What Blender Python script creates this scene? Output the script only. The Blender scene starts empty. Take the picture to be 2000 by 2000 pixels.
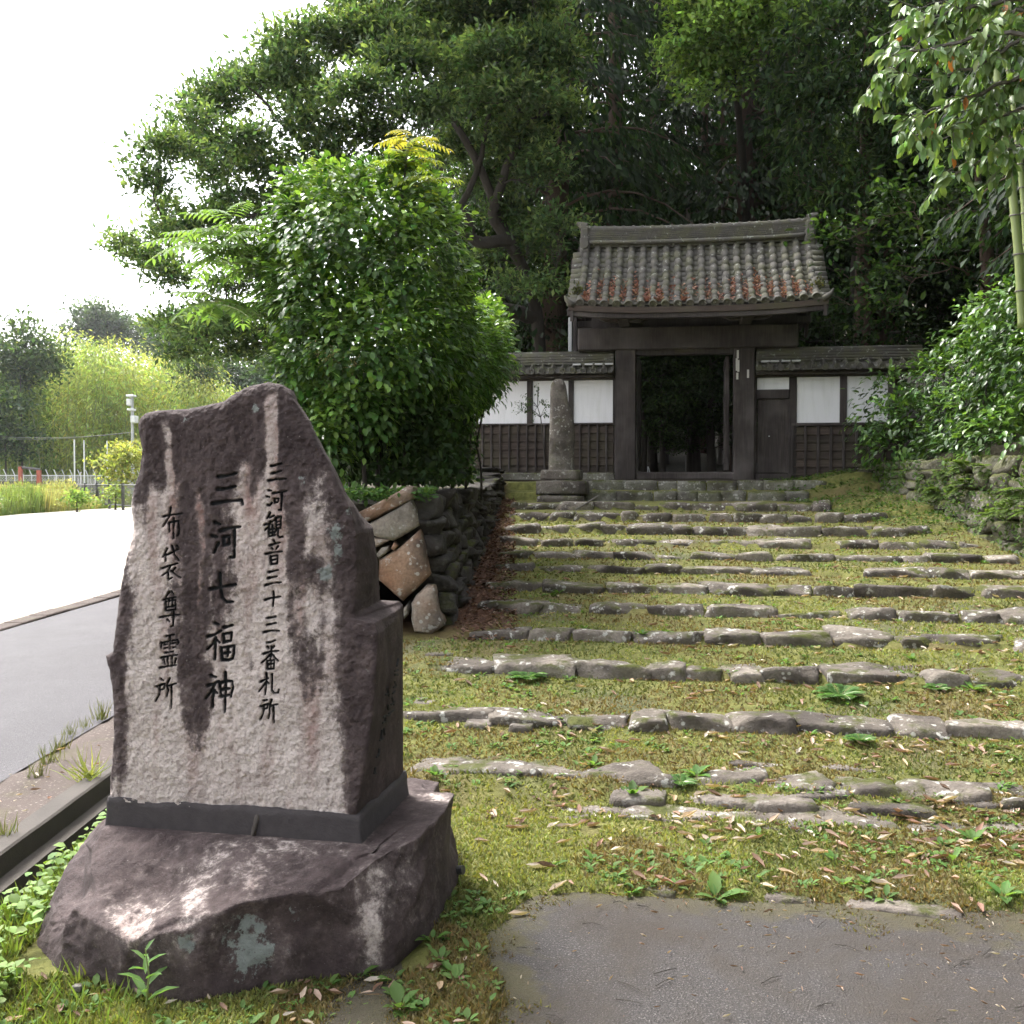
import bpy, math, random
import numpy as np
from mathutils import Matrix, Vector

# ------------------------------------------------------------------ camera, world, light
scene = bpy.context.scene
COL = scene.collection
F_PX, CAM_Z = 2050.0, 1.55
PITCH = math.atan(60 / F_PX)
cam_d = bpy.data.cameras.new('camera')
cam_d.sensor_width = 36.0
cam_d.lens = 36.0 * F_PX / 2000.0
cam_d.clip_start = 0.05
cam_d.clip_end = 2000
cam = bpy.data.objects.new('camera', cam_d)
COL.objects.link(cam)
cam.location = (0, 0, CAM_Z)
cam.rotation_euler = (math.pi / 2 - PITCH, 0, 0)
scene.camera = cam

SUN_EL, SUN_AZ = math.radians(56), math.radians(-45)      # azimuth from +Y, negative = towards -X (left)
world = bpy.data.worlds.new('World')
scene.world = world
world.use_nodes = True
wn = world.node_tree
wn.nodes.clear()
w_out = wn.nodes.new('ShaderNodeOutputWorld')
w_bg = wn.nodes.new('ShaderNodeBackground')
w_sky = wn.nodes.new('ShaderNodeTexSky')
w_sky.sky_type = 'NISHITA'
w_sky.sun_disc = False
w_sky.sun_elevation = SUN_EL
w_sky.sun_rotation = SUN_AZ
w_sky.air_density = 1.0
w_sky.dust_density = 4.0
w_sky.ozone_density = 1.0
w_hs = wn.nodes.new('ShaderNodeHueSaturation')
w_hs.inputs['Saturation'].default_value = 0.22            # overcast: thin white cloud
wn.links.new(w_sky.outputs[0], w_hs.inputs['Color'])
wn.links.new(w_hs.outputs[0], w_bg.inputs['Color'])
w_bg.inputs['Strength'].default_value = 0.15
wn.links.new(w_bg.outputs[0], w_out.inputs['Surface'])

sun_d = bpy.data.lights.new('sun', 'SUN')
sun_d.energy = 1.5
sun_d.angle = math.radians(12)
sun_d.color = (1.0, 0.96, 0.9)
sun = bpy.data.objects.new('sun', sun_d)
COL.objects.link(sun)
sdir = Vector((math.sin(SUN_AZ) * math.cos(SUN_EL), math.cos(SUN_AZ) * math.cos(SUN_EL), math.sin(SUN_EL)))
sun.rotation_euler = (-sdir).to_track_quat('-Z', 'Y').to_euler()
sun.location = (-20, 20, 40)

vs = scene.view_settings
vs.view_transform = 'Standard'
vs.look = 'None'
vs.gamma = 1.0
vs.use_curve_mapping = False
vs.exposure = 2.05
scene.cycles.max_bounces = 4
scene.cycles.diffuse_bounces = 2
scene.cycles.glossy_bounces = 2
scene.cycles.transmission_bounces = 2
scene.cycles.caustics_reflective = False
scene.cycles.caustics_refractive = False
scene.cycles.use_denoising = True
scene.cycles.adaptive_threshold = 0.03

# ------------------------------------------------------------------ helpers
rng = np.random.default_rng(7)
random.seed(7)
ORIGIN = {}

def at(px, py, Y):
    """photo pixel (2000 wide) at depth Y -> world point"""
    x = (px - 1000) / F_PX
    yu = -(py - 1000) / F_PX
    d = np.array([x, math.cos(PITCH) + yu * math.sin(PITCH), -math.sin(PITCH) + yu * math.cos(PITCH)])
    return d * (Y / d[1]) + np.array([0, 0, CAM_Z])

def ray(px, py):
    x = (px - 1000) / F_PX
    yu = -(py - 1000) / F_PX
    return np.array([x, math.cos(PITCH) + yu * math.sin(PITCH), -math.sin(PITCH) + yu * math.cos(PITCH)])

def norm(a):
    return a / np.maximum(np.linalg.norm(a, axis=-1, keepdims=True), 1e-9)

def sstep(x, a, b):
    t = np.clip((x - a) / (b - a), 0, 1)
    return t * t * (3 - 2 * t)

def _hash(ix, iy, iz, seed):
    h = (ix.astype(np.int64) * 374761393 + iy.astype(np.int64) * 668265263 + iz.astype(np.int64) * 2147483647 + seed * 1274126177) & 0xffffffff
    h = ((h ^ (h >> 13)) * 1274126177) & 0xffffffff
    h = ((h ^ (h >> 16)) * 2246822519) & 0xffffffff
    h = h ^ (h >> 15)
    return (h & 0xffffff) / float(0xffffff)

def vnoise(P, seed=0):
    P = np.asarray(P, float)
    i = np.floor(P).astype(np.int64)
    f = P - i
    f = f * f * (3 - 2 * f)
    out = 0
    for dx in (0, 1):
        for dy in (0, 1):
            for dz in (0, 1):
                w = (f[..., 0] if dx else 1 - f[..., 0]) * (f[..., 1] if dy else 1 - f[..., 1]) * (f[..., 2] if dz else 1 - f[..., 2])
                out = out + w * _hash(i[..., 0] + dx, i[..., 1] + dy, i[..., 2] + dz, seed)
    return out

def fbm(P, freq, octv=4, seed=0):
    """-1..1"""
    P = np.asarray(P, float) * freq
    a, s, t = 1.0, 0.0, 0.0
    for o in range(octv):
        s = s + a * (vnoise(P + 17.3 * o, seed + o) * 2 - 1)
        t += a
        a *= 0.5
        P = P * 2.03
    return s / t

def mk_mesh(name, V, F, smooth=False, col=None, attrs=None, mat=None):
    V = np.asarray(V, dtype=np.float32).reshape(-1, 3)
    if isinstance(F, np.ndarray):
        groups = [F]
    elif len(F) and isinstance(F[0], np.ndarray):
        groups = F
    else:
        groups = None
    me = bpy.data.meshes.new(name)
    if groups is None:
        me.from_pydata(V.tolist(), [], [list(map(int, f)) for f in F])
    else:
        groups = [g for g in groups if len(g)]
        nl = sum(g.size for g in groups)
        npoly = sum(len(g) for g in groups)
        me.vertices.add(len(V))
        me.vertices.foreach_set('co', V.ravel())
        me.loops.add(nl)
        me.loops.foreach_set('vertex_index', np.concatenate([g.ravel() for g in groups]).astype(np.int32))
        me.polygons.add(npoly)
        ls, c = [], 0
        for g in groups:
            ls.append(c + np.arange(len(g)) * g.shape[1])
            c += g.size
        me.polygons.foreach_set('loop_start', np.concatenate(ls).astype(np.int32))
    me.update(calc_edges=True)
    if smooth:
        me.polygons.foreach_set('use_smooth', np.ones(len(me.polygons), dtype=bool))
    if col is not None:
        a = me.color_attributes.new('Col', 'FLOAT_COLOR', 'POINT')
        c4 = np.ones((len(V), 4), dtype=np.float32)
        c4[:, :3] = col
        a.data.foreach_set('color', c4.ravel())
    for k, v in (attrs or {}).items():
        a = me.attributes.new(k, 'FLOAT', 'POINT')
        a.data.foreach_set('value', np.asarray(v, dtype=np.float32).ravel())
    if mat is not None:
        me.materials.append(mat)
    return me

def tag(o, label=None, cat=None, group=None, kind=None):
    if label: o['label'] = label
    if cat: o['category'] = cat
    if group: o['group'] = group
    if kind: o['kind'] = kind
    return o

def empty(name, loc, label, cat, group=None):
    o = bpy.data.objects.new(name, None)
    COL.objects.link(o)
    o.location = tuple(float(c) for c in loc)
    o.empty_display_size = 0.2
    ORIGIN[o.name] = np.array(loc, float)
    return tag(o, label, cat, group)

def put(name, me, parent=None, loc=None, rot=None, scale=None):
    """link a mesh object; loc is in world space"""
    o = bpy.data.objects.new(name, me)
    COL.objects.link(o)
    org = ORIGIN[parent.name] if parent is not None else np.zeros(3)
    if parent is not None:
        o.parent = parent
    if loc is None:
        loc = org
    o.location = tuple(float(c) for c in (np.asarray(loc, float) - org))
    if rot is not None:
        o.rotation_euler = rot
    if scale is not None:
        o.scale = scale
    ORIGIN[o.name] = np.asarray(loc, float)
    return o

def part(name, V, F, mat, parent=None, smooth=False, col=None, attrs=None):
    """V in world space; the object takes its parent's origin"""
    V = np.asarray(V, float).reshape(-1, 3)
    if parent is not None:
        V = V - ORIGIN[parent.name]
    return put(name, mk_mesh(name, V, F, smooth, col, attrs, mat), parent)

def solo(name, V, F, mat, label, cat, group=None, kind=None, smooth=False, col=None, base=None):
    """a top-level thing that is one mesh, origin at its base"""
    V = np.asarray(V, float).reshape(-1, 3)
    if base is None:
        base = np.array([V[:, 0].mean(), V[:, 1].mean(), V[:, 2].min()])
    o = put(name, mk_mesh(name, V - base, F, smooth, col, None, mat), None, loc=base)
    return tag(o, label, cat, group, kind)

def structure(name, V, F, mat, smooth=False, col=None, attrs=None, kind='structure', label=None, cat=None):
    o = part(name, V, F, mat, None, smooth, col, attrs)
    return tag(o, label, cat, None, kind)

class MB:
    """collect shapes into one mesh"""
    def __init__(self):
        self.V, self.F, self.n = [], [], 0
    def add(self, V, F):
        V = np.asarray(V, float).reshape(-1, 3)
        for f in F:
            self.F.append([int(i) + self.n for i in f])
        self.V.append(V)
        self.n += len(V)
        return self
    def box(self, a, b, M=None, bev=0.0):
        a, b = np.minimum(a, b), np.maximum(a, b)
        if bev > 0:
            c, h = (a + b) / 2, (b - a) / 2
            bev = min(bev, 0.45 * h.min())
            vs_, idx = [], {}
            for ax in range(3):
                for sx in (-1, 1):
                    for sy in (-1, 1):
                        for sz in (-1, 1):
                            s = np.array([sx, sy, sz], float)
                            hh = h - bev
                            hh[ax] = h[ax]
                            idx[(ax, sx, sy, sz)] = len(vs_)
                            vs_.append(c + s * hh)
            fs = []
            for ax in range(3):
                o1, o2 = [(1, 2), (2, 0), (0, 1)][ax]
                for sg in (-1, 1):
                    q = []
                    for s1, s2 in ((-1, -1), (1, -1), (1, 1), (-1, 1)):
                        k = [0, 0, 0]; k[ax] = sg; k[o1] = s1; k[o2] = s2
                        q.append(idx[(ax, *k)])
                    fs.append(q if sg > 0 else q[::-1])
            for ax in range(3):                     # edge bevels along ax
                o1, o2 = [(1, 2), (2, 0), (0, 1)][ax]
                for s1 in (-1, 1):
                    for s2 in (-1, 1):
                        def K(face, sa):
                            k = [0, 0, 0]; k[ax] = sa; k[o1] = s1; k[o2] = s2
                            return idx[(face, *k)]
                        q = [K(o1, -1), K(o1, 1), K(o2, 1), K(o2, -1)]
                        fs.append(q if s1 * s2 < 0 else q[::-1])
            for s in [(x, y, z) for x in (-1, 1) for y in (-1, 1) for z in (-1, 1)]:
                t = [idx[(0, *s)], idx[(1, *s)], idx[(2, *s)]]
                fs.append(t if s[0] * s[1] * s[2] > 0 else t[::-1])
            V = np.array(vs_)
            if M is not None: V = M(V)
            return self.add(V, fs)
        x0, y0, z0 = a; x1, y1, z1 = b
        V = np.array([(x0,y0,z0),(x1,y0,z0),(x1,y1,z0),(x0,y1,z0),(x0,y0,z1),(x1,y0,z1),(x1,y1,z1),(x0,y1,z1)], float)
        if M is not None: V = M(V)
        return self.add(V, [(0,3,2,1),(4,5,6,7),(0,1,5,4),(1,2,6,5),(2,3,7,6),(3,0,4,7)])
    def tube(self, path, rad, n=6, cap=True):
        path = np.asarray(path, float)
        m = len(path)
        rad = np.broadcast_to(np.asarray(rad, float), (m,))
        T = norm(np.gradient(path, axis=0))
        ref = np.array([0.0, 0.0, 1.0])
        if abs(T[:, 2]).mean() > 0.8: ref = np.array([1.0, 0.0, 0.0])
        A = norm(np.cross(T, ref)); B = np.cross(T, A)
        th = np.arange(n) * 2 * math.pi / n
        V = path[:, None] + rad[:, None, None] * (np.cos(th)[None, :, None] * A[:, None] + np.sin(th)[None, :, None] * B[:, None])
        F = []
        for i in range(m - 1):
            for j in range(n):
                k = (j + 1) % n
                F.append((i*n+j, i*n+k, (i+1)*n+k, (i+1)*n+j))
        if cap:
            F.append(tuple(range(n))[::-1]); F.append(tuple((m-1)*n + j for j in range(n)))
        return self.add(V.reshape(-1, 3), F)
    def arrays(self):
        return np.concatenate(self.V), self.F
    def part(self, name, mat, parent, smooth=False):
        V, F = self.arrays()
        return part(name, V, F, mat, parent, smooth)
    def solo(self, name, mat, label, cat, group=None, smooth=False, kind=None):
        V, F = self.arrays()
        return solo(name, V, F, mat, label, cat, group, kind, smooth)

# ------------------------------------------------------------------ materials
def new_mat(name):
    m = bpy.data.materials.new(name)
    m.use_nodes = True
    nt = m.node_tree
    b = nt.nodes['Principled BSDF']
    return m, nt, b

class NT:
    """terse node wiring"""
    def __init__(self, nt): self.nt = nt
    def n(self, t, **kw):
        x = self.nt.nodes.new(t)
        for k, v in kw.items():
            setattr(x, k, v)
        return x
    def link(self, a, b): self.nt.links.new(a, b)
    def pos(self):
        return self.n('ShaderNodeNewGeometry').outputs['Position']
    def mapping(self, src, scale=(1, 1, 1)):
        m = self.n('ShaderNodeMapping'); m.inputs['Scale'].default_value = scale
        self.link(src, m.inputs['Vector']); return m.outputs[0]
    def noise(self, src, scale, detail=4, rough=0.55, dist=0.0):
        x = self.n('ShaderNodeTexNoise')
        x.inputs['Scale'].default_value = scale; x.inputs['Detail'].default_value = detail
        x.inputs['Roughness'].default_value = rough; x.inputs['Distortion'].default_value = dist
        self.link(src, x.inputs['Vector']); return x.outputs['Fac']
    def vor(self, src, scale, feature='F1', out='Distance', rnd=1.0):
        x = self.n('ShaderNodeTexVoronoi', feature=feature)
        x.inputs['Scale'].default_value = scale; x.inputs['Randomness'].default_value = rnd
        self.link(src, x.inputs['Vector']); return x.outputs[out]
    def ramp(self, fac, stops, interp='LINEAR'):
        r = self.n('ShaderNodeValToRGB'); r.color_ramp.interpolation = interp
        e = r.color_ramp.elements
        while len(e) < len(stops): e.new(0.5)
        for k, (p, c) in enumerate(stops):
            e[k].position = p
            c = (c, c, c) if isinstance(c, (int, float)) else c
            e[k].color = (*c[:3], 1)
        self.link(fac, r.inputs[0]); return r.outputs[0]
    def mix(self, fac, a, b, mode='MIX'):
        m = self.n('ShaderNodeMix', data_type='RGBA', blend_type=mode)
        for s, v in ((m.inputs['Factor'], fac), (m.inputs[6], a), (m.inputs[7], b)):
            if isinstance(v, (int, float)): s.default_value = v
            elif isinstance(v, tuple): s.default_value = (*v[:3], 1)
            else: self.link(v, s)
        return m.outputs[2]
    def math(self, op, a, b=0.0, clamp=False):
        m = self.n('ShaderNodeMath', operation=op, use_clamp=clamp)
        for s, v in ((m.inputs[0], a), (m.inputs[1], b)):
            if isinstance(v, (int, float)): s.default_value = v
            else: self.link(v, s)
        return m.outputs[0]
    def attr(self, name, out='Fac'):
        a = self.n('ShaderNodeAttribute', attribute_name=name); return a.outputs[out]
    def rand(self):
        return self.n('ShaderNodeObjectInfo').outputs['Random']
    def bump(self, h, strength, dist, b, prev=None):
        x = self.n('ShaderNodeBump'); x.inputs['Strength'].default_value = strength; x.inputs['Distance'].default_value = dist
        self.link(h, x.inputs['Height'])
        if prev is not None: self.link(prev, x.inputs['Normal'])
        if b is not None: self.link(x.outputs[0], b.inputs['Normal'])
        return x.outputs[0]

def leaf_mat(name, rough=0.6, transl=0.48, spec=0.22):
    m, nt, b = new_mat(name); N = NT(nt)
    col = N.attr('Col', 'Color')
    N.link(col, b.inputs['Base Color'])
    b.inputs['Roughness'].default_value = rough
    b.inputs['Specular IOR Level'].default_value = spec
    tr = N.n('ShaderNodeBsdfTranslucent')
    tc = N.mix(1.0, col, (1.0, 1.0, 0.45), 'MULTIPLY')
    tc2 = N.mix(1.0, tc, (1.5, 1.5, 1.5), 'MULTIPLY')
    N.link(tc2, tr.inputs['Color'])
    mx = N.n('ShaderNodeMixShader'); mx.inputs[0].default_value = transl
    N.link(b.outputs[0], mx.inputs[1]); N.link(tr.outputs[0], mx.inputs[2])
    N.link(mx.outputs[0], nt.nodes['Material Output'].inputs['Surface'])
    return m

def simple_mat(name, c1, c2, scale=6, rough=0.7, bump=0.3, bscale=40, bdist=0.01, stretch=(1, 1, 1), rndamt=0.0, metal=0.0, spec=0.5):
    m, nt, b = new_mat(name); N = NT(nt)
    p = N.mapping(N.pos(), stretch)
    c = N.mix(N.noise(p, scale, 5), c1, c2)
    if rndamt:
        k = N.math('MULTIPLY_ADD', N.rand(), rndamt); nt.nodes[-1].inputs[2].default_value = 1 - rndamt / 2
        cb = N.n('ShaderNodeCombineColor')
        for i in range(3): N.link(k, cb.inputs[i])
        c = N.mix(1.0, c, cb.outputs[0], 'MULTIPLY')
    N.link(c, b.inputs['Base Color'])
    b.inputs['Roughness'].default_value = rough
    b.inputs['Metallic'].default_value = metal
    b.inputs['Specular IOR Level'].default_value = spec
    if bump: N.bump(N.noise(p, bscale, 6, 0.6), bump, bdist, b)
    return m

M = {}
M['leaf'] = leaf_mat('foliage')
M['gloss_leaf'] = leaf_mat('glossy_foliage', 0.36, 0.3, 0.45)
M['dry_leaf'] = leaf_mat('dry_leaves', 0.7, 0.15, 0.3)
M['grass'] = leaf_mat('moss_and_grass', 0.6, 0.3, 0.3)
M['bark'] = simple_mat('bark', (0.025, 0.02, 0.016), (0.055, 0.046, 0.037), 5, 0.9, 0.8, 14, 0.03, (4, 4, 0.7))
M['cedar_bark'] = simple_mat('cedar_bark', (0.05, 0.03, 0.022), (0.11, 0.07, 0.05), 6, 0.95, 0.9, 18, 0.03, (5, 5, 0.4))
M['grey_bark'] = simple_mat('grey_bark', (0.09, 0.08, 0.07), (0.17, 0.155, 0.14), 5, 0.9, 0.6, 14, 0.02, (3, 3, 1))
M['culm'] = simple_mat('bamboo_culm', (0.16, 0.20, 0.06), (0.22, 0.26, 0.10), 4, 0.35, 0.1, 20, 0.005)
M['soil'] = simple_mat('soil', (0.03, 0.024, 0.018), (0.06, 0.048, 0.032), 4, 0.95, 0.8, 25, 0.03)
M['hill_floor'] = simple_mat('forest_floor', (0.03, 0.028, 0.016), (0.07, 0.055, 0.03), 2, 0.95, 0.8, 12, 0.05)
M['concrete'] = simple_mat('concrete', (0.04, 0.033, 0.029), (0.09, 0.077, 0.066), 5, 0.9, 0.5, 90, 0.006)
M['white_metal'] = simple_mat('white_metal', (0.62, 0.63, 0.64), (0.72, 0.73, 0.74), 3, 0.45, 0, rndamt=0.05)
M['grey_metal'] = simple_mat('grey_metal', (0.35, 0.36, 0.37), (0.45, 0.46, 0.47), 3, 0.5, 0)
M['black_metal'] = simple_mat('black_metal', (0.03, 0.03, 0.03), (0.05, 0.05, 0.05), 3, 0.5, 0)
M['rust'] = simple_mat('rusty_paint', (0.28, 0.07, 0.04), (0.20, 0.05, 0.035), 3, 0.7, 0.2)
M['paper'] = simple_mat('paper', (0.45, 0.44, 0.41), (0.6, 0.59, 0.55), 60, 0.8, 0)
M['mortar_white'] = simple_mat('roof_plaster', (0.5, 0.5, 0.5), (0.62, 0.62, 0.62), 20, 0.9, 0.2)

def wood_mat():
    m, nt, b = new_mat('weathered_wood'); N = NT(nt)
    tc = N.n('ShaderNodeTexCoord').outputs['Object']
    p = N.mapping(tc, (14, 14, 0.9))
    g = N.noise(p, 3, 7, 0.6, 0.4)
    c = N.ramp(g, [(0.25, (0.014, 0.010, 0.009)), (0.55, (0.036, 0.027, 0.024)), (0.8, (0.07, 0.057, 0.051))])
    big = N.noise(tc, 1.6, 3)
    c = N.mix(N.ramp(big, [(0.45, 0.0), (0.75, 0.6)]), c, (0.13, 0.112, 0.107))
    k = N.math('MULTIPLY_ADD', N.rand(), 0.5); nt.nodes[-1].inputs[2].default_value = 0.75
    cb = N.n('ShaderNodeCombineColor')
    for i in range(3): N.link(k, cb.inputs[i])
    c = N.mix(1.0, c, cb.outputs[0], 'MULTIPLY')
    N.link(c, b.inputs['Base Color']); b.inputs['Roughness'].default_value = 0.8
    N.bump(g, 0.5, 0.01, b)
    return m
M['wood'] = wood_mat()

def board_mat():
    m, nt, b = new_mat('weathered_boards'); N = NT(nt)
    tc = N.n('ShaderNodeTexCoord').outputs['Object']
    p = N.mapping(tc, (1.0, 1.0, 16))
    g = N.noise(p, 3, 7, 0.6, 0.4)
    c = N.ramp(g, [(0.25, (0.022, 0.015, 0.012)), (0.55, (0.05, 0.035, 0.027)), (0.85, (0.11, 0.085, 0.07))])
    algae = N.ramp(N.noise(tc, 1.7, 3), [(0.45, 0.0), (0.7, 0.5)])
    c = N.mix(algae, c, (0.06, 0.06, 0.025))
    k = N.math('MULTIPLY_ADD', N.rand(), 0.6); nt.nodes[-1].inputs[2].default_value = 0.7
    cb = N.n('ShaderNodeCombineColor')
    for i in range(3): N.link(k, cb.inputs[i])
    c = N.mix(1.0, c, cb.outputs[0], 'MULTIPLY')
    N.link(c, b.inputs['Base Color']); b.inputs['Roughness'].default_value = 0.85
    N.bump(g, 0.4, 0.008, b)
    return m
M['board'] = board_mat()

def plaster_mat():
    m, nt, b = new_mat('white_plaster'); N = NT(nt)
    p = N.pos()
    c = N.mix(N.noise(p, 1.5, 5), (0.74, 0.73, 0.76), (0.82, 0.81, 0.83))
    st = N.ramp(N.noise(N.mapping(p, (6, 6, 0.8)), 2, 5), [(0.48, 0.0), (0.8, 0.4)])
    c = N.mix(st, c, (0.5, 0.5, 0.48))
    N.link(c, b.inputs['Base Color']); b.inputs['Roughness'].default_value = 0.9
    N.bump(N.noise(p, 60, 4), 0.1, 0.004, b)
    return m
M['plaster'] = plaster_mat()

def tile_mat():
    m, nt, b = new_mat('clay_roof_tile'); N = NT(nt)
    p = N.pos()
    c = N.mix(N.noise(p, 7, 5), (0.05, 0.046, 0.040), (0.118, 0.108, 0.094))
    k = N.math('MULTIPLY_ADD', N.rand(), 0.4); nt.nodes[-1].inputs[2].default_value = 0.8
    cb = N.n('ShaderNodeCombineColor')
    for i in range(3): N.link(k, cb.inputs[i])
    c = N.mix(1.0, c, cb.outputs[0], 'MULTIPLY')
    c = N.mix(N.ramp(N.noise(p, 4.0, 5), [(0.45, 0.0), (0.62, 0.75)]), c, (0.10, 0.098, 0.055))      # moss film
    li = N.ramp(N.noise(p, 13, 6, 0.65), [(0.60, 0.0), (0.655, 0.9)])
    c = N.mix(li, c, (0.30, 0.31, 0.27))                                                             # lichen
    N.link(c, b.inputs['Base Color']); b.inputs['Roughness'].default_value = 0.75
    N.bump(N.noise(p, 50, 5), 0.3, 0.006, b)
    return m
M['tile'] = tile_mat()

def stone_mat(name, c1, c2, lichen, moss, rnd=0.5, warm=0.0, freq=1.0):
    """field stone: mottled, with pale lichen and moss that sits on upward faces"""
    m, nt, b = new_mat(name); N = NT(nt)
    p = N.pos()
    n1 = N.noise(p, 3.0 * freq, 6, 0.6)
    c = N.mix(N.ramp(n1, [(0.3, 0.0), (0.7, 1.0)]), c1, c2)
    c = N.mix(N.ramp(N.noise(p, 45 * freq, 3), [(0.35, 0.35), (0.6, 0.0)]), c, tuple(x * 0.35 for x in c1))
    if warm:
        w = N.math('MULTIPLY', N.ramp(N.rand(), [(0.5, 0.0), (0.95, 1.0)]), N.ramp(N.noise(p, 5, 4), [(0.3, 0.1), (0.65, warm)]))
        c = N.mix(w, c, (0.27, 0.125, 0.06))
    k = N.math('MULTIPLY_ADD', N.rand(), rnd); nt.nodes[-1].inputs[2].default_value = 1 - rnd / 2
    cb = N.n('ShaderNodeCombineColor')
    for i in range(3): N.link(k, cb.inputs[i])
    c = N.mix(1.0, c, cb.outputs[0], 'MULTIPLY')
    # dark weather staining in blotches
    c = N.mix(N.ramp(N.noise(p, 2.2 * freq, 5, 0.6), [(0.44, 0.0), (0.62, 0.85)]), c, (0.055, 0.045, 0.04))
    li = N.math('MULTIPLY', N.ramp(N.noise(p, 13 * freq, 6, 0.65), [(0.585, 0.0), (0.63, 1.0)]), lichen)
    c = N.mix(li, c, (0.52, 0.51, 0.47))
    sp = N.math('MULTIPLY', N.ramp(N.vor(p, 16 * freq), [(0.2, 1.0), (0.27, 0.0)]), N.ramp(N.noise(p, 1.9, 3), [(0.52, 0.0), (0.58, lichen)]))
    c = N.mix(sp, c, (0.56, 0.55, 0.5))
    if moss:
        sx = N.n('ShaderNodeSeparateXYZ'); N.link(N.n('ShaderNodeNewGeometry').outputs['Normal'], sx.inputs[0])
        up = N.ramp(sx.outputs[2], [(0.1, 0.25), (0.75, 1.0)])
        mm = N.math('MULTIPLY', N.ramp(N.noise(p, 4.2, 6, 0.65), [(0.60 - moss * 0.25, 0.0), (0.68 - moss * 0.2, 1.0)]), up)
        mc = N.mix(N.noise(p, 30, 3), (0.035, 0.045, 0.010), (0.10, 0.105, 0.022))
        c = N.mix(mm, c, mc)
    N.link(c, b.inputs['Base Color']); b.inputs['Roughness'].default_value = 0.9
    b.inputs['Specular IOR Level'].default_value = 0.3
    n = N.bump(N.noise(p, 14 * freq, 7, 0.7), 1.0, 0.03, None)
    N.bump(N.noise(p, 70 * freq, 5, 0.7), 0.7, 0.01, b, n)
    return m
M['step_stone'] = stone_mat('step_stone', (0.125, 0.105, 0.088), (0.28, 0.245, 0.205), 0.8, 0.42)
M['flag_stone'] = stone_mat('flag_stone', (0.15, 0.127, 0.108), (0.25, 0.218, 0.188), 0.25, 0.3)
M['cut_stone'] = stone_mat('cut_stone', (0.15, 0.145, 0.12), (0.26, 0.25, 0.21), 0.6, 0.6)
M['ochre_stone'] = stone_mat('ochre_stone', (0.27, 0.13, 0.07), (0.36, 0.25, 0.17), 0.6, 0.0, 0.2)
M['wall_stone'] = stone_mat('wall_stone', (0.028, 0.025, 0.022), (0.07, 0.064, 0.056), 0.08, 0.3)  # dark stone, coloured darker still for the shade of the overhanging bush
M['face_stone'] = stone_mat('face_stone', (0.23, 0.19, 0.15), (0.37, 0.34, 0.29), 0.55, 0.0, 0.25, 0.9)
M['mossy_stone'] = stone_mat('mossy_wall_stone', (0.13, 0.12, 0.095), (0.27, 0.25, 0.21), 0.35, 1.0)
M['pillar_stone'] = stone_mat('pillar_stone', (0.11, 0.09, 0.075), (0.22, 0.20, 0.17), 0.35, 0.35, 0.1)

def monument_mat(name, base=True):
    m, nt, b = new_mat(name); N = NT(nt)
    p = N.pos()
    c = N.mix(N.noise(p, 5, 5), (0.52, 0.435, 0.40), (0.70, 0.625, 0.585))
    grain = N.noise(p, 95, 3, 0.7)
    c = N.mix(N.ramp(grain, [(0.36, 0.5), (0.50, 0.0)]), c, (0.24, 0.18, 0.165))
    c = N.mix(N.ramp(grain, [(0.58, 0.0), (0.72, 0.5)]), c, (0.72, 0.68, 0.64))
    red = N.math('MULTIPLY', N.attr('red'), N.ramp(N.noise(p, 30, 4), [(0.3, 0.3), (0.6, 1.0)]))
    c = N.mix(red, c, (0.21, 0.095, 0.075))
    st = N.math('ADD', N.attr('stain'), N.math('MULTIPLY', N.math('SUBTRACT', N.noise(p, 26, 6, 0.75), 0.5), 1.5))
    c = N.mix(N.ramp(st, [(0.18, 0.0), (0.48, 0.9)]), c, N.mix(N.noise(p, 40, 5, 0.7), (0.078, 0.057, 0.054), (0.20, 0.16, 0.15)))
    st = N.ramp(st, [(0.30, 0.0), (0.70, 0.96)])
    dark = N.mix(N.noise(p, 60, 4, 0.7), (0.016, 0.011, 0.012), (0.085, 0.058, 0.057))
    c = N.mix(st, c, dark)
    c = N.mix(N.ramp(N.noise(p, 9, 5, 0.7), [(0.45, 0.0), (0.72, 0.3)]), c, (0.26, 0.20, 0.19))
    fleck = N.math('MULTIPLY', N.ramp(N.noise(p, 130, 2, 0.5), [(0.70, 0.0), (0.76, 0.45)]), 1.0)
    c = N.mix(fleck, c, (0.42, 0.38, 0.37))
    li = N.math('ADD', N.attr('lichen'), N.math('MULTIPLY', N.math('SUBTRACT', N.noise(p, 22, 6, 0.7), 0.5), 1.6))
    li = N.ramp(li, [(0.52, 0.0), (0.62, 0.85)])
    c = N.mix(li, c, N.mix(N.noise(p, 50, 3), (0.16, 0.18, 0.165), (0.36, 0.40, 0.38)))
    c = N.mix(N.attr('ink'), c, (0.010, 0.011, 0.012))
    N.link(c, b.inputs['Base Color']); b.inputs['Roughness'].default_value = 0.85
    b.inputs['Specular IOR Level'].default_value = 0.35
    n = N.bump(N.noise(p, 28, 6, 0.7), 0.8, 0.02, None)
    N.bump(N.noise(p, 120, 4, 0.75), 0.8, 0.008, b, n)
    return m
M['granite'] = monument_mat('stained_granite')
M['band'] = simple_mat('dark_mortar', (0.028, 0.024, 0.025), (0.065, 0.055, 0.056), 30, 0.9, 0.6, 120, 0.006)

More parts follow.
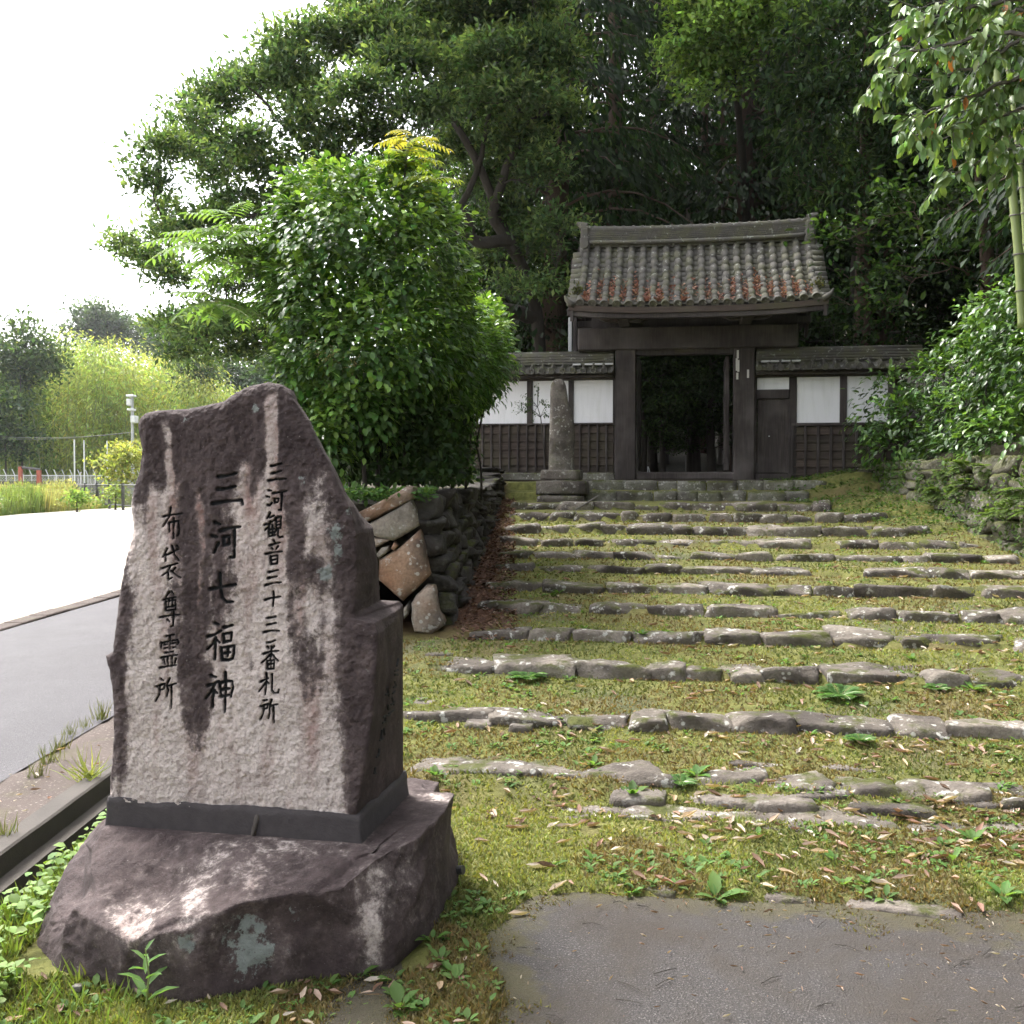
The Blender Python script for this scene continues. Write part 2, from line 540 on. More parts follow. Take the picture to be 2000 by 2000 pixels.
def ground_mats():
    # moss, soil and algae of the lawn and treads
    m, nt, b = new_mat('mossy_soil'); N = NT(nt); p = N.pos()
    n1 = N.noise(p, 1.3, 6, 0.6)
    n2 = N.noise(p, 9, 6, 0.65)
    c = N.mix(N.ramp(n2, [(0.35, 0.0), (0.65, 1.0)]), (0.075, 0.082, 0.022), (0.165, 0.165, 0.05))
    c = N.mix(N.ramp(n1, [(0.50, 0.0), (0.66, 0.8)]), c, N.mix(N.noise(p, 40, 4), (0.085, 0.066, 0.03), (0.17, 0.135, 0.065)))
    alg = N.ramp(N.noise(p, 0.9, 4, 0.5, 0.5), [(0.56, 0.0), (0.66, 0.6)])
    c = N.mix(alg, c, N.mix(N.noise(p, 70, 3), (0.05, 0.055, 0.035), (0.12, 0.125, 0.085)))
    li = N.attr('litter')
    c = N.mix(li, c, N.mix(N.noise(p, 25, 4), (0.07, 0.035, 0.022), (0.15, 0.08, 0.05)))
    N.link(c, b.inputs['Base Color']); b.inputs['Roughness'].default_value = 0.95
    b.inputs['Specular IOR Level'].default_value = 0.2
    n = N.bump(N.noise(p, 22, 6, 0.7), 0.8, 0.03, None)
    N.bump(N.noise(p, 120, 3), 0.6, 0.01, b, n)
    M['moss'] = m
    # asphalt
    for nm, c1, c2, s in (('apron', (0.032, 0.028, 0.027), (0.060, 0.053, 0.051), 1.0), ('road', (0.062, 0.057, 0.064), (0.098, 0.09, 0.10), 1.0)):
        m, nt, b = new_mat(nm + '_asphalt'); N = NT(nt); p = N.pos()
        c = N.mix(N.noise(p, 1.6, 5, 0.6), c1, c2)
        sp = N.vor(p, 170)
        c = N.mix(N.ramp(N.noise(p, 150, 3, 0.7), [(0.55, 0.0), (0.68, 0.8)]), c, (0.26, 0.24, 0.23))
        c = N.mix(N.ramp(N.noise(p, 120, 3, 0.7), [(0.34, 0.8), (0.47, 0.0)]), c, (0.014, 0.013, 0.014))
        if nm == 'apron':
            ed = N.math('ADD', N.attr('edge'), N.math('MULTIPLY', N.math('SUBTRACT', N.noise(p, 7, 7, 0.75), 0.5), 1.7))
            c = N.mix(N.ramp(ed, [(0.45, 0.0), (0.75, 0.85)]), c, N.mix(N.noise(p, 40, 4), (0.045, 0.048, 0.014), (0.10, 0.08, 0.04)))
            c = N.mix(N.ramp(N.noise(p, 1.6, 7, 0.7, 0.6), [(0.42, 0.0), (0.60, 0.8)]), c, N.mix(N.noise(p, 60, 4, 0.7), (0.02, 0.016, 0.013), (0.07, 0.055, 0.042)))
            wet = N.ramp(N.noise(p, 0.8, 4), [(0.35, 0.6), (0.65, 0.9)])
        else:
            c = N.mix(N.ramp(N.noise(p, 0.7, 6, 0.7), [(0.45, 0.0), (0.65, 0.5)]), c, (0.06, 0.054, 0.058))
            wet = 0.75
        N.link(c, b.inputs['Base Color'])
        if nm == 'apron': N.link(wet, b.inputs['Roughness'])
        else: b.inputs['Roughness'].default_value = 0.7
        b.inputs['Specular IOR Level'].default_value = 0.4
        n = N.bump(N.noise(p, 150, 3, 0.7), 1.0, 0.008, None)
        N.bump(sp, 0.6, 0.006, b, n)
        M[nm] = m
    m, nt, b = new_mat('pale_gravel'); N = NT(nt); p = N.pos()
    c = N.mix(N.noise(p, 0.35, 5), (0.42, 0.39, 0.33), (0.55, 0.52, 0.45))
    c = N.mix(N.ramp(N.noise(p, 30, 5), [(0.35, 0.5), (0.55, 0.0)]), c, (0.28, 0.25, 0.20))
    sx = N.n('ShaderNodeSeparateXYZ'); N.link(p, sx.inputs[0])
    ed = N.math('ADD', N.math('MULTIPLY', N.math('ADD', sx.outputs[0], 6.6), 0.75), N.math('MULTIPLY', N.math('SUBTRACT', N.noise(p, 5, 7, 0.75), 0.5), 2.2))
    c = N.mix(N.ramp(ed, [(0.45, 0.0), (0.8, 0.8)]), c, N.mix(N.noise(p, 22, 5, 0.7), (0.13, 0.10, 0.075), (0.34, 0.29, 0.24)))
    c = N.mix(N.ramp(N.noise(p, 0.22, 5, 0.7, 0.4), [(0.60, 0.0), (0.68, 0.6)]), c, (0.17, 0.2, 0.07))
    N.link(c, b.inputs['Base Color']); b.inputs['Roughness'].default_value = 0.95
    N.bump(N.noise(p, 60, 4), 0.5, 0.01, b)
    M['gravel'] = m
    m, nt, b = new_mat('roadside_dirt'); N = NT(nt); p = N.pos()
    c = N.mix(N.noise(p, 3, 6, 0.65), (0.05, 0.036, 0.031), (0.105, 0.08, 0.068))
    c = N.mix(N.ramp(N.noise(p, 60, 4), [(0.6, 0.0), (0.68, 0.6)]), c, (0.33, 0.29, 0.26))
    c = N.mix(N.ramp(N.noise(p, 2.2, 5), [(0.55, 0.0), (0.68, 0.45)]), c, (0.09, 0.085, 0.035))
    N.link(c, b.inputs['Base Color']); b.inputs['Roughness'].default_value = 0.95
    N.bump(N.noise(p, 50, 6, 0.7), 0.8, 0.012, b)
    M['dirt'] = m
    m, nt, b = new_mat('open_ground'); N = NT(nt); p = N.pos()
    c = N.mix(N.noise(p, 0.5, 6), (0.07, 0.085, 0.025), (0.14, 0.14, 0.05))
    N.link(c, b.inputs['Base Color']); b.inputs['Roughness'].default_value = 0.95
    N.bump(N.noise(p, 20, 5), 0.6, 0.03, b)
    M['open_ground'] = m
ground_mats()

# ------------------------------------------------------------------ layout of the slope
ANG = math.radians(9)
CA, SA = math.cos(ANG), math.sin(ANG)
def uv2xy(u, v): return u * CA + v * SA, -u * SA + v * CA
def xy2uv(x, y): return x * CA - y * SA, x * SA + y * CA
ROWS = [(4.65, .03), (5.0, .10), (5.8, .21), (6.7, .344), (7.6, .432), (8.5, .52), (9.4, .615), (10.3, .696),
        (11.2, .774), (12.1, .865), (13.0, .992), (14.0, 1.113), (15.1, 1.233), (16.25, 1.40), (16.62, 1.565)]
ROWS = [(y * 1.022, z) for y, z in ROWS]
RV = np.array([r[0] for r in ROWS]); RZ = np.array([r[1] for r in ROWS])

def tread(v):
    """stepped height"""
    v = np.asarray(v, float)
    k = np.searchsorted(RV, v - 0.06, side='right')
    zlo = np.where(k > 0, RZ[np.clip(k - 1, 0, len(RZ) - 1)], 0.0)
    vlo = np.where(k > 0, RV[np.clip(k - 1, 0, len(RZ) - 1)], 3.0)
    vhi = np.where(k < len(RV), RV[np.clip(k, 0, len(RV) - 1)], vlo + 2)
    t = np.clip((v - vlo - 0.1) / (vhi - vlo), 0, 1)
    return np.where(k == 0, 0.018, zlo - 0.04 + np.where(v < 7.6, 0.105, 0.055) * t)
def slope(v):
    return np.interp(v, np.concatenate([[3.9], RV + 0.3]), np.concatenate([[0.045], RZ + 0.01])) - 0.03

def apron_d(x, y):
    """>0 inside the asphalt apron"""
    e = 0.06 * fbm(np.stack([x, y, 0 * x], -1), 1.7, 3, 5) + 0.05 * fbm(np.stack([x, y, 0 * x], -1), 8, 4, 6)
    d1 = x + 0.04 + 0.1 * sstep(y, 3.5, 3.9) * -1 + e
    d2 = 3.92 - 0.14 * (x - 0.35) - 0.10 * np.maximum(0.5 - x, 0) - y + e
    return np.minimum(d1, d2)

def mg(x, y):
    """height of the mossy ground"""
    x = np.asarray(x, float); y = np.asarray(y, float)
    u, v = xy2uv(x, y)
    P = np.stack([x, y, 0 * x], -1)
    edge = np.where(v < 8.2, -0.75, -0.12)
    edge = np.where(v < 5.4, -0.6, edge)
    w = sstep(x, edge - 0.12, edge + 0.12)
    z = w * tread(v) + (1 - w) * slope(v - 0.15)
    z = z + 0.018 * fbm(P, 2.3, 4, 11)
    z = z - 0.05 * sstep(apron_d(x, y), -0.06, 0.05)
    z = z - 0.07 * sstep(-x, 1.55, 1.95) * (1 - sstep(y, 7.4, 8.0))
    z = z - 0.035 * (1 - sstep(y, 3.4, 3.9)) * (1 - sstep(x, -0.45, -0.2)) * sstep(x, -1.8, -1.5)
    # mossy slope that buries the right ends of the upper rows
    z = z + 0.16 * sstep(x, 4.5, 5.5) * sstep(v, 11.5, 15)
    return z

gx = np.arange(-1.90, 5.75, 0.05); gy = np.arange(1.6, 18.6, 0.05)
GX, GY = np.meshgrid(gx, gy)
GZ = mg(GX, GY)
nx, ny = len(gx), len(gy)
ii = (np.arange(ny - 1)[:, None] * nx + np.arange(nx - 1)[None]).ravel()
F = np.stack([ii, ii + 1, ii + nx + 1, ii + nx], -1)
U_, V_ = xy2uv(GX, GY)
lit = sstep(-GX, 0.02, 0.2) * sstep(GY, 7.6, 8.6)
structure('mossy_ground', np.stack([GX, GY, GZ], -1).reshape(-1, 3), F, M['moss'], True, attrs={'litter': lit.ravel()})

def sheet(name, x0, x1, y0, y1, z, mat, nxx=2, nyy=2, attrs=None, zf=None):
    xs = np.linspace(x0, x1, nxx); ys = np.linspace(y0, y1, nyy)
    X, Y = np.meshgrid(xs, ys)
    Z = np.full_like(X, z) if zf is None else zf(X, Y)
    ii = (np.arange(nyy - 1)[:, None] * nxx + np.arange(nxx - 1)[None]).ravel()
    F = np.stack([ii, ii + 1, ii + nxx + 1, ii + nxx], -1)
    return structure(name, np.stack([X, Y, Z], -1).reshape(-1, 3), F, mat, True, attrs=attrs(X, Y) if attrs else None)

sheet('ground', -235, 115, -38, 258, -0.32, M['open_ground'])
# asphalt apron in front of the steps; the moss overgrows its edge
sheet('asphalt_apron', -0.9, 9.0, -9.0, 4.4, 0.0, M['apron'], 200, 260,
      attrs=lambda X, Y: {'edge': 1 - sstep(apron_d(X, Y), -0.12, 0.36) * (1 - 0.45 * sstep(X, 0.5, 1.7) * sstep(Y, 2.8, 3.6))},
      zf=lambda X, Y: 0.004 * fbm(np.stack([X, Y, 0 * X], -1), 1.1, 3, 3) - 0.06 * sstep(Y, 4.05, 4.4) - 0.06 * sstep(-X, 0.35, 0.9))
sheet('dirt_yard', -1.9, 9.0, -9.0, 1.65, -0.05, M['dirt'], 60, 60)
# the lane on the left
sheet('road', -5.25, -2.62, -12, 75, 0.012, M['road'], 30, 400,
      zf=lambda X, Y: 0.012 + 0.02 * sstep(-np.abs(X + 3.95), -1.4, 0) + 0.006 * fbm(np.stack([X, Y, 0 * X], -1), 0.9, 3, 8))
sheet('roadside_strip', -2.72, -2.16, -12, 60, 0.02, M['dirt'], 16, 500,
      zf=lambda X, Y: 0.028 - 0.04 * sstep(-X, 2.45 , 2.72) * 1.0 + 0.022 * fbm(np.stack([X, Y, 0 * X], -1), 5, 4, 9))
sheet('gravel_yard', -90, -5.45, -12, 72, 0.0, M['gravel'], 120, 120,
      zf=lambda X, Y: 0.0 + 0.03 * fbm(np.stack([X, Y, 0 * X], -1), 0.35, 3, 10))
# kerb between lane and gravel yard: low blocks set flush
mb = MB()
kb = empty('kerb', (-5.35, 10, 0), 'worn flush kerb blocks between the lane and the bright gravel yard', 'kerb')
y = 4.0
while y < 34:
    L = 0.6
    mb = MB().box(np.array([-5.46, y + .004, -0.1]), np.array([-5.24, y + L - .004, 0.04 + random.uniform(-.006, .006)]), bev=0.012)
    mb.part('block', M['dirt'], kb)
    y += L
mb = MB()
for y in np.arange(34, 74, 2.0):
    mb.box(np.array([-5.46, y, -0.1]), np.array([-5.24, y + 1.99, 0.04]))
tag(mb.part('far_blocks', M['dirt'], kb), kind='stuff')
for y in np.arange(-11.6, 3.4, 1.2):
    pass

# concrete gutter beside the monument
gut = empty('gutter', (-2.05, 6, 0), 'concrete roadside gutter with a raised lip behind the engraved monument', 'gutter')
prof = np.array([(-2.19, -0.2), (-2.19, 0.03), (-2.18, 0.04), (-2.08, 0.044), (-2.07, 0.036), (-2.065, -0.05), (-2.005, -0.06), (-2.0, -0.2), (-1.89, -0.2), (-1.885, -0.06), (-1.83, -0.055), (-1.82, -0.3)])
for k, y0 in enumerate(np.arange(-6.0, 30, 2.0)):
    ys = np.linspace(y0 + 0.003, y0 + 1.997, 14)
    V = np.array([(px_, yy, pz_) for yy in ys for px_, pz_ in prof])
    V[:, 2] += 0.004 * fbm(V, 6, 3, 4); V[:, 0] += 0.004 * fbm(V, 5, 3, 6)
    m_ = len(prof); Fq = []
    for i in range(len(ys) - 1):
        for j in range(m_ - 1):
            Fq.append((i*m_+j, i*m_+j+1, (i+1)*m_+j+1, (i+1)*m_+j))
    Fq.append(tuple(range(m_))); Fq.append(tuple(((len(ys)-1)*m_ + j) for j in range(m_))[::-1])
    part('gutter_block', V, Fq, M['concrete'], gut)

# banks and hill
def bank(name, X, Y, Z, mat):
    n0, n1 = X.shape
    ii = (np.arange(n0 - 1)[:, None] * n1 + np.arange(n1 - 1)[None]).ravel()
    F = np.stack([ii, ii + 1, ii + n1 + 1, ii + n1], -1)
    structure(name, np.stack([X, Y, Z], -1).reshape(-1, 3), F, mat, True)
# left bank on top of the retaining wall; falls away to the lane on its left
X, Y = np.meshgrid(np.linspace(-3.4, -0.74, 40), np.linspace(8.22, 30, 120))
Z = -0.3 + (1.36 + 0.02 * (Y - 8) + 0.3) * sstep(X, -3.0, -1.9) * sstep(Y, 8.0, 8.35)
Z = Z + 0.05 * fbm(np.stack([X, Y, 0 * X], -1), 1.6, 4, 21)
X = X + np.where(X > -0.9, np.clip((Y - 8.2) * 0.045, 0, 0.36), 0)
bank('left_bank', X, Y, Z, M['hill_floor'])
# right bank behind the mossy wall
X, Y = np.meshgrid(np.linspace(5.75, 40, 90), np.linspace(-6, 18.2, 80))
Z = 1.82 + 0.22 * (X - 5.75) + 0.15 * fbm(np.stack([X, Y, 0 * X], -1), 0.5, 4, 22)
Z = np.where(X < 5.9, 1.72, Z)
bank('right_bank', X, Y, Z, M['hill_floor'])
# wooded hill behind the gate
X, Y = np.meshgrid(np.linspace(-14, 60, 110), np.linspace(18.15, 95, 110))
rise = 0.16 * np.maximum(Y - 24, 0) * sstep(X, -12, 4) + 0.22 * np.maximum(X - 7, 0)
Z = -0.3 + 1.86 * sstep(X + 0.25 * np.maximum(Y - 22, 0), -3.2, -0.6) + rise + 0.12 * fbm(np.stack([X, Y, 0 * X], -1), 0.5, 4, 23)
def hill_z(x, y):
    r = 0.16 * max(y - 24, 0) * float(sstep(np.array(x), -12, 4)) + 0.22 * max(x - 7, 0)
    return -0.3 + 1.86 * float(sstep(np.array(x + 0.25 * max(y - 22, 0)), -3.2, -0.6)) + r
bank('wooded_hill', X, Y, Z, M['hill_floor'])

# ------------------------------------------------------------------ rocks
_DIRS = {}
def cube_dirs(n):
    if n in _DIRS: return _DIRS[n]
    t = np.tan(np.linspace(-1, 1, n + 1) * math.pi / 4)
    A, B = np.meshgrid(t, t, indexing='ij')
    V, F, off = [], [], 0
    key, uniq = {}, []
    for ax in range(3):
        for s in (-1, 1):
            P = np.zeros((n + 1, n + 1, 3)); P[..., ax] = s
            P[..., (ax + 1) % 3] = A; P[..., (ax + 2) % 3] = B * s
            idm = np.empty((n + 1, n + 1), int)
            for i in range(n + 1):
                for j in range(n + 1):
                    k = tuple(np.round(P[i, j], 5))
                    if k not in key:
                        key[k] = len(uniq); uniq.append(P[i, j])
                    idm[i, j] = key[k]
            for i in range(n):
                for j in range(n):
                    F.append((idm[i, j], idm[i + 1, j], idm[i + 1, j + 1], idm[i, j + 1]))
    _DIRS[n] = (norm(np.array(uniq)), np.array(F))
    return _DIRS[n]

def rock(half, seed, n=6, p=16, jit=0.10, chip=5, amp=0.04, cut=(0.86, 1.05)):
    """faceted stone: a box with tilted faces, knocked-off corners and rough skin; half = half extents"""
    r = np.random.default_rng(seed)
    D, F = cube_dirs(n)
    pl = []
    for ax in range(3):
        for s in (-1, 1):
            nv = r.normal(0, jit, 3); nv[ax] = s
            pl.append((nv / np.linalg.norm(nv), r.uniform(0.88, 1.0)))
    for _ in range(chip):
        nv = norm(r.choice([-1, 1], 3) * r.uniform(0.25, 1, 3))
        pl.append((nv, np.abs(nv).sum() * r.uniform(*cut) * 0.86))
    acc = 0
    for nv, o in pl:
        acc = acc + (np.maximum(D @ nv, 0) / o) ** p
    V = D * (acc ** (-1.0 / p))[:, None]
    half = np.asarray(half, float)
    V = V * half
    k = half.min()
    V = V + 0.012 * np.stack([fbm(V + seed, 9, 3, q) for q in (1, 2, 3)], -1) * min(1.0, k / 0.06)
    V = V + D * (fbm(V + seed * 3.1, 1.6 / k * 0.5, 4, seed) * k * amp * 4)[:, None]
    return V, F

# ------------------------------------------------------------------ stairway
stairs = empty('stone_stairway', (2.5, 4.8, 0), 'long mossy flight of rough stone steps climbing to the tiled gate', 'stairs')
def step_stone(u, v, z, w, d, h, seed, n=6, mat='step_stone', amp=0.05, p=16, rot=0.0, jit=0.10, cut=(0.86, 1.05)):
    V, F = rock((w / 2, d / 2, h / 2), seed, n, p, jit, 7, amp, cut)
    a = -ANG + rot
    c, s = math.cos(a), math.sin(a)
    V = np.stack([V[:, 0] * c - V[:, 1] * s, V[:, 0] * s + V[:, 1] * c, V[:, 2]], -1)
    x, y = uv2xy(u, v)
    return put('stone', mk_mesh('stone', V, F, True, mat=M[mat]), stairs, loc=(x, y, z))

LEFT = [0.22, -0.55, -0.72, -0.62, -0.30, -0.28, -0.25, -0.20, -0.15, -0.12, -0.10, -0.08, -0.05, 0.62, 0.62]
RIGHT = [5.2] * 11 + [4.9, 4.5, 4.5, 4.9]
seed = 100
for k, (v, z) in enumerate(ROWS):
    y_mid = v / 1.022
    xl, xr = LEFT[k], min(RIGHT[k], 0.56 * y_mid + 1.6)
    zprev = ROWS[k - 1][1] if k else 0.0
    rise = z - zprev
    ul = xy2uv(xl, y_mid + (y_mid * 0.22 - xl) * 0.16)[0]
    ur = xy2uv(xr, y_mid + (y_mid * 0.22 - xr) * 0.16)[0]
    u = ul
    cut = k >= 13
    wob = random.uniform(0, 6)
    while u < ur - 0.1:
        if cut: w = random.uniform(0.28, 0.62)
        else: w = random.choice([random.uniform(0.24, 0.4), random.uniform(0.36, 0.68), random.uniform(0.4, 0.6)])
        if k < 4: w *= 0.92
        w = min(w, ur - u + 0.05)
        seed += 1
        r_ = random.random()
        skip = (not cut) and ((k == 7 and 0.9 < u < 1.5) or (k == 9 and 1.2 < u < 1.75) or r_ < 0.012)
        if not skip:
            d = random.uniform(0.24, 0.38) if not cut else 0.3
            h = rise + random.uniform(0.06, 0.12)
            if k == 1: h = 0.2
            if k == 0: h = 0.12
            lift = random.uniform(-0.016, 0.018) if not cut else random.uniform(-.004, .004)
            dv = 0.035 * math.sin(u * 1.3 + wob) + random.uniform(-0.03, 0.03) if not cut else random.uniform(-.01, .01)
            sink = 0.0
            if k >= 4 and k < 13 and r_ > 0.93: sink = 0.03
            near = 14 if k < 4 else (10 if k < 8 else 7)
            step_stone(u + w / 2, v + d / 2 + dv, z + lift - sink - h / 2, w * 1.09, d, h, seed, near,
                       'cut_stone' if cut else 'step_stone', 0.02 if cut else 0.055, 40 if cut else 60,
                       random.uniform(-0.05, 0.05), 0.02 if cut else 0.12, (0.97, 1.1) if cut else (0.72, 0.98))
        u += w + (0.012 if cut else random.uniform(0.0, 0.03))
# flat stones let into the ground at the foot of the flight
for (px, py, wpx, dd) in [(1015, 1712, 150, .16), (1275, 1720, 120, .2), (1445, 1708, 110, .2), (1530, 1742, 110, .16), (1400, 1758, 100, .14), (1300, 1758, 130, .12),
                          (1770, 1770, 240, .10), (1190, 1575, 130, .14), (1245, 1548, 120, .18), (1330, 1580, 150, .15), (1420, 1555, 150, .2),
                          (1520, 1560, 150, .16), (1600, 1545, 120, .14), (1740, 1570, 170, .17), (1880, 1560, 150, .16), (1480, 1490, 120, .10), (1660, 1500, 170, .10),
                          (1965, 1530, 90, .2), (935, 1410, 60, .12), (1020, 1415, 50, .1), (860, 1275, 60, .14), (830, 1370, 50, .12)]:
    Y = 4.5
    for _ in range(12):
        P = at(px, py, Y); gz = float(mg(np.array(P[0]), np.array(P[1])))
        Y = (CAM_Z - gz) * F_PX / (py - 940.0)
    P = at(px, py, Y); u, v = xy2uv(P[0], P[1])
    seed += 1
    step_stone(u, v, P[2] - 0.040, wpx * Y / F_PX, dd * 1.3, 0.10, seed, 8, 'flag_stone', 0.03, 12, random.uniform(-.2, .2), 0.05)

# ------------------------------------------------------------------ retaining walls
def wall_rock(parent, c, axes, half, seed, mat, n=5, p=14, amp=0.05, jit=0.13, name='stone'):
    V, F = rock(half, seed, n, p, jit, 5, amp)
    V = V[:, 0:1] * axes[0] + V[:, 1:2] * axes[1] + V[:, 2:3] * axes[2]
    return put(name, mk_mesh(name, V, F, True, mat=M[mat]), parent, loc=c)

lw = empty('retaining_wall', (-0.6, 8.1, 0.3), 'dry-laid stone retaining wall with big ochre corner stones left of the steps', 'wall')
# the corner face, stone by stone (outlines in the plane of the face)
def face_stone(poly, depth, seed, Y0=8.02, batter=0.16, mat='face_stone'):
    pts = []
    for zx, zy in poly:
        px, py = 690 + zx * 0.1864, 920 + zy * 0.1864
        Y = Y0
        for _ in range(3):
            P = at(px, py, Y); Y = Y0 + batter * (P[2] - 0.36)
        pts.append(at(px, py, Y))
    pts = np.array(pts)
    # densify outline
    out = []
    for i in range(len(pts)):
        a, b = pts[i], pts[(i + 1) % len(pts)]
        n = max(2, int(np.linalg.norm(b - a) / 0.05))
        for t in range(n):
            out.append(a + (b - a) * t / n)
    out = np.array(out)
    c = out.mean(0)
    m_ = len(out)
    rings = []
    for sc_, dy in ((0.0, -0.035), (0.35, -0.035), (0.7, -0.028), (0.88, -0.016), (0.97, 0.012), (1.0, 0.05), (0.99, depth)):
        R_ = c + (out - c) * sc_
        R_ = R_ + np.array([0, dy, 0])
        R_[:, 1] += 0.025 * fbm(R_, 7, 4, seed)
        R_[:, 0] += 0.012 * fbm(R_ + 5, 9, 3, seed); R_[:, 2] += 0.012 * fbm(R_ + 9, 9, 3, seed)
        rings.append(R_)
    V = np.concatenate(rings); F = []
    for r_ in range(len(rings) - 1):
        for j in range(m_):
            k = (j + 1) % m_
            F.append((r_*m_+j, r_*m_+k, (r_+1)*m_+k, (r_+1)*m_+j))
    part('corner_stone', V, F, M[mat], lw, True)
for i, poly in enumerate([
        [(-60, 480), (120, 400), (560, 160), (640, 175), (640, 285), (200, 515), (-40, 600)],
        [(150, 560), (610, 290), (660, 400), (690, 570), (420, 735), (200, 685)],
        [(205, 700), (400, 715), (250, 800), (150, 790)],
        [(230, 880), (300, 800), (380, 785), (375, 840), (270, 915)],
        [(388, 810), (425, 742), (462, 785), (420, 835)],
        [(270, 930), (480, 810), (700, 612), (745, 760), (800, 1100), (640, 1260), (520, 1370), (430, 1300), (250, 1150)],
        [(600, 1400), (650, 1310), (760, 1200), (850, 1210), (890, 1480), (960, 1620), (820, 1720), (640, 1690), (600, 1560)],
        [(530, 1430), (570, 1400), (580, 1500), (530, 1560)]]):
    face_stone(poly, 0.42, 40 + i, mat='ochre_stone' if i in (5,) else 'face_stone')
# the rest of the front face, behind the monument
X0 = -0.95
sd = 300
for r_ in range(5):
    x = -1.02 - 0.05 * r_
    while x > -2.3:
        w = random.uniform(0.25, 0.45); sd += 1
        wall_rock(lw, (x - w / 2, 8.12 + 0.03 * r_, 0.36 + 0.2 * r_ + .1), np.eye(3), (w / 2, 0.18, 0.115), sd, 'face_stone')
        x -= w + 0.01
# the long side face along the steps
def wall_x(y): return -0.50 + 0.036 * (y - 8.0)
for r_ in range(7):
    yy = 8.2 + random.uniform(0, 0.1)
    while yy < 17.0:
        L = random.uniform(0.22, 0.6); sd += 1
        zb = float(slope(np.array(yy * 1.0))) - 0.08
        ztop = 1.42 + 0.012 * (yy - 8)
        hh = max((ztop - zb) / 7.0, 0.07)
        zc = zb + (r_ + 0.5) * hh
        xc = wall_x(yy) - 0.10 - 0.16 * (zc - zb)
        wall_rock(lw, (xc, yy + L / 2, zc), np.eye(3), (0.17, L / 2 * 1.03, hh / 2 * random.uniform(0.9, 1.25)), sd, 'wall_stone', 7, 60, 0.07, 0.2)
        yy += L * (1.0 if r_ % 2 else 1.04)

rw = empty('retaining_wall', (5.5, 11, 0.8), 'mossy fern-grown stone retaining wall under the hedge right of the steps', 'wall')
def rwall_x(y): return 5.42 + 0.045 * (y - 11)
for r_ in range(5):
    yy = 4.6 + random.uniform(0, 0.3)
    while yy < 17.1:
        L = random.uniform(0.35, 0.85); sd += 1
        zb = float(mg(np.array(5.4), np.array(yy))) - 0.12
        zt = 1.84
        hh = (zt - zb) / 5.0
        if hh > 0.03:
            zc = zb + (r_ + 0.5) * hh
            wall_rock(rw, (rwall_x(yy) + 0.16 + 0.15 * (zc - zb), yy + L / 2, zc), np.eye(3), (0.2, L / 2 * 1.03, hh / 2 * random.uniform(1.0, 1.2)), sd, 'mossy_stone', 6, 12)
        yy += L

# ------------------------------------------------------------------ engraved monument
mon = empty('stone_monument', (-0.95, 3.75, 0.0), 'tall rough granite monument with three columns of engraved characters on a boulder base', 'monument')
PA, PB, PC = 0.19, -0.05, 3.5 + 0.19 * -0.52 - 0.05 * 0.42 * 1.0       # front plane: Y + PA*X + PB*Z = PC
PC = 3.5 + PA * (-0.522) + PB * 0.42
def on_front(px, py):
    d = ray(px, py)
    o = np.array([0, 0, CAM_Z])
    t = (PC - (o[1] + PA * o[0] + PB * o[2])) / (d[1] + PA * d[0] + PB * d[2])
    return o + d * t
def tab(pts):
    W = np.array([on_front(*p) for p in pts])
    o = np.argsort(W[:, 2])
    return W[o, 2], W[o, 0]
FLz, FLx = tab([(267, 795), (264, 815), (266, 842), (273, 877), (268, 916), (256, 956), (250, 995), (255, 1034), (241, 1093), (226, 1172), (221, 1226), (216, 1275), (203, 1283), (205, 1292), (211, 1310), (216, 1354), (216, 1437), (210, 1536), (208, 1572)])
FRz, FRx = tab([(545, 735), (556, 750), (565, 774), (595, 818), (610, 852), (634, 897), (655, 941), (678, 990), (693, 1044), (694, 1100), (692, 1160), (691, 1209), (729, 1219), (737, 1240), (736, 1300), (728, 1400), (714, 1500), (705, 1545), (694, 1606)])
SBz = np.array([0.40, 1.075, 1.092, 1.105, 1.25, 1.38, 1.437, 1.52, 1.625, 1.72, 1.89])
SBx = np.array([-0.42, -0.42, -0.43, -0.495, -0.50, -0.515, -0.565, -0.62, -0.675, -0.73, -0.81])
SBy = np.array([4.02, 4.02, 4.0, 3.92, 3.90, 3.88, 3.86, 3.85, 3.84, 3.84, 3.82])
ts_s = np.array([0, .04, .10, .3, .55, .62, .75, .88, .95, 1.0])
ts_y = np.array([818, 806, 801, 797, 783, 770, 752, 743, 746, 757])
ts_x = np.array([267, 279, 297, 356, 430, 452, 491, 529, 550, 562])
ts_z = np.array([on_front(x, y)[2] for x, y in zip(ts_x, ts_y)])

NS, NTT = 380, 580
s = np.linspace(0, 1, NS); t = np.linspace(0, 1, NTT)
zb_s = 0.423 - 0.008 * s
zt_s = np.interp(s, ts_s, ts_z)
S, T = np.meshgrid(s, t)
Z = zb_s[None] + T * (zt_s - zb_s)[None]
XL = np.interp(Z, FLz, FLx); XR = np.interp(Z, FRz, FRx)
X = XL + (XR - XL) * S
X = X + 0.006 * fbm(np.stack([Z * 0, Z, Z * 0], -1), 12, 3, 2) * (1 - S)
Y = PC - PA * X - PB * Z
# rounded edges
e_l = np.clip(1 - (X - XL) / 0.035, 0, 1); e_t = np.clip(1 - (T * 0 + (zt_s[None] - Z)) / 0.04, 0, 1)
e_r = np.clip(1 - (XR - X) / 0.018, 0, 1)
Y = Y + 0.03 * (1 - np.sqrt(1 - np.minimum(e_l, .999) ** 2)) + 0.035 * (1 - np.sqrt(1 - np.minimum(e_t, .999) ** 2)) + 0.014 * (1 - np.sqrt(1 - np.minimum(e_r, .999) ** 2))
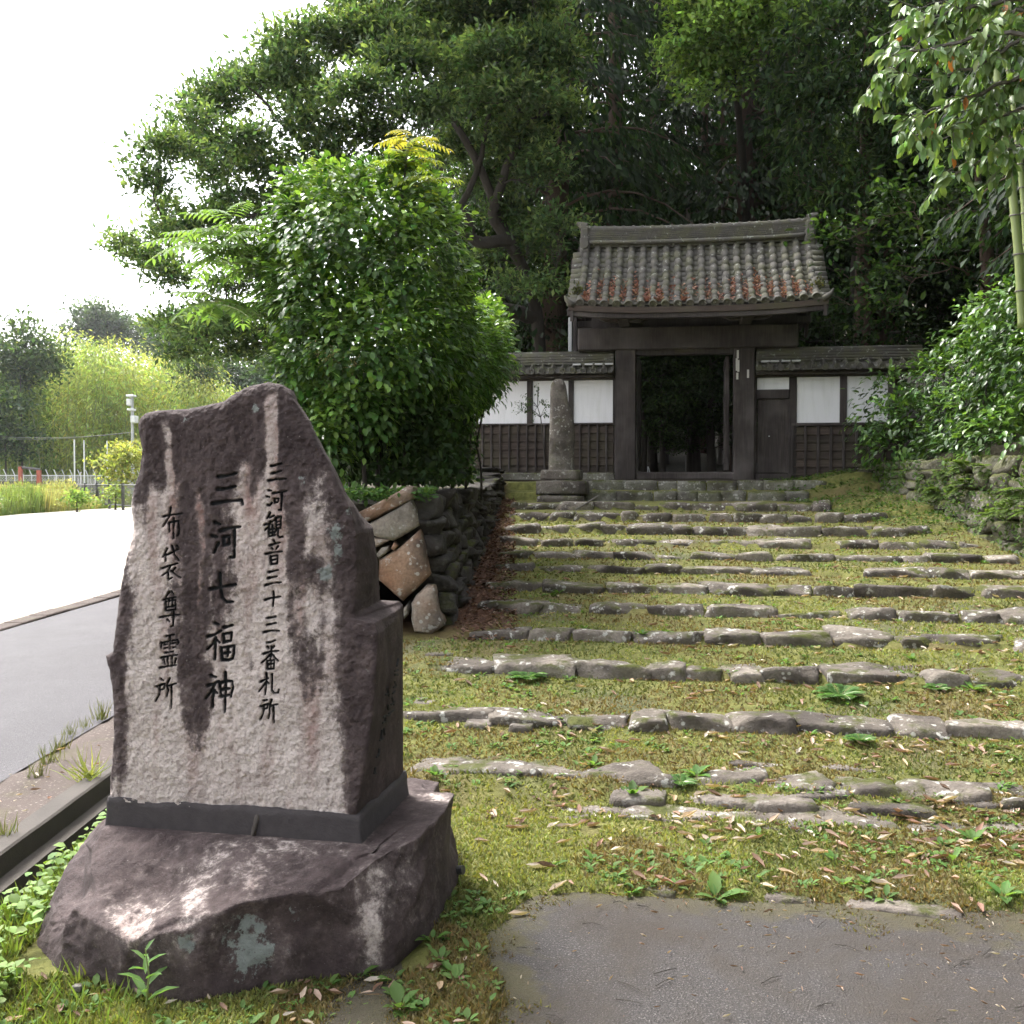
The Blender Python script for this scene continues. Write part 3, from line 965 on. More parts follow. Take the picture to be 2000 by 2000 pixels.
# the right flank of the face falls away a little, as a broad facet
Y = Y + 0.30 * np.maximum(X - (XR - 0.16), 0) * sstep(Z, 0.9, 1.3)
P = np.stack([X, Y, Z], -1)
Y = Y + 0.012 * fbm(P, 3.5, 3, 31) + 0.010 * fbm(P, 14, 4, 32) + 0.0065 * fbm(P, 60, 3, 33)
# chip to the right of the small column
chip = np.exp(-(((X + 0.70) / 0.055) ** 2 + ((Z - 1.10) / 0.10) ** 2))
Y = Y + chip * (0.012 + 0.02 * fbm(P, 20, 4, 35))

# strokes traced column by column: (scale, x0, y0, half width in photo px, characters)
STROKES = [
 (100/716, 490, 890, 1.75, [
  [[(275,145),(330,135),(425,108)], [(285,250),(350,235),(425,212)], [(240,350),(350,328),(485,325)]],
  [[(245,485),(285,490)], [(222,572),(262,578)], [(232,690),(265,695),(290,655)], [(305,525),(380,515),(500,492)], [(325,605),(330,660),(375,650),(385,600),(325,605)], [(430,520),(430,640),(420,765),(390,758)]],
  [[(268,800),(230,875)], [(265,865),(330,835)], [(195,965),(250,950),(325,905)], [(275,920),(250,990),(200,1040)], [(250,1000),(250,1130),(340,1110)], [(300,970),(300,1120)], [(270,1035),(325,1020)], [(270,1080),(330,1065)],
   [(350,870),(350,1020)], [(350,870),(425,855),(415,1020)], [(355,925),(412,915)], [(355,970),(412,962)], [(355,1020),(415,1012)], [(355,1030),(325,1085)], [(378,1020),(370,1110),(395,1145),(440,1135)]],
  [[(315,1185),(330,1215)], [(260,1255),(330,1235),(400,1215)], [(285,1295),(300,1310)], [(375,1270),(345,1310)], [(205,1375),(300,1355),(430,1340)], [(270,1410),(280,1520),(365,1510),(370,1395),(270,1410)], [(280,1465),(345,1450)]],
  [[(245,1630),(380,1600)], [(240,1710),(365,1688)], [(195,1815),(300,1785),(425,1770)]]]),
 (110/759, 480, 1150, 1.7, [
  [[(250,155),(330,130),(465,108)], [(365,40),(370,120),(360,240)]],
  [[(290,400),(405,375)], [(285,490),(405,465)], [(232,590),(330,568),(445,570)]],
  [[(278,732),(330,725),(390,700)], [(285,785),(300,808)], [(375,780),(355,808)], [(232,880),(330,850),(440,840)], [(338,785),(335,900),(325,960)], [(320,890),(270,950),(210,1000)], [(350,890),(435,975)],
   [(285,975),(290,1082),(378,1080),(380,965),(285,975)], [(300,1022),(370,1012)], [(335,980),(335,1070)]],
  [[(275,1135),(275,1250),(262,1420)], [(195,1255),(300,1210)], [(265,1270),(180,1385)], [(285,1260),(305,1280)], [(352,1150),(350,1370),(385,1410),(435,1405),(445,1360)]],
  [[(245,1505),(290,1495)], [(200,1585),(228,1592)], [(225,1580),(300,1550),(285,1610),(240,1625)], [(240,1580),(235,1680),(190,1770)], [(350,1495),(325,1560),(320,1680),(300,1750)], [(330,1580),(430,1555)], [(375,1590),(375,1810)]]]),
 (120/773, 380, 900, 2.75, [
  [[(290,200),(400,190),(520,155)], [(285,358),(400,350),(510,320)], [(222,540),(400,510),(580,495),(600,550)]],
  [[(250,775),(310,800)], [(212,945),(270,960)], [(295,1040),(245,1155)], [(312,885),(420,850),(570,830)], [(355,965),(365,1060),(430,1050),(430,950),(355,965)], [(498,870),(500,1050),(495,1215),(450,1215)]],
  [[(195,1615),(330,1590),(520,1555)], [(320,1420),(330,1600),(345,1720),(400,1780),(475,1775)]]]),
 (120/1008, 380, 1190, 2.5, [
  [[(335,230),(390,250)], [(212,450),(320,420),(430,355)], [(340,470),(290,570),(205,660)], [(330,540),(325,830)], [(355,510),(400,550)], [(470,300),(540,290),(615,265)], [(465,415),(470,545),(590,520),(600,390),(465,412)],
   [(425,640),(440,840),(540,840),(610,820),(640,720),(640,605),(425,640)], [(480,730),(580,710)], [(540,650),(525,780)]],
  [[(260,1095),(340,1120)], [(200,1265),(300,1230),(385,1190)], [(320,1230),(250,1370),(170,1475)], [(295,1350),(280,1620)], [(310,1340),(355,1385)], [(395,1230),(420,1450)], [(395,1225),(500,1190),(610,1190),(620,1280),(585,1445)], [(440,1330),(560,1310)], [(410,1445),(550,1415)], [(490,1050),(495,1300),(485,1690)]]]),
 (90/404, 290, 970, 1.6, [
  [[(120,175),(200,160),(295,150)], [(188,95),(175,180),(122,262)], [(175,225),(180,310)], [(175,225),(260,215),(262,320),(250,345)], [(215,190),(215,365)]],
  [[(165,455),(125,530)], [(150,500),(152,565)], [(165,510),(255,465)], [(205,430),(225,510),(265,560)], [(245,430),(255,445)], [(115,630),(180,605),(255,585)], [(190,610),(165,660),(125,690)], [(170,660),(175,730),(205,710)], [(235,625),(205,655)], [(195,650),(240,690),(285,710)]],
  [[(185,835),(150,885)], [(205,830),(225,860)], [(130,905),(180,892),(245,880)], [(150,920),(150,1000),(240,990),(240,905),(150,920)], [(180,895),(175,955)], [(210,890),(210,950),(228,950)], [(155,970),(238,960)], [(95,1060),(180,1045),(270,1035)], [(215,1010),(215,1130),(195,1140)], [(160,1080),(180,1100)]],
  [[(150,1225),(225,1210)], [(110,1280),(110,1330)], [(110,1285),(250,1255),(262,1280),(245,1300)], [(185,1225),(185,1335)], [(135,1300),(165,1295)], [(140,1330),(165,1325)], [(205,1290),(230,1285)], [(210,1325),(235,1320)], [(140,1370),(215,1360)], [(105,1415),(170,1400),(250,1390)], [(165,1410),(168,1490)], [(205,1400),(203,1485)], [(130,1430),(142,1470)], [(240,1420),(225,1465)], [(95,1500),(240,1480)]],
  [[(105,1598),(130,1612)], [(65,1668),(95,1660)], [(90,1660),(140,1640),(130,1690),(95,1700)], [(92,1660),(88,1740),(58,1795)], [(185,1595),(160,1650),(165,1700),(150,1760)], [(155,1665),(240,1640)], [(195,1660),(190,1860)]]]),
]
# work in face coordinates (X, Z); grid vertices are nearly uniform there
ink = np.zeros_like(X); char_id = np.full(X.shape, -1)
ci = 0
fx, fz = X.ravel(), Z.ravel()
inkf, cidf = ink.ravel(), char_id.ravel()
for sc_, x0, y0, hw, chars in STROKES:
    for ch in chars:
        pts_all = []
        for stroke in ch:
            W = np.array([on_front(x0 + a * sc_, y0 + b * sc_) for a, b in stroke])[:, [0, 2]]
            pts_all.append(W)
        allp = np.concatenate(pts_all)
        pxm = 3.55 / F_PX
        sel = np.where((fx > allp[:, 0].min() - .02) & (fx < allp[:, 0].max() + .02) & (fz > allp[:, 1].min() - .02) & (fz < allp[:, 1].max() + .02))[0]
        best = np.zeros(len(sel))
        for W in pts_all:
            L = np.concatenate([[0], np.cumsum(np.linalg.norm(np.diff(W, axis=0), axis=1))])
            for i in range(len(W) - 1):
                a, b = W[i], W[i + 1]
                ab = b - a
                q = np.stack([fx[sel], fz[sel]], -1) - a
                tt = np.clip((q @ ab) / max(ab @ ab, 1e-9), 0, 1)
                dist = np.linalg.norm(q - tt[:, None] * ab, axis=1)
                f = (L[i] + tt * np.linalg.norm(ab)) / max(L[-1], 1e-6)
                wdt = 1.14 * hw * pxm * (1.18 - 0.42 * f + 0.12 * np.sin(f * 9))        # brush taper
                best = np.maximum(best, np.clip(1.55 - dist / wdt, 0, 1))
        inkf[sel] = np.maximum(inkf[sel], best)
        cidf[sel[best > 0.05]] = ci
        ci += 1
ink = inkf.reshape(X.shape); char_id = cidf.reshape(X.shape)
Y = Y + 0.013 * ink
ink = np.clip((ink - 0.3) / 0.35, 0, 1)

# staining, painted by eye from the weathering: dark run-off from the top, pale where it dries
def px_of(X, Z, Y):
    d = Y; zc = (Z - CAM_Z)
    cp, sp = math.cos(PITCH), math.sin(PITCH)
    fwd = Y * cp - zc * sp; up = Y * sp + zc * cp
    return 1000 + F_PX * X / fwd, 1000 - F_PX * up / fwd
PX, PY = px_of(X, Z, Y)
zx, zy = PX / 0.4917, (PY - 700) / 0.4917            # coordinates of my enlarged view
wob = 22 * fbm(np.stack([X * 0, X * 3, Z], -1), 5, 3, 51) + 14 * fbm(np.stack([X, Z, Z * 0], -1), 16, 3, 52)
zxw = zx + wob
def runoff(cx, w, y0, y1, soft=120):
    ww = w * (1 - 0.45 * np.clip((zy - y0) / max(y1 - y0, 1), 0, 1))
    return np.exp(-(((zxw - cx) / ww) ** 2) ** 1.5) * sstep(zy, y0 - 60, y0 + 40) * (1 - sstep(zy, y1 - soft * 2.2, y1 + soft))
stain = 0.95 * (1 - sstep(zy + 0.8 * wob * 3, 380, 640))
for a in [(770, 95, 100, 1560), (690, 45, 900, 1250), (560, 60, 100, 700), (880, 75, 300, 1130), (1010, 40, 200, 640), (1150, 60, 200, 900), (1165, 50, 650, 1250), (470, 50, 900, 1650), (800, 55, 1200, 1600), (1230, 70, 800, 1400)]:
    stain = np.maximum(stain, 0.9 * runoff(*a))
stain = np.maximum(stain, 1.0 * sstep(zxw, 1170 + 0.07 * zy, 1340 + 0.07 * zy))
stain = np.maximum(stain, 0.8 * (1 - sstep(zxw, 455, 540)) * (0.5 + 0.5 * (1 - sstep(zy, 1500, 1800))))
stain = np.maximum(stain, 0.75 * sstep(zy + 0.15 * (zx - 430) * -1, 1690, 1760) * sstep(wob, -2, 20))
for cx, w, y0, y1, k in [(665, 22, 230, 900, .8), (1075, 34, 140, 700, 1.0), (790, 18, 520, 1150, .55), (960, 40, 420, 900, .75), (690, 40, 560, 760, .6), (565, 38, 650, 1500, .8), (905, 40, 560, 1000, .4), (680, 30, 900, 1400, .55), (1085, 60, 600, 1500, .7)]:
    stain = stain * (1 - k * runoff(cx, w, y0, y1))
stain = stain * (1 - 0.85 * chip ** 0.6)
stain = np.clip(stain + 0.22 * fbm(np.stack([X * 9, Z * 0.7, X * 0], -1), 5, 4, 57) + 0.16 * fbm(np.stack([X, Z, X * 0], -1), 11, 4, 58), 0, 1.1)
red = 0.35 * sstep(fbm(np.stack([X * 6, Z * 0.8, X * 0], -1), 4, 3, 59), 0.1, 0.5)
for cx, w, y0, y1, k in [(700, 40, 350, 1000, .7), (790, 28, 380, 1300, .9), (1000, 60, 150, 760, .9), (1110, 40, 250, 900, .7), (880, 30, 700, 1350, .6), (1240, 40, 1250, 1700, .7), (610, 30, 550, 1000, .5), (1180, 30, 700, 1250, .6), (740, 25, 1250, 1600, .5)]:
    red = np.maximum(red, k * runoff(cx, w, y0, y1))
lich = 0.2 + 0.12 * fbm(np.stack([X, Z, X * 0], -1), 5, 3, 68)
for cx, cy, rx, ry, k in [(1340, 720, 60, 130, .62), (1290, 850, 50, 60, .6), (1010, 190, 30, 60, .55), (745, 240, 35, 30, .55), (790, 260, 25, 40, .5), (1200, 480, 40, 60, .45), (510, 1600, 60, 120, .42), (1400, 600, 50, 60, .5), (1330, 1810, 40, 20, .5)]:
    lich = np.maximum(lich, k * np.exp(-(((zx - cx) / rx) ** 2 + ((zy - cy) / ry) ** 2)))
stain = np.where(ink > 0.3, np.maximum(stain, 0.3), stain)

# ring: front + side + back + left
NK, NB, NL = 36, 30, 14
rows = []
zr, zl = Z[:, -1], Z[:, 0]
fr = np.stack([X[:, -1], Y[:, -1], zr], -1); fl = np.stack([X[:, 0], Y[:, 0], zl], -1)
sb = np.stack([np.interp(zr, SBz, SBx), np.interp(zr, SBz, SBy), zr], -1)
bl = np.stack([np.maximum(np.interp(zl, FLz, FLx) + 0.07, -1.36), 4.02 + 0 * zl, zl], -1)
def span(a, b, n, bulge=0.0):
    k = np.linspace(0, 1, n + 1)[1:]
    return a[:, None] + (b - a)[:, None] * k[None, :, None]
side = span(fr, sb, NK); back = span(sb, bl, NB); left = span(bl, fl, NL)[:, :-1]
back[..., 1] += 0.08 * np.sin(np.linspace(0, math.pi, NB + 1)[1:])[None]
front = np.stack([X, Y, Z], -1)
def rough(Q, amp, axis):
    Q = Q.copy(); d = amp * fbm(Q, 6, 4, 61) + amp * .4 * fbm(Q, 30, 3, 62)
    Q[..., axis] += d; return Q
wk = np.sin(np.linspace(0, 1, NK + 1)[1:] * math.pi)[None, :]
side[..., 0] += wk * (0.02 * fbm(side, 4, 3, 63) + 0.008 * fbm(side, 18, 4, 64)) + 0.01 * wk
side[..., 1] += 0.01 * wk * fbm(side, 9, 3, 66)
left = rough(left, 0.015, 0); back = rough(back, 0.02, 1)
ring = np.concatenate([front, side, back, left], 1)
nr = ring.shape[1]
def ext(A, other): return np.concatenate([A, np.full((NTT, nr - NS), other)], 1)
stain_r = np.concatenate([stain, np.full((NTT, nr - NS), 0.86)], 1)
red_r = ext(red, 0.0); ink_r = ext(ink, 0.0)
lich_r = np.concatenate([lich, np.full((NTT, nr - NS), 0.2)], 1)
cid_r = ext(char_id, -1)
idx = np.arange(NTT * nr).reshape(NTT, nr)
i0, i1 = idx[:-1], idx[1:]
Fr = np.stack([i0, np.roll(i0, -1, 1), np.roll(i1, -1, 1), i1], -1).reshape(-1, 4)
fc = np.maximum.reduce([cid_r.ravel()[Fr[:, k]] for k in range(4)])
Vr = ring.reshape(-1, 3)
# top cap: bridge the front top edge to the back top edge
topf = idx[-1, :NS][::-1]                                    # right to left
backline = ring[-1, NS + NK - 1:NS + NK + NB]                # sb .. bl
nb = len(backline)
capV = []
kk = 12
fidx = np.linspace(0, NS - 1, nb).round().astype(int)
ftop = front[-1][::-1][fidx]
grid = ftop[None] + (backline - ftop)[None] * np.linspace(0, 1, kk)[:, None, None]
grid[..., 2] += 0.006 * np.sin(np.linspace(0, math.pi, kk))[:, None] + 0.012 * fbm(grid, 8, 4, 70) - 0.004
cb0 = len(Vr)
gi = cb0 + np.arange(kk * nb).reshape(kk, nb)
Fcap = np.stack([gi[:-1, :-1], gi[:-1, 1:], gi[1:, 1:], gi[1:, :-1]], -1).reshape(-1, 4)
Vall = np.concatenate([Vr, grid.reshape(-1, 3)])
nc = kk * nb
A = {'stain': np.concatenate([stain_r.ravel(), np.full(nc, .95)]), 'red': np.concatenate([red_r.ravel(), np.zeros(nc)]),
     'ink': np.concatenate([ink_r.ravel(), np.zeros(nc)]), 'lichen': np.concatenate([lich_r.ravel(), np.full(nc, .22)])}
slab = part('slab', Vall, [np.concatenate([Fr[fc < 0], Fcap])], M['granite'], mon, True, attrs=A)
for c_ in range(ci):
    Fc = Fr[fc == c_]
    if not len(Fc): continue
    u_, inv = np.unique(Fc, return_inverse=True)
    part('engraved_character', Vr[u_], inv.reshape(-1, 4), M['granite'], slab, True, attrs={k: v[u_] for k, v in A.items()})
# faint small inscription on the shaded right side
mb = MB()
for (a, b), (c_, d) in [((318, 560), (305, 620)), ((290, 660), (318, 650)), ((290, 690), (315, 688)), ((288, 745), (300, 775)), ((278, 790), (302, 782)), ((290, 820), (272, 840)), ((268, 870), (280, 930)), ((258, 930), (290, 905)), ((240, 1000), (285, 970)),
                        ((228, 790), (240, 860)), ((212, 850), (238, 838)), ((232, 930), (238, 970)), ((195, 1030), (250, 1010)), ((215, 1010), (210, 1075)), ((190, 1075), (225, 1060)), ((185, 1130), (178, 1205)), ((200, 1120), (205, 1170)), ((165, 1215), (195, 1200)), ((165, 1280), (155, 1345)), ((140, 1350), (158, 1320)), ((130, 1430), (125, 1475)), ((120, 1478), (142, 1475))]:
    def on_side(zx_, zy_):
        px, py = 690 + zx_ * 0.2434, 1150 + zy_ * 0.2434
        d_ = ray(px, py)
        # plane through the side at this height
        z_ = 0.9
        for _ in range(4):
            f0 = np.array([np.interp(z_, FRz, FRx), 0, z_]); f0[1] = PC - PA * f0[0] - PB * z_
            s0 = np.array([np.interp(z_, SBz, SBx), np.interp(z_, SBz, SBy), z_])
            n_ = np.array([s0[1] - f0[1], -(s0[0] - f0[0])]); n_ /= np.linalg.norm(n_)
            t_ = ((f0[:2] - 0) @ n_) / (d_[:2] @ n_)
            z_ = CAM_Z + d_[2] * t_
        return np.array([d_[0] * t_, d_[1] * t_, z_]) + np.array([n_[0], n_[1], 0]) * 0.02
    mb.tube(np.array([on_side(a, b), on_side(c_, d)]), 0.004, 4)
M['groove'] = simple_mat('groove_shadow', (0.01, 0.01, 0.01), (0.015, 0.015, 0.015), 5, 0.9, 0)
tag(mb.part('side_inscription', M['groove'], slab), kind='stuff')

# mortar band
foot = np.array([(-1.432, 3.675), (-0.508, 3.485), (-0.405, 4.03), (-1.33, 4.06)])
out = []
for i in range(4):
    a, b = foot[i], foot[(i + 1) % 4]
    n = 120 if i == 0 else 30
    for k in range(n): out.append(a + (b - a) * k / n)
out = np.array(out)
ctr = out.mean(0)
V = []
levels = [(0.30, 1.02), (0.335, 1.012), (0.38, 1.0), (0.41, 1.0), (0.432, 0.992)]
for j, (z_, f_) in enumerate(levels):
    q = ctr + (out - ctr) * f_
    zz = np.full(len(q), z_)
    if j >= 3: zz = zz + 0.014 * fbm(np.stack([q[:, 0], q[:, 1], q[:, 0] * 0], -1), 14, 3, 80)
    V.append(np.stack([q[:, 0], q[:, 1] + 0.004 * fbm(np.stack([q[:, 0], q[:, 1], zz], -1), 20, 3, 81), zz], -1))
n = len(out)
F = []
for j in range(len(levels) - 1):
    for i in range(n):
        k = (i + 1) % n
        F.append((j*n+i, j*n+k, (j+1)*n+k, (j+1)*n+i))
F.append(tuple(range((len(levels)-1)*n, len(levels)*n)))
band = part('mortar_band', np.concatenate(V), F, M['band'], mon, True)
mb = MB()
pa, pb = at(508, 1588, 3.60), at(495, 1640, 3.585)
pa[1] -= 0.035; pb[1] -= 0.03
mb.tube(np.array([pa + [0, .03, 0.004], pa, (pa + pb) / 2 + [0.002, -.004, .01], pb, pb + [0, .03, -.01]]), [0.009, 0.011, 0.009, 0.008, 0.006], 8)
mb.part('mortar_lump', M['concrete'], band, True)

# boulder base
B0 = [(-1.606, 3.49), (-1.453, 3.32), (-1.28, 3.25), (-1.138, 3.15), (-.95, 3.12), (-.75, 3.23), (-.497, 3.27), (-.40, 3.29), (-.291, 3.47), (-.214, 3.99), (-.25, 4.4), (-.8, 4.55), (-1.45, 4.45), (-1.75, 3.95)]
SH = [at(92, 1765, 3.53), at(122, 1770, 3.36), at(185, 1796, 3.27), at(254, 1858, 3.14), at(331, 1828, 3.09), at(466, 1762, 3.19), at(678, 1725, 3.23), at(752, 1682, 3.26), at(832, 1622, 3.46), at(890, 1549, 3.98),
      np.array([-.27, 4.36, .31]), np.array([-.8, 4.5, .3]), np.array([-1.42, 4.38, .28]), np.array([-1.66, 3.98, .2])]
FT = [(-1.47, 3.75), (-1.43, 3.66), (-1.3, 3.6), (-1.15, 3.57), (-1.0, 3.54), (-.8, 3.5), (-.56, 3.45), (-.48, 3.46), (-.44, 3.7), (-.36, 4.05), (-.40, 4.12), (-.8, 4.17), (-1.3, 4.14), (-1.44, 3.95)]
B0 = np.array([(*p, 0.0) for p in B0]); SH = np.array(SH); FT = np.array([(*p, 0.338) for p in FT])
B0 = B0.mean(0) + (B0 - B0.mean(0)) * [1.035, 1.035, 1]; SH = SH.mean(0) + (SH - SH.mean(0)) * [1.025, 1.025, 1]
B0[:, 2] = -0.03
under = B0 * [1, 1, 0] + [0, 0, -0.18]
core = FT.mean(0) + (FT - FT.mean(0)) * 0.5
PER = 16
def dens(R_):
    n = len(R_)
    Q = []
    for i in range(n):
        a, b = R_[i], R_[(i + 1) % n]
        for k in range(PER): Q.append(a + (b - a) * k / PER)
    return np.array(Q)
lv = [dens(x) for x in (under, B0, SH, FT, core)]
for rp in range(1):
    for a in lv[:2]:
        a[:] = 0.25 * np.roll(a, 1, 0) + 0.5 * a + 0.25 * np.roll(a, -1, 0)
sub = [4, 22, 26, 6]
rings = []
for k in range(4):
    for j in range(sub[k]):
        f_ = j / sub[k]
        Q = lv[k] + (lv[k + 1] - lv[k]) * f_
        if k == 1: Q = Q + -0.012 * math.sin(f_ * math.pi) * norm((lv[1] - lv[1].mean(0)) * [1, 1, 0])
        if k == 2: Q[:, 2] += -0.004 * math.sin(f_ * math.pi) * (1 if True else 0)
        rings.append(Q)
rings.append(lv[4])
Rg = np.array(rings)
# soften the shoulder a touch, then roughen
Rg[1:-1] = 0.15 * Rg[:-2] + 0.7 * Rg[1:-1] + 0.15 * Rg[2:]
cen = np.array([-0.95, 3.85, 0.05])
nrm = norm(Rg - cen)
disp = 0.016 * fbm(Rg, 3.2, 3, 90) + 0.013 * fbm(Rg, 10, 4, 91) + 0.006 * fbm(Rg, 40, 3, 92)
disp = disp - 0.03 * np.abs(fbm(Rg, 6, 4, 93)) + 0.004 * fbm(Rg, 70, 2, 94) 
disp[sum(sub[:3]):] *= 0.2
Rg = Rg + nrm * disp[..., None]
g_ = np.random.default_rng(5)
lim = sum(sub[:3]) - 8
for q in range(40):                       # split faces: plane cuts that leave flat facets
    a_, b_ = g_.integers(5, lim), g_.integers(0, Rg.shape[1])
    c0 = Rg[a_, b_]
    n_ = norm((c0 - cen) * [1, 1, 1.2] + g_.normal(size=3) * 0.16)
    dd_ = (Rg - c0) @ n_
    near_ = np.exp(-(np.linalg.norm(Rg - c0, axis=-1) / 0.17) ** 4)
    cut_ = np.minimum(np.maximum(dd_ + g_.uniform(0.002, 0.012), 0), 0.03) * near_
    cut_[lim:] = 0
    Rg = Rg - cut_[..., None] * n_
nl, n = Rg.shape[:2]
idx = np.arange(nl * n).reshape(nl, n)
F = np.stack([idx[:-1], np.roll(idx[:-1], -1, 1), np.roll(idx[1:], -1, 1), idx[1:]], -1).reshape(-1, 4)
bx, by = px_of(Rg[..., 0], Rg[..., 2], Rg[..., 1])
bzx, bzy = bx / 0.5176, (by - 1400) / 0.5176
bw = 35 * fbm(Rg, 6, 4, 95)
bs = 0.74 + 0.42 * fbm(Rg, 2.8, 3, 96) + 0.28 * fbm(Rg * [3.0, 3.0, 0.6], 6, 4, 97) + 0.12 * sstep(-Rg[..., 2], -0.12, 0.02)
def blob(cx, cy, rx, ry): return np.exp(-(((bzx + bw - cx) / rx) ** 2 + ((bzy + 0.6 * bw - cy) / ry) ** 2))
for cx, cy, rx, ry, k in [(490, 790, 95, 80, .72), (745, 730, 50, 120, .55), (900, 560, 120, 60, .35), (1400, 800, 55, 150, .85), (940, 620, 40, 70, .5), (800, 560, 40, 120, .4), (1050, 480, 200, 40, .3), (1640, 300, 80, 20, .7), (1420, 960, 80, 60, .4)]:
    bs = bs * (1 - k * blob(cx, cy, rx, ry))
br = 0.45 * blob(480, 800, 110, 90) + 0.5 * blob(950, 620, 40, 90)
bl_ = 0.2 + 0.16 * fbm(Rg, 4, 3, 98)
for cx, cy, rx, ry, k in [(930, 850, 120, 170, .78), (720, 870, 90, 80, .52), (1100, 740, 60, 80, .5), (1090, 880, 40, 50, .5), (1330, 660, 40, 40, .5), (1230, 800, 30, 40, .4), (690, 605, 30, 20, .4)]:
    bl_ = np.maximum(bl_, k * blob(cx, cy, rx, ry))
part('base_boulder', Rg.reshape(-1, 3), F, M['granite'], mon, True, attrs={'stain': bs.ravel(), 'red': br.ravel(), 'ink': np.zeros(bs.size), 'lichen': bl_.ravel()})
# little pipe stub at the back corner of the base
MB().tube(np.array([at(885, 1700, 4.0), at(905, 1699, 3.98)]), 0.017, 10).solo('pipe_stub', M['black_metal'], 'short dark pipe end poking out behind the monument base', 'pipe')

# ------------------------------------------------------------------ the gate
GO = np.array([2.96, 18.0, 0.0])
GU = np.array([CA, -SA, 0.0]); GB = np.array([SA, CA, 0.0]); GZ_ = np.array([0, 0, 1.0])
def gl(V):
    V = np.asarray(V, float)
    return GO + V[..., 0:1] * GU + V[..., 1:2] * GB + V[..., 2:3] * GZ_
def gp(px, py, b=0.0):
    d = ray(px, py); o = np.array([0, 0, CAM_Z])
    c = GO + b * GB
    t_ = ((c - o) @ GB) / (d @ GB)
    P = o + d * t_ - GO
    return P @ GU, P[2]
def gbox(name, u0, u1, b0, b1, z0, z1, mat, parent, bev=0.008):
    return MB().box(np.array([u0, b0, z0]), np.array([u1, b1, z1]), gl, bev).part(name, M[mat], parent)
def pxbox(name, x0, y0, x1, y1, b0, b1, mat, parent, bev=0.008, bm=None):
    bm = b0 if bm is None else bm
    u0, z1 = gp(x0, y0, bm); u1, z0 = gp(x1, y1, bm)
    return gbox(name, u0, u1, b0, b1, z0, z1, mat, parent, bev)

ZF = 1.58
gate = empty('temple_gate', tuple(GO + [0, 0, ZF]), 'dark timber gate with a mossy tiled roof at the top of the steps', 'gate')
lp = pxbox('post', 1202, 672, 1241, 937, -0.17, 0.17, 'wood', gate, 0.012)
rp = pxbox('post', 1434, 672, 1473, 938, -0.17, 0.17, 'wood', gate, 0.012)
# strips pinned to the posts
for x0, x1, y1 in ((1209, 1216, 722), (1218, 1232, 726), (1235, 1240, 724)):
    o = pxbox('pale_strip', x0, 679, x1, y1, -0.178, -0.171, 'wood', lp, 0.0, bm=-0.17)
for x0, y0, x1, y1 in ((1439, 684, 1443, 700), (1437, 700, 1441, 712), (1440, 703, 1444, 726), (1437, 712, 1440, 724), (1438, 728, 1442, 741), (1459, 722, 1463, 738)):
    pxbox('paper_label', x0, y0, x1, y1, -0.176, -0.172, 'paper', rp, 0.0, bm=-0.17)
gbox('rear_post', -1.12, -0.92, 1.15, 1.35, ZF, 4.4, 'wood', gate)
gbox('rear_post', 0.96, 1.16, 1.15, 1.35, ZF, 4.4, 'wood', gate)
# open door leaves folded back inside
u0 = gp(1241, 800, 0)[0]; u1 = gp(1434, 800, 0)[0]
for nm, ua, ub in (('door_leaf', u1 - 0.14, u1 - 0.075), ('door_leaf', u0 + 0.02, u0 + 0.07)):
    d_ = gbox(nm, ua, ub, 0.19, 0.95, 1.74, 3.7, 'wood', gate)
    for k in range(4):
        gbox('rail', ua - 0.012, ub + 0.012, 0.2, 0.94, 1.85 + k * 0.55, 1.95 + k * 0.55, 'wood', d_)
pxbox('threshold', 1241.5, 922, 1433.5, 937, -0.12, 0.14, 'wood', gate, 0.02)
pxbox('lintel', 1241.5, 677, 1433.5, 690, -0.10, 0.12, 'wood', gate)
pxbox('name_board', 1318, 680, 1357, 688, -0.135, -0.102, 'board', gate, 0.004)
# heavy crossbeam
ub0, zb1 = gp(1128, 641, -0.24); ub1, zb0 = gp(1560, 676, -0.24)
gbox('crossbeam', ub0, ub1, -0.24, 0.24, zb0, zb1, 'wood', gate, 0.02)
gbox('purlin', -1.95, 2.15, -0.75, -0.62, 4.30, 4.42, 'wood', gate)
gbox('purlin', -1.95, 2.15, 0.62, 0.75, 4.30, 4.42, 'wood', gate)
gbox('ridge_beam', -1.95, 2.15, -0.1, 0.1, 5.2, 5.36, 'wood', gate)
for uu in (gp(1222, 650)[0], gp(1454, 650)[0]):
    gbox('bracket_arm', uu - 0.1, uu + 0.1, -0.98, 0.98, zb1 + 0.004, zb1 + 0.15, 'wood', gate, 0.02)
    # boat-shaped bracket under the purlin
    Q = [(-0.42, 0.11), (-0.40, 0.05), (-0.28, 0.0), (0.28, 0.0), (0.40, 0.05), (0.42, 0.11)]
    V = [(uu + a, b_, 4.185 + z_) for b_ in (-0.76, -0.60) for a, z_ in Q]
    n = len(Q)
    F = [tuple(range(n)), tuple(range(2 * n - 1, n - 1, -1))] + [(i, i + n, (i + 1) % n + n, (i + 1) % n) for i in range(n)]
    part('boat_bracket', gl(np.array(V)), F, M['wood'], gate)
    gbox('strut', uu - 0.08, uu + 0.08, -0.08, 0.08, zb1 + 0.16, 5.2, 'wood', gate)
gbox('infill_board', -1.6, 1.85, -0.03, 0.03, zb1 + 0.002, 5.2, 'wood', gate, 0)
pxbox('side_strut', 1110, 600, 1117, 690, 0.6, 0.68, 'grey_metal', gate)
pxbox('side_strut', 1119, 604, 1127, 690, 0.45, 0.55, 'wood', gate)

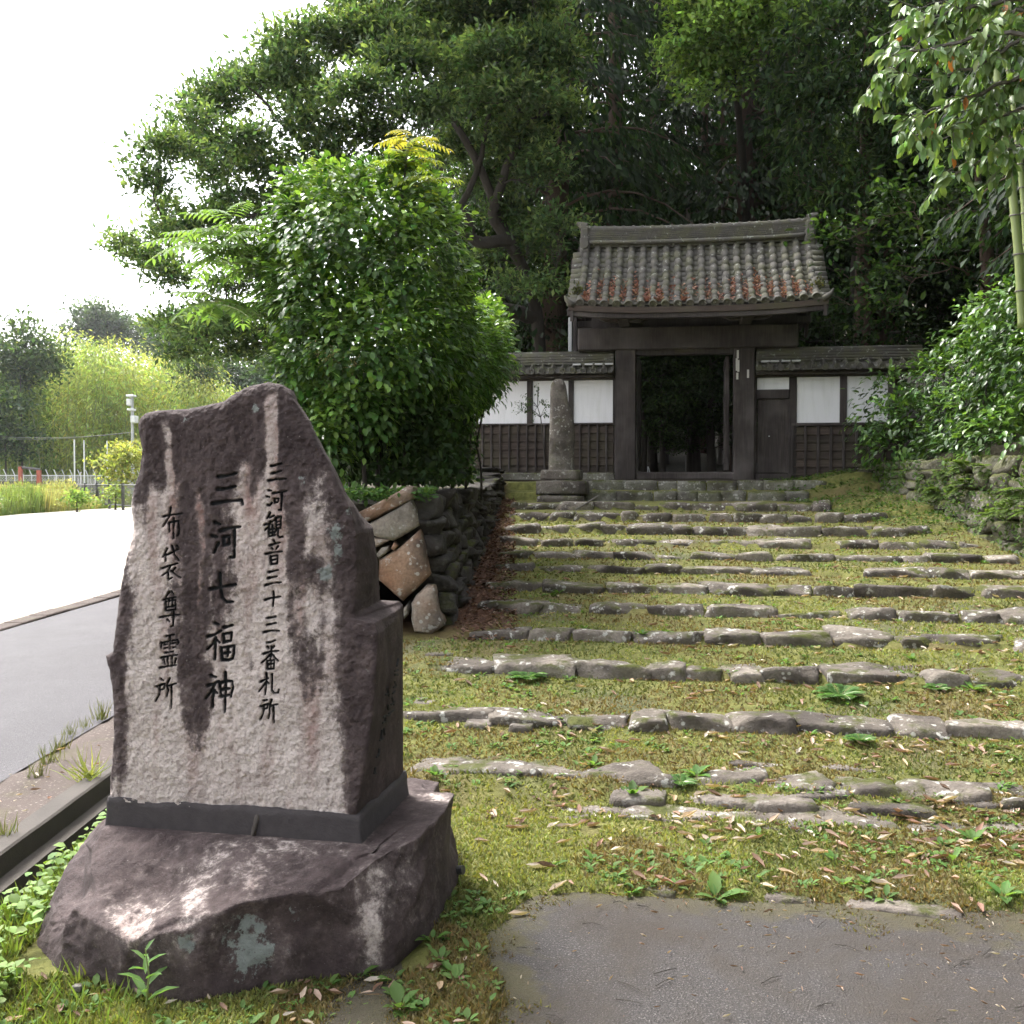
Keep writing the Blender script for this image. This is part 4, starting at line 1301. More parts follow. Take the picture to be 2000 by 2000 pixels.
UC = 0.16                                        # roof centre
BE, ZE, ZR, HALF = 1.28, 4.36, 5.58, 2.0
def roof_z(u, b):
    t_ = 1 - np.abs(b) / BE
    up = 0.07 * np.abs((u - UC) / HALF) ** 3
    return ZE + (ZR - ZE) * (0.70 * t_ + 0.30 * t_ * t_) + up * (1 - 0.35 * t_)
def roof_frame(u, b):
    """world rotation with x along the eave, y up the front slope, z out of the roof"""
    e = 0.02
    a = gl(np.array([u, b - e, roof_z(u, b - e)])); c = gl(np.array([u, b + e, roof_z(u, b + e)]))
    x1 = gl(np.array([u - e, b, roof_z(u - e, b)])); x2 = gl(np.array([u + e, b, roof_z(u + e, b)]))
    y_ = norm(c - a); x_ = norm(x2 - x1); z_ = norm(np.cross(x_, y_)); x_ = np.cross(y_, z_)
    return Matrix(((x_[0], y_[0], z_[0]), (x_[1], y_[1], z_[1]), (x_[2], y_[2], z_[2])))

# roof deck
us = np.linspace(UC - HALF, UC + HALF, 40); bs_ = np.linspace(-BE, BE, 31)
Ug, Bg = np.meshgrid(us, bs_)
def deck(off): return gl(np.stack([Ug, Bg, roof_z(Ug, Bg) + off], -1)).reshape(-1, 3)
n1 = len(us); ii = (np.arange(len(bs_) - 1)[:, None] * n1 + np.arange(n1 - 1)[None]).ravel()
Ft = np.stack([ii, ii + 1, ii + n1 + 1, ii + n1], -1)
nv = len(us) * len(bs_)
V = np.concatenate([deck(-0.03), deck(-0.12)])
bi = np.concatenate([np.arange(n1), np.arange(1, len(bs_)) * n1 + n1 - 1, (len(bs_) - 1) * n1 + np.arange(n1 - 2, -1, -1), np.arange(len(bs_) - 2, 0, -1) * n1])
Fs = np.stack([bi, np.roll(bi, -1), np.roll(bi, -1) + nv, bi + nv], -1)
roof = part('roof', V, [np.concatenate([Ft, Ft[:, ::-1] + nv, Fs])], M['wood'], gate)
# fascia under the tiles, bowed with the eave
def eave_bar(name, b0, b1, z0, z1, mat, parent, ua=UC - HALF - 0.03, ub=UC + HALF + 0.03):
    uu = np.linspace(ua, ub, 30); mb = MB(); V = []
    for x in uu:
        zz = roof_z(x, -BE)
        V += [(x, b0, zz + z0), (x, b1, zz + z0), (x, b1, zz + z1), (x, b0, zz + z1)]
    F = []
    for i in range(len(uu) - 1):
        for j in range(4):
            k = (j + 1) % 4
            F.append((4*i+j, 4*i+4+j, 4*i+4+k, 4*i+k))
    F += [(0, 1, 2, 3), tuple(4 * (len(uu) - 1) + q for q in (3, 2, 1, 0))]
    return part(name, gl(np.array(V)), F, M[mat], parent)
eave_bar('eave_board', -BE - 0.005, -BE + 0.10, -0.125, -0.035, 'board', gate)
eave_bar('eave_board', -BE + 0.03, -BE + 0.16, -0.20, -0.13, 'wood', gate)
for i in range(14):
    u = UC - HALF + 0.14 + i * (2 * HALF - 0.28) / 13
    V = []
    for b in np.linspace(-BE + 0.06, BE - 0.06, 12):
        zz = roof_z(u, b) - 0.125
        V += [(u - 0.035, b, zz - 0.085), (u + 0.035, b, zz - 0.085), (u + 0.035, b, zz), (u - 0.035, b, zz)]
    F = []
    for k in range(11):
        for j in range(4):
            m_ = (j + 1) % 4
            F.append((4*k+j, 4*k+m_, 4*k+4+m_, 4*k+4+j))
    F += [(3, 2, 1, 0), (44, 45, 46, 47)]
    part('rafter', gl(np.array(V)), F, M['wood'], gate)
for sgn in (-1, 1):
    u = UC + sgn * (HALF - 0.02)
    V = []
    bb = np.linspace(-BE, BE, 25)
    for b in bb:
        zz = roof_z(u, b)
        V += [(u - 0.025, b, zz - 0.30), (u + 0.025, b, zz - 0.30), (u + 0.025, b, zz - 0.121), (u - 0.025, b, zz - 0.121)]
    F = []
    for k in range(len(bb) - 1):
        for j in range(4):
            m_ = (j + 1) % 4
            F.append((4*k+j, 4*k+m_, 4*k+4+m_, 4*k+4+j))
    F += [(3, 2, 1, 0), tuple(4 * (len(bb) - 1) + q for q in (0, 1, 2, 3))]
    part('barge_board', gl(np.array(V)), F, M['wood'], gate)

# tile shapes, shared
def half_pipe(r0, r1, L, n=7, thick=0.012):
    th = np.linspace(0, math.pi, n)
    V = []
    for yy, rr in ((0, r0), (L, r1)):
        for q in (rr, rr - thick):
            V += [(-math.cos(a) * q, yy, math.sin(a) * q) for a in th]
    F = []
    for i in range(n - 1):
        F += [(i, i + 1, 2*n + i + 1, 2*n + i), (n + i + 1, n + i, 3*n + i, 3*n + i + 1), (i + 1, i, n + i, n + i + 1), (2*n + i, 2*n + i + 1, 3*n + i + 1, 3*n + i)]
    return np.array(V), F
V, F = half_pipe(0.062, 0.0595, 0.225)
me_round = mk_mesh('round_tile', V, F, True, mat=M['tile'])
def pan_tile(w, L, dip, n=6, th=0.016):
    xs = np.linspace(-w / 2, w / 2, n); V = []
    for yy in (0, L):
        for o in (0, -th):
            V += [(x, yy, -dip * (1 - (2 * x / w) ** 2) + o + (0.018 if yy == 0 else 0)) for x in xs]
    F = []
    for i in range(n - 1):
        F += [(i, i + 1, 2*n + i + 1, 2*n + i), (n + i + 1, n + i, 3*n + i, 3*n + i + 1), (i + 1, i, n + i, n + i + 1)]
    return np.array(V), F
V, F = pan_tile(0.16, 0.19, 0.03)
me_pan = mk_mesh('pan_tile', V, F, True, mat=M['tile'])
# round end tile with a raised ring and boss
def disc(r, n=16):
    V, F = [], []
    prof = [(0.0, -0.012), (0.3, -0.012), (0.34, -0.003), (0.52, -0.003), (0.56, -0.009), (0.74, -0.009), (0.80, -0.02), (1.0, -0.02), (1.03, 0.0), (1.0, 0.05)]
    for rr, yy in prof:
        V += [(math.cos(2*math.pi*k/n) * rr * r, yy, math.sin(2*math.pi*k/n) * rr * r) for k in range(n)]
    for j in range(len(prof) - 1):
        for k in range(n):
            m_ = (k + 1) % n
            F.append((j*n+k, (j+1)*n+k, (j+1)*n+m_, j*n+m_))
    return np.array(V), F
V, F = disc(0.066)
me_disc = mk_mesh('end_tile', V, F, False, mat=M['tile'])
NCOL, PITCHU = 20, 0.194
NR, NPN = 9, 13
def surf(u, b, off): return gl(np.array([u, b, roof_z(u, b) + off]))
for i in range(NCOL):
    u = UC + (i - (NCOL - 1) / 2) * PITCHU
    for k in range(NR):
        t_ = k / NR
        b = -BE * (1 - t_) - 0.01
        Mx = roof_frame(u, b + BE / NR / 2)
        P = surf(u, b, 0.012 + random.uniform(0, 0.005))
        put('round_tile', me_round, roof, loc=P, rot=(Mx @ Matrix.Rotation(random.uniform(-.03, .03), 3, 'Z')).to_euler())
    Mx = roof_frame(u, -BE + 0.05)
    put('end_tile', me_disc, roof, loc=surf(u, -BE - 0.012, 0.02), rot=Mx.to_euler())
    if i < NCOL - 1:
        uu = u + PITCHU / 2
        for k in range(NPN):
            b = -BE * (1 - k / NPN) - 0.005
            Mx = roof_frame(uu, b + BE / NPN / 2)
            put('pan_tile', me_pan, roof, loc=surf(uu, b, 0.02 + random.uniform(0, 0.005)), rot=(Mx @ Matrix.Rotation(random.uniform(-.05, .05), 3, 'Z')).to_euler())
# verge tiles: short barrels laid across the slope at both ends
V, F = half_pipe(0.075, 0.07, 0.26)
me_verge = mk_mesh('verge_tile', V, F, True, mat=M['tile'])
for sgn in (-1, 1):
    for k in range(11):
        b = -BE + 0.07 + k * (BE - 0.16) / 10.5
        u = UC + sgn * (HALF + 0.06)
        Mx = roof_frame(u, b)
        R_ = Mx @ Matrix.Rotation(math.radians(90) * sgn, 3, 'Z') @ Matrix.Rotation(0.16, 3, 'X')
        put('verge_tile', me_verge, roof, loc=surf(u, b, -0.06), rot=R_.to_euler())
    # corner scroll tile
    u = UC + sgn * (HALF + 0.06)
    mb = MB()
    P0 = np.array([u - sgn * 0.12, -BE - 0.0, float(roof_z(u, -BE)) - 0.05])
    mb.tube(gl(np.array([P0, P0 + [sgn * .06, -.03, .03], P0 + [sgn * .12, -.05, .08], P0 + [sgn * .15, -.06, .15]])), [0.045, 0.05, 0.035, 0.012], 8)
    mb.part('corner_tile', M['tile'], roof, True)
# back slope: rows of tiles seen only edge-on
V = np.concatenate([gl(np.array([[UC + (i - (NCOL - 1) / 2) * PITCHU + a, b, float(roof_z(UC, b)) + o] for b in np.linspace(0.05, BE, 8) for i in range(NCOL) for a, o in ((-.09, .0), (-.05, .07), (.05, .07), (.09, .0))]))])
nn = NCOL * 4
ii = (np.arange(7)[:, None] * nn + np.arange(nn - 1)[None]).ravel()
part('rear_tiling', V, [np.stack([ii, ii + 1, ii + nn + 1, ii + nn], -1)], M['tile'], roof)
# ridge: courses of flat tile, round cap with straps, ornaments at both ends
def ridge_curve(u): return ZR - 0.0 + 0.045 * np.abs((u - UC) / HALF) ** 2.4
def ridge_layer(name, half, z0, z1, ua, ub, mat='tile'):
    uu = np.linspace(ua, ub, 36); V = []
    for x in uu:
        c = float(ridge_curve(x))
        V += [(x, -half, c + z0), (x, half, c + z0), (x, half, c + z1), (x, -half, c + z1)]
    F = []
    for i in range(len(uu) - 1):
        for j in range(4):
            k = (j + 1) % 4
            F.append((4*i+j, 4*i+4+j, 4*i+4+k, 4*i+k))
    F += [(0, 1, 2, 3), tuple(4 * (len(uu) - 1) + q for q in (3, 2, 1, 0))]
    return part(name, gl(np.array(V)), F, M[mat], roof)
RA, RB = UC - HALF + 0.20, UC + HALF - 0.20
ridge_layer('ridge_bed', 0.10, -0.04, 0.27, RA, RB)
for k in range(7):
    ridge_layer('ridge_course', 0.155 - 0.006 * k, 0.055 + k * 0.032, 0.055 + k * 0.032 + 0.022, RA, RB)
uu = np.linspace(RA, RB, 40)
MB().tube(gl(np.stack([uu, -0.15 + 0 * uu, ridge_curve(uu) + 0.03], -1)), 0.035, 8).part('ridge_roll', M['tile'], roof, True)
MB().tube(gl(np.stack([uu, 0 * uu, ridge_curve(uu) + 0.285], -1)), 0.05, 10).part('ridge_cap', M['tile'], roof, True)
for k in range(22):
    u = RA + 0.1 + k * (RB - RA - 0.2) / 21
    c = float(ridge_curve(u)) + 0.285
    MB().tube(gl(np.array([(u - 0.02, 0, c), (u + 0.02, 0, c)])), 0.062, 10).part('cap_strap', M['tile'], roof)
# wire lacing on the ridge face
mb = MB()
u = RA + 0.15; flip = 0
while u < RB - 0.15:
    c = float(ridge_curve(u))
    a, b_ = (0.07, 0.28) if flip else (0.28, 0.07)
    mb.tube(gl(np.array([(u, -0.163, c + a), (u + 0.08, -0.163, c + b_)])), 0.0022, 3, False)
    u += 0.08; flip ^= 1
mb.part('tie_wire', M['concrete'], roof)
for sgn in (-1, 1):
    ue = UC + sgn * (HALF - 0.13)
    c = float(ridge_curve(ue))
    mb = MB()
    mb.box(np.array([ue - 0.085, -0.20, c - 0.20]), np.array([ue + 0.085, 0.20, c + 0.12]), gl, 0.03)
    mb.box(np.array([ue - 0.075, -0.17, c + 0.09]), np.array([ue + 0.075, 0.17, c + 0.28]), gl, 0.04)
    mb.box(np.array([ue - 0.10, -0.14, c + 0.26]), np.array([ue + 0.10, 0.14, c + 0.31]), gl, 0.015)
    mb.tube(gl(np.array([(ue - sgn * .02, 0, c + .32), (ue + sgn * .08, 0, c + .36), (ue + sgn * .15, 0, c + .39)])), [0.075, 0.06, 0.03], 9)
    mb.tube(gl(np.array([(ue, -0.12, c - .02), (ue, -0.23, c - .02)])), 0.07, 10)
    mb.part('ridge_end_ornament', M['tile'], roof)

# ------------------------------------------------------------------ plaster walls either side
def wave_tile(w=0.172, L=0.25, n=11, th=0.016, amp=0.05):
    xs = np.linspace(0, 1, n); V = []
    zf_ = lambda x: amp * (np.cos(2 * math.pi * (x - 0.12)) * 0.75 + 0.25 * np.cos(4 * math.pi * (x - .12)))
    for yy, up in ((0, 0.02), (L, 0.0)):
        for o in (0, -th):
            V += [((x - .5) * w * 1.08, yy, float(zf_(x)) + o + up) for x in xs]
    F = []
    for i in range(n - 1):
        F += [(i, i + 1, 2*n + i + 1, 2*n + i), (n + i + 1, n + i, 3*n + i, 3*n + i + 1), (i + 1, i, n + i, n + i + 1)]
    return np.array(V), F
V, F = wave_tile()
me_wave = mk_mesh('roof_tile', V, F, True, mat=M['tile'])
V, F = disc(0.052, 12)
me_sdisc = mk_mesh('end_tile', V, F, False, mat=M['tile'])

def wall_roof(parent, px0, px1, sag=0.0):
    ua = gp(px0, 710)[0]; ub = gp(px1, 710)[0]
    ztop, zeave = 3.60, 3.40
    rf = gbox('wall_roof', ua, ub, -0.22, 0.22, 3.34, 3.38, 'wood', parent)
    n = int((ub - ua) / 0.172)
    slope_a = math.atan2(0.22, 0.36)
    Rm = Matrix(((GU[0], GB[0], 0), (GU[1], GB[1], 0), (0, 0, 1)))
    for k in range(n):
        u = ua + (k + 0.5) * (ub - ua) / n
        for c_, (b, z) in enumerate(((-0.37, zeave), (-0.19, zeave + 0.095))):
            R_ = Rm @ Matrix.Rotation(slope_a, 3, 'X') @ Matrix.Rotation(random.uniform(-.04, .04), 3, 'Z')
            put('roof_tile', me_wave, rf, loc=gl(np.array([u, b, z + sag * (u - ua) + random.uniform(-.004, .004)])), rot=R_.to_euler())
        put('end_tile', me_sdisc, rf, loc=gl(np.array([u - 0.065, -0.375, zeave + 0.03 + sag * (u - ua)])), rot=Rm.to_euler())
    for k in range(4):
        h = 0.145 - 0.012 * k
        MB().box(np.array([ua, -h, 3.56 + k * 0.046]), np.array([ub, h, 3.595 + k * 0.046]), gl, 0.006).part('ridge_course', M['tile'], rf)
    MB().box(np.array([ua, -0.10, 3.38]), np.array([ub, 0.10, 3.74]), gl).part('ridge_bed', M['tile'], rf)
    MB().tube(gl(np.array([(ua, 0, 3.75), (ub, 0, 3.75)])), 0.055, 10).part('ridge_cap', M['tile'], rf, True)
    # rear slope
    V = gl(np.array([(ua, 0.05, 3.56), (ub, 0.05, 3.56), (ub, 0.38, 3.40), (ua, 0.38, 3.40)]))
    part('rear_tiling', V, [(0, 1, 2, 3)], M['tile'], rf)
    return rf, ua, ub

def clap(u0, u1, z0, z1, parent):
    """lapped board: lower edge stands proud of the one below"""
    V = np.array([(u, b, z) for u in (u0, u1) for b, z in ((0.08, z0), (-0.031, z0), (-0.031, z0 + 0.012), (-0.006, z1), (0.08, z1))])
    part('board', gl(V), [(0, 1, 2, 3, 4), (9, 8, 7, 6, 5), (0, 5, 6, 1), (1, 6, 7, 2), (2, 7, 8, 3), (3, 8, 9, 4), (4, 9, 5, 0)], M['board'], parent)
# left wall
wl = empty('plaster_wall', tuple(gl(np.array([-1.9, 0, ZF]))), 'white plaster wall with lattice boarding left of the gate', 'wall')
ua = gp(905, 800)[0]; ub = gp(1197, 800)[0]
z_top = gp(1100, 733)[1]; z_mid = gp(1100, 828)[1]; z_bot = gp(1100, 923)[1]
xs_post = [(1029, 1040), (1110, 1120)]
edges = [905, 1029, 1040, 1110, 1120, 1197]
for a, b in ((905, 1029), (1040, 1110), (1120, 1197)):
    pxbox('plaster_panel', a, 730, b, 828, 0.0, 0.10, 'plaster', wl, 0)
for a, b in xs_post + [(1197, 1202)]:
    pxbox('post', a, 728, b, 828, -0.03, 0.12, 'wood', wl)
gbox('rail', ua, gp(1202, 800)[0], -0.06, 0.13, z_mid - 0.02, z_mid + 0.012, 'wood', wl)
gbox('head_beam', ua, gp(1202, 800)[0], -0.05, 0.14, 3.30, 3.345, 'wood', wl)
nb_ = 6
for k in range(nb_):
    za = z_mid - 0.022 - (z_mid - z_bot) * (k + 1) / nb_ * 0.99; zb_ = z_mid - 0.022 - (z_mid - z_bot) * k / nb_ * 0.99
    clap(ua, gp(1202, 800)[0] - .03, za, zb_, wl)
x = 1203
while x > 930:
    pxbox('batten', x - 3.2, 829, x, 921, -0.062, -0.032, 'wood', wl, 0.004)
    x -= 17.3
gbox('foundation', ua, gp(1202, 900)[0], -0.09, 0.16, ZF - 0.05, z_bot - 0.003, 'cut_stone', wl, 0.02)
rf, a_, b_ = wall_roof(wl, 905, 1200)
for px in (1127, 1150, 1170, 1190):
    u, z = gp(px, 705, -0.2)
    MB().box(np.array([u - 0.07, -0.24, 3.535]), np.array([u + 0.07, -0.146, 3.565]), gl, 0.01).part('plaster_fillet', M['mortar_white'], rf)

# right wall with the low side door
wr = empty('plaster_wall', tuple(gl(np.array([2.4, 0, ZF]))), 'white plaster wall with a low side door right of the gate', 'wall')
uend = gp(1800, 800)[0]
for a, y0, b, y1 in ((1478, 728, 1541, 761), (1555, 728, 1641, 828), (1654, 728, 1735, 830)):
    pxbox('plaster_panel', a, y0, b, y1, 0.0, 0.10, 'plaster', wr, 0)
for a, b, y1 in ((1542, 1555, 938), (1641, 1654, 828), (1735, 1748, 828), (1473.5, 1477.5, 938)):
    pxbox('post', a, 728, b, y1, -0.03, 0.12, 'wood', wr)
gbox('rail', gp(1546, 800)[0], uend, -0.06, 0.13, gp(1600, 832)[1], gp(1600, 826)[1], 'wood', wr)
gbox('head_beam', gp(1474, 800)[0], uend, -0.05, 0.14, 3.30, 3.345, 'wood', wr)
pxbox('door_lintel', 1478, 761, 1541, 778, -0.05, 0.1, 'wood', wr)
door = pxbox('side_door', 1480, 779, 1540, 924, 0.03, 0.05, 'wood', wr, 0)
for k in range(3):
    pxbox('plank', 1480 + 18.3 * k, 780, 1480 + 18.3 * k + 17.9, 923, 0.005, 0.03, 'wood', door, 0.003, bm=0.02)
pxbox('stile', 1535, 779, 1541, 924, -0.005, 0.03, 'wood', door, 0.003)
MB().tube(gl(np.array([(gp(1502, 852)[0], -0.03, gp(1502, 852)[1]), (gp(1502, 852)[0], 0.01, gp(1502, 852)[1])])), 0.009, 8).part('knob', M['white_metal'], door)
pxbox('door_sill', 1474, 925, 1546, 938, -0.1, 0.12, 'wood', wr, 0.012)
zt_, zb2 = gp(1600, 833)[1], gp(1600, 944)[1]
for k in range(7):
    za = zt_ - (zt_ - zb2) * (k + 1) / 7; zb_ = zt_ - (zt_ - zb2) * k / 7
    clap(gp(1547, 900)[0], uend, za, zb_, wr)
x = 1546
while x < 1800:
    pxbox('batten', x, 832, x + 4, 943, -0.062, -0.032, 'wood', wr, 0.004)
    x += 25
gbox('foundation', gp(1546, 900)[0], uend, -0.07, 0.16, 1.2, zb2 - 0.003, 'cut_stone', wr, 0.02)
rf, a_, b_ = wall_roof(wr, 1476, 1800)
for px in (1495, 1513, 1535, 1555):
    u, z = gp(px, 705, -0.2)
    MB().box(np.array([u - 0.07, -0.24, 3.535]), np.array([u + 0.07, -0.146, 3.565]), gl, 0.01).part('plaster_fillet', M['mortar_white'], rf)

# stone paving inside the gateway
gbox_floor = MB().box(np.array([-3.5, -0.25, 1.35]), np.array([4.2, 5.0, ZF]), gl, 0.02)
V, F = gbox_floor.arrays()
structure('gate_floor', V, F, M['soil'])
# white bars leaning just inside the sill
mb = MB()
for (x0, y0), (x1, y1) in (((1265, 909), (1266, 923)), ((1266, 909), (1273, 922))):
    a, b = gp(x0, y0, 0.4), gp(x1, y1, 0.4)
    mb.tube(gl(np.array([(a[0], 0.4, a[1] - .02), (b[0], 0.4, b[1] - .12)])), 0.008, 6)
mb.solo('white_bracket', M['white_metal'], 'small white angled bar just inside the gate sill', 'bracket')

# ------------------------------------------------------------------ old stone pillar on its stepped base
YP = 16.45
pill = empty('stone_pillar', tuple(at(1098, 990, YP)), 'lichen-covered old stone pillar on a stepped base before the left wall', 'stele')
prof = [(738, 1087, 1095), (742, 1081, 1102), (750, 1077, 1106), (765, 1075.5, 1108.5), (790, 1075.5, 1112), (803, 1075, 1118), (820, 1074.5, 1122), (850, 1073.5, 1124), (880, 1073, 1122), (900, 1072.5, 1122), (918, 1072, 1123)]
rows_ = []
na = 28
yy = np.linspace(738.2, 918, 50)
for y_ in yy:
    xl = np.interp(y_, [p[0] for p in prof], [p[1] for p in prof]); xr = np.interp(y_, [p[0] for p in prof], [p[2] for p in prof])
    a, b = at(xl, y_, YP), at(xr, y_, YP)
    c = (a + b) / 2; hw = (b[0] - a[0]) / 2
    th = np.arange(na) * 2 * math.pi / na
    p_ = 3.0
    cx = np.sign(np.cos(th)) * np.abs(np.cos(th)) ** (2 / p_); sy = np.sign(np.sin(th)) * np.abs(np.sin(th)) ** (2 / p_)
    rows_.append(np.stack([c[0] + hw * cx, c[1] + 0.17 + hw * 0.8 * sy, np.full(na, c[2])], -1))
Rp = np.array(rows_)
Rp[..., 1] += 0.02 * fbm(Rp, 5, 4, 120); Rp[..., 0] += 0.008 * fbm(Rp, 14, 3, 121)
# shallow carved figures on the face
Rp[..., 1] += 0.012 * np.clip(fbm(Rp, 22, 2, 122) * 2, 0, 1) * (np.sin(th)[None] < -0.3)
idx = np.arange(Rp.shape[0] * na).reshape(-1, na)
F = np.stack([idx[:-1], np.roll(idx[:-1], -1, 1), np.roll(idx[1:], -1, 1), idx[1:]], -1).reshape(-1, 4)[:, ::-1]
part('shaft', Rp.reshape(-1, 3), [F, ], M['pillar_stone'], pill, True)
for (x0, y0, x1, y1, dep) in ((1058, 917, 1140, 938, 0.55), (1049, 939, 1151, 966, 0.72), (1048, 967, 1151, 1000, 0.74)):
    a, b = at(x0, y0, YP), at(x1, y1, YP)
    V, F = rock(((b[0] - a[0]) / 2, dep / 2, (a[2] - b[2]) / 2), x0, 7, 40, 0.015, 3, 0.012, (1.0, 1.12))
    put('base_block', mk_mesh('base_block', V, F, True, mat=M['pillar_stone']), pill, loc=((a[0] + b[0]) / 2, YP + 0.17, (a[2] + b[2]) / 2), rot=(0, 0, -ANG))

# ------------------------------------------------------------------ leaves
T2 = (np.array([(0, 0, 0), (.5, .5, .05), (1, 0, -.06), (.5, -.5, .05)], float), np.array([(0, 2, 1), (0, 3, 2)]))
T8 = (np.array([(0, 0, 0), (.3, .42, .07), (.3, -.42, .07), (.3, 0, 0), (.66, .40, .04), (.66, -.40, .04), (.66, 0, -.03), (1, 0, -.13)], float),
      np.array([(0, 3, 1), (0, 2, 3), (3, 6, 4), (3, 4, 1), (2, 5, 6), (2, 6, 3), (6, 7, 4), (5, 7, 6)]))
TB = (np.array([(0, .5, 0), (0, -.5, 0), (.6, .3, .06), (.6, -.3, .06), (1, 0, .0)], float), np.array([(0, 1, 3), (0, 3, 2), (2, 3, 4)]))

class LB:
    def __init__(self): self.V, self.F, self.C, self.n = [], [], [], 0
    def add(self, T, pos, xd, nd, size, width, col):
        pos = np.asarray(pos, float).reshape(-1, 3); n = len(pos)
        if n == 0: return self
        x = norm(np.broadcast_to(xd, (n, 3))); nd = np.broadcast_to(nd, (n, 3))
        z = norm(nd - (nd * x).sum(-1, keepdims=True) * x + 1e-6); y = np.cross(z, x)
        size = np.broadcast_to(size, (n,))[:, None, None]; width = np.broadcast_to(width, (n,))[:, None, None]
        tv = T[0]
        V = pos[:, None] + size * (tv[None, :, 0:1] * x[:, None] + tv[None, :, 1:2] * width * y[:, None] + tv[None, :, 2:3] * z[:, None])
        k = len(tv)
        self.V.append(V.reshape(-1, 3))
        self.F.append((T[1][None] + (np.arange(n) * k)[:, None, None] + self.n).reshape(-1, T[1].shape[1]))
        self.C.append(np.repeat(np.broadcast_to(col, (n, 3)), k, 0))
        self.n += n * k
        return self
    def arrays(self): return np.concatenate(self.V), np.concatenate(self.F), np.concatenate(self.C)
    def part(self, name, mat, parent, smooth=False):
        V, F, C = self.arrays(); return part(name, V, F, mat, parent, smooth, C)
    def solo(self, name, mat, label, cat, group=None, kind=None, smooth=False):
        V, F, C = self.arrays(); return solo(name, V, F, mat, label, cat, group, kind, smooth, C)
    def structure(self, name, mat, kind='stuff', label=None, cat=None):
        V, F, C = self.arrays(); return structure(name, V, F, mat, False, C, None, kind, label, cat)

def rdir(n, g=None):
    g = g or rng
    return norm(g.normal(size=(n, 3)))
def shade(base, n, var=0.25, g=None):
    g = g or rng
    base = np.asarray(base, float)
    k = 1 + var * g.normal(size=(n, 1))
    h = g.normal(size=(n, 1)) * var * 0.4
    c = base[None] * np.clip(k, 0.35, 2.2)
    c[:, 0:1] *= np.clip(1 + h, .5, 1.6)
    return np.clip(c, 0.004, 0.9)

def crown_pads(lb, pads, leaf, width, base, light, dens, T=T2, shell=0.25, cluster=14, spread=1.5, up=0.7, droop=0.0, lightfrac=0.25, g=None):
    """pads: (centre, radii). Leaves gather in clusters near each pad's skin"""
    g = g or rng
    tips = []
    for c, r in pads:
        c = np.asarray(c, float); r = np.broadcast_to(np.asarray(r, float), (3,))
        area = (r[0] * r[1] + r[1] * r[2] + r[0] * r[2]) / 3 * 4 * math.pi
        ncl = max(3, int(area * dens / cluster))
        d = rdir(ncl, g)
        d[:, 2] = np.where(d[:, 2] < -0.25, -d[:, 2] * g.uniform(-0.6, 1, ncl), d[:, 2])
        rad = g.uniform(0, 1, ncl) ** shell
        cc = c + d * rad[:, None] * r
        cc = cc + 0.12 * r.min() * g.normal(size=cc.shape)
        tips.append(cc)
        m = g.poisson(cluster, ncl) + 2
        rep = np.repeat(np.arange(ncl), m); n = len(rep)
        out = d[rep]
        pos = cc[rep] + g.normal(size=(n, 3)) * leaf * spread * np.array([1, 1, 0.6])
        xd = out * 0.7 + rdir(n, g) * 0.9 + np.array([0, 0, 0.15 - droop])
        nd = np.array([0, 0, up]) + out * 0.4 + rdir(n, g) * 0.5
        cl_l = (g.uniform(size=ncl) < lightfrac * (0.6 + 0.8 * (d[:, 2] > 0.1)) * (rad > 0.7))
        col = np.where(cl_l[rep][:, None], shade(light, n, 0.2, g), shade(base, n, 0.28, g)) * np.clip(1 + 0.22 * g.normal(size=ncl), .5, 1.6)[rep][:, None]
        lb.add(T, pos, xd, nd, leaf * g.uniform(0.65, 1.25, n), width, col)
    return tips

def curve(a, b, bow, n=7):
    a, b = np.asarray(a, float), np.asarray(b, float)
    t = np.linspace(0, 1, n)[:, None]
    P = a + (b - a) * t
    P = P + np.asarray(bow) * (4 * t * (1 - t))
    return P

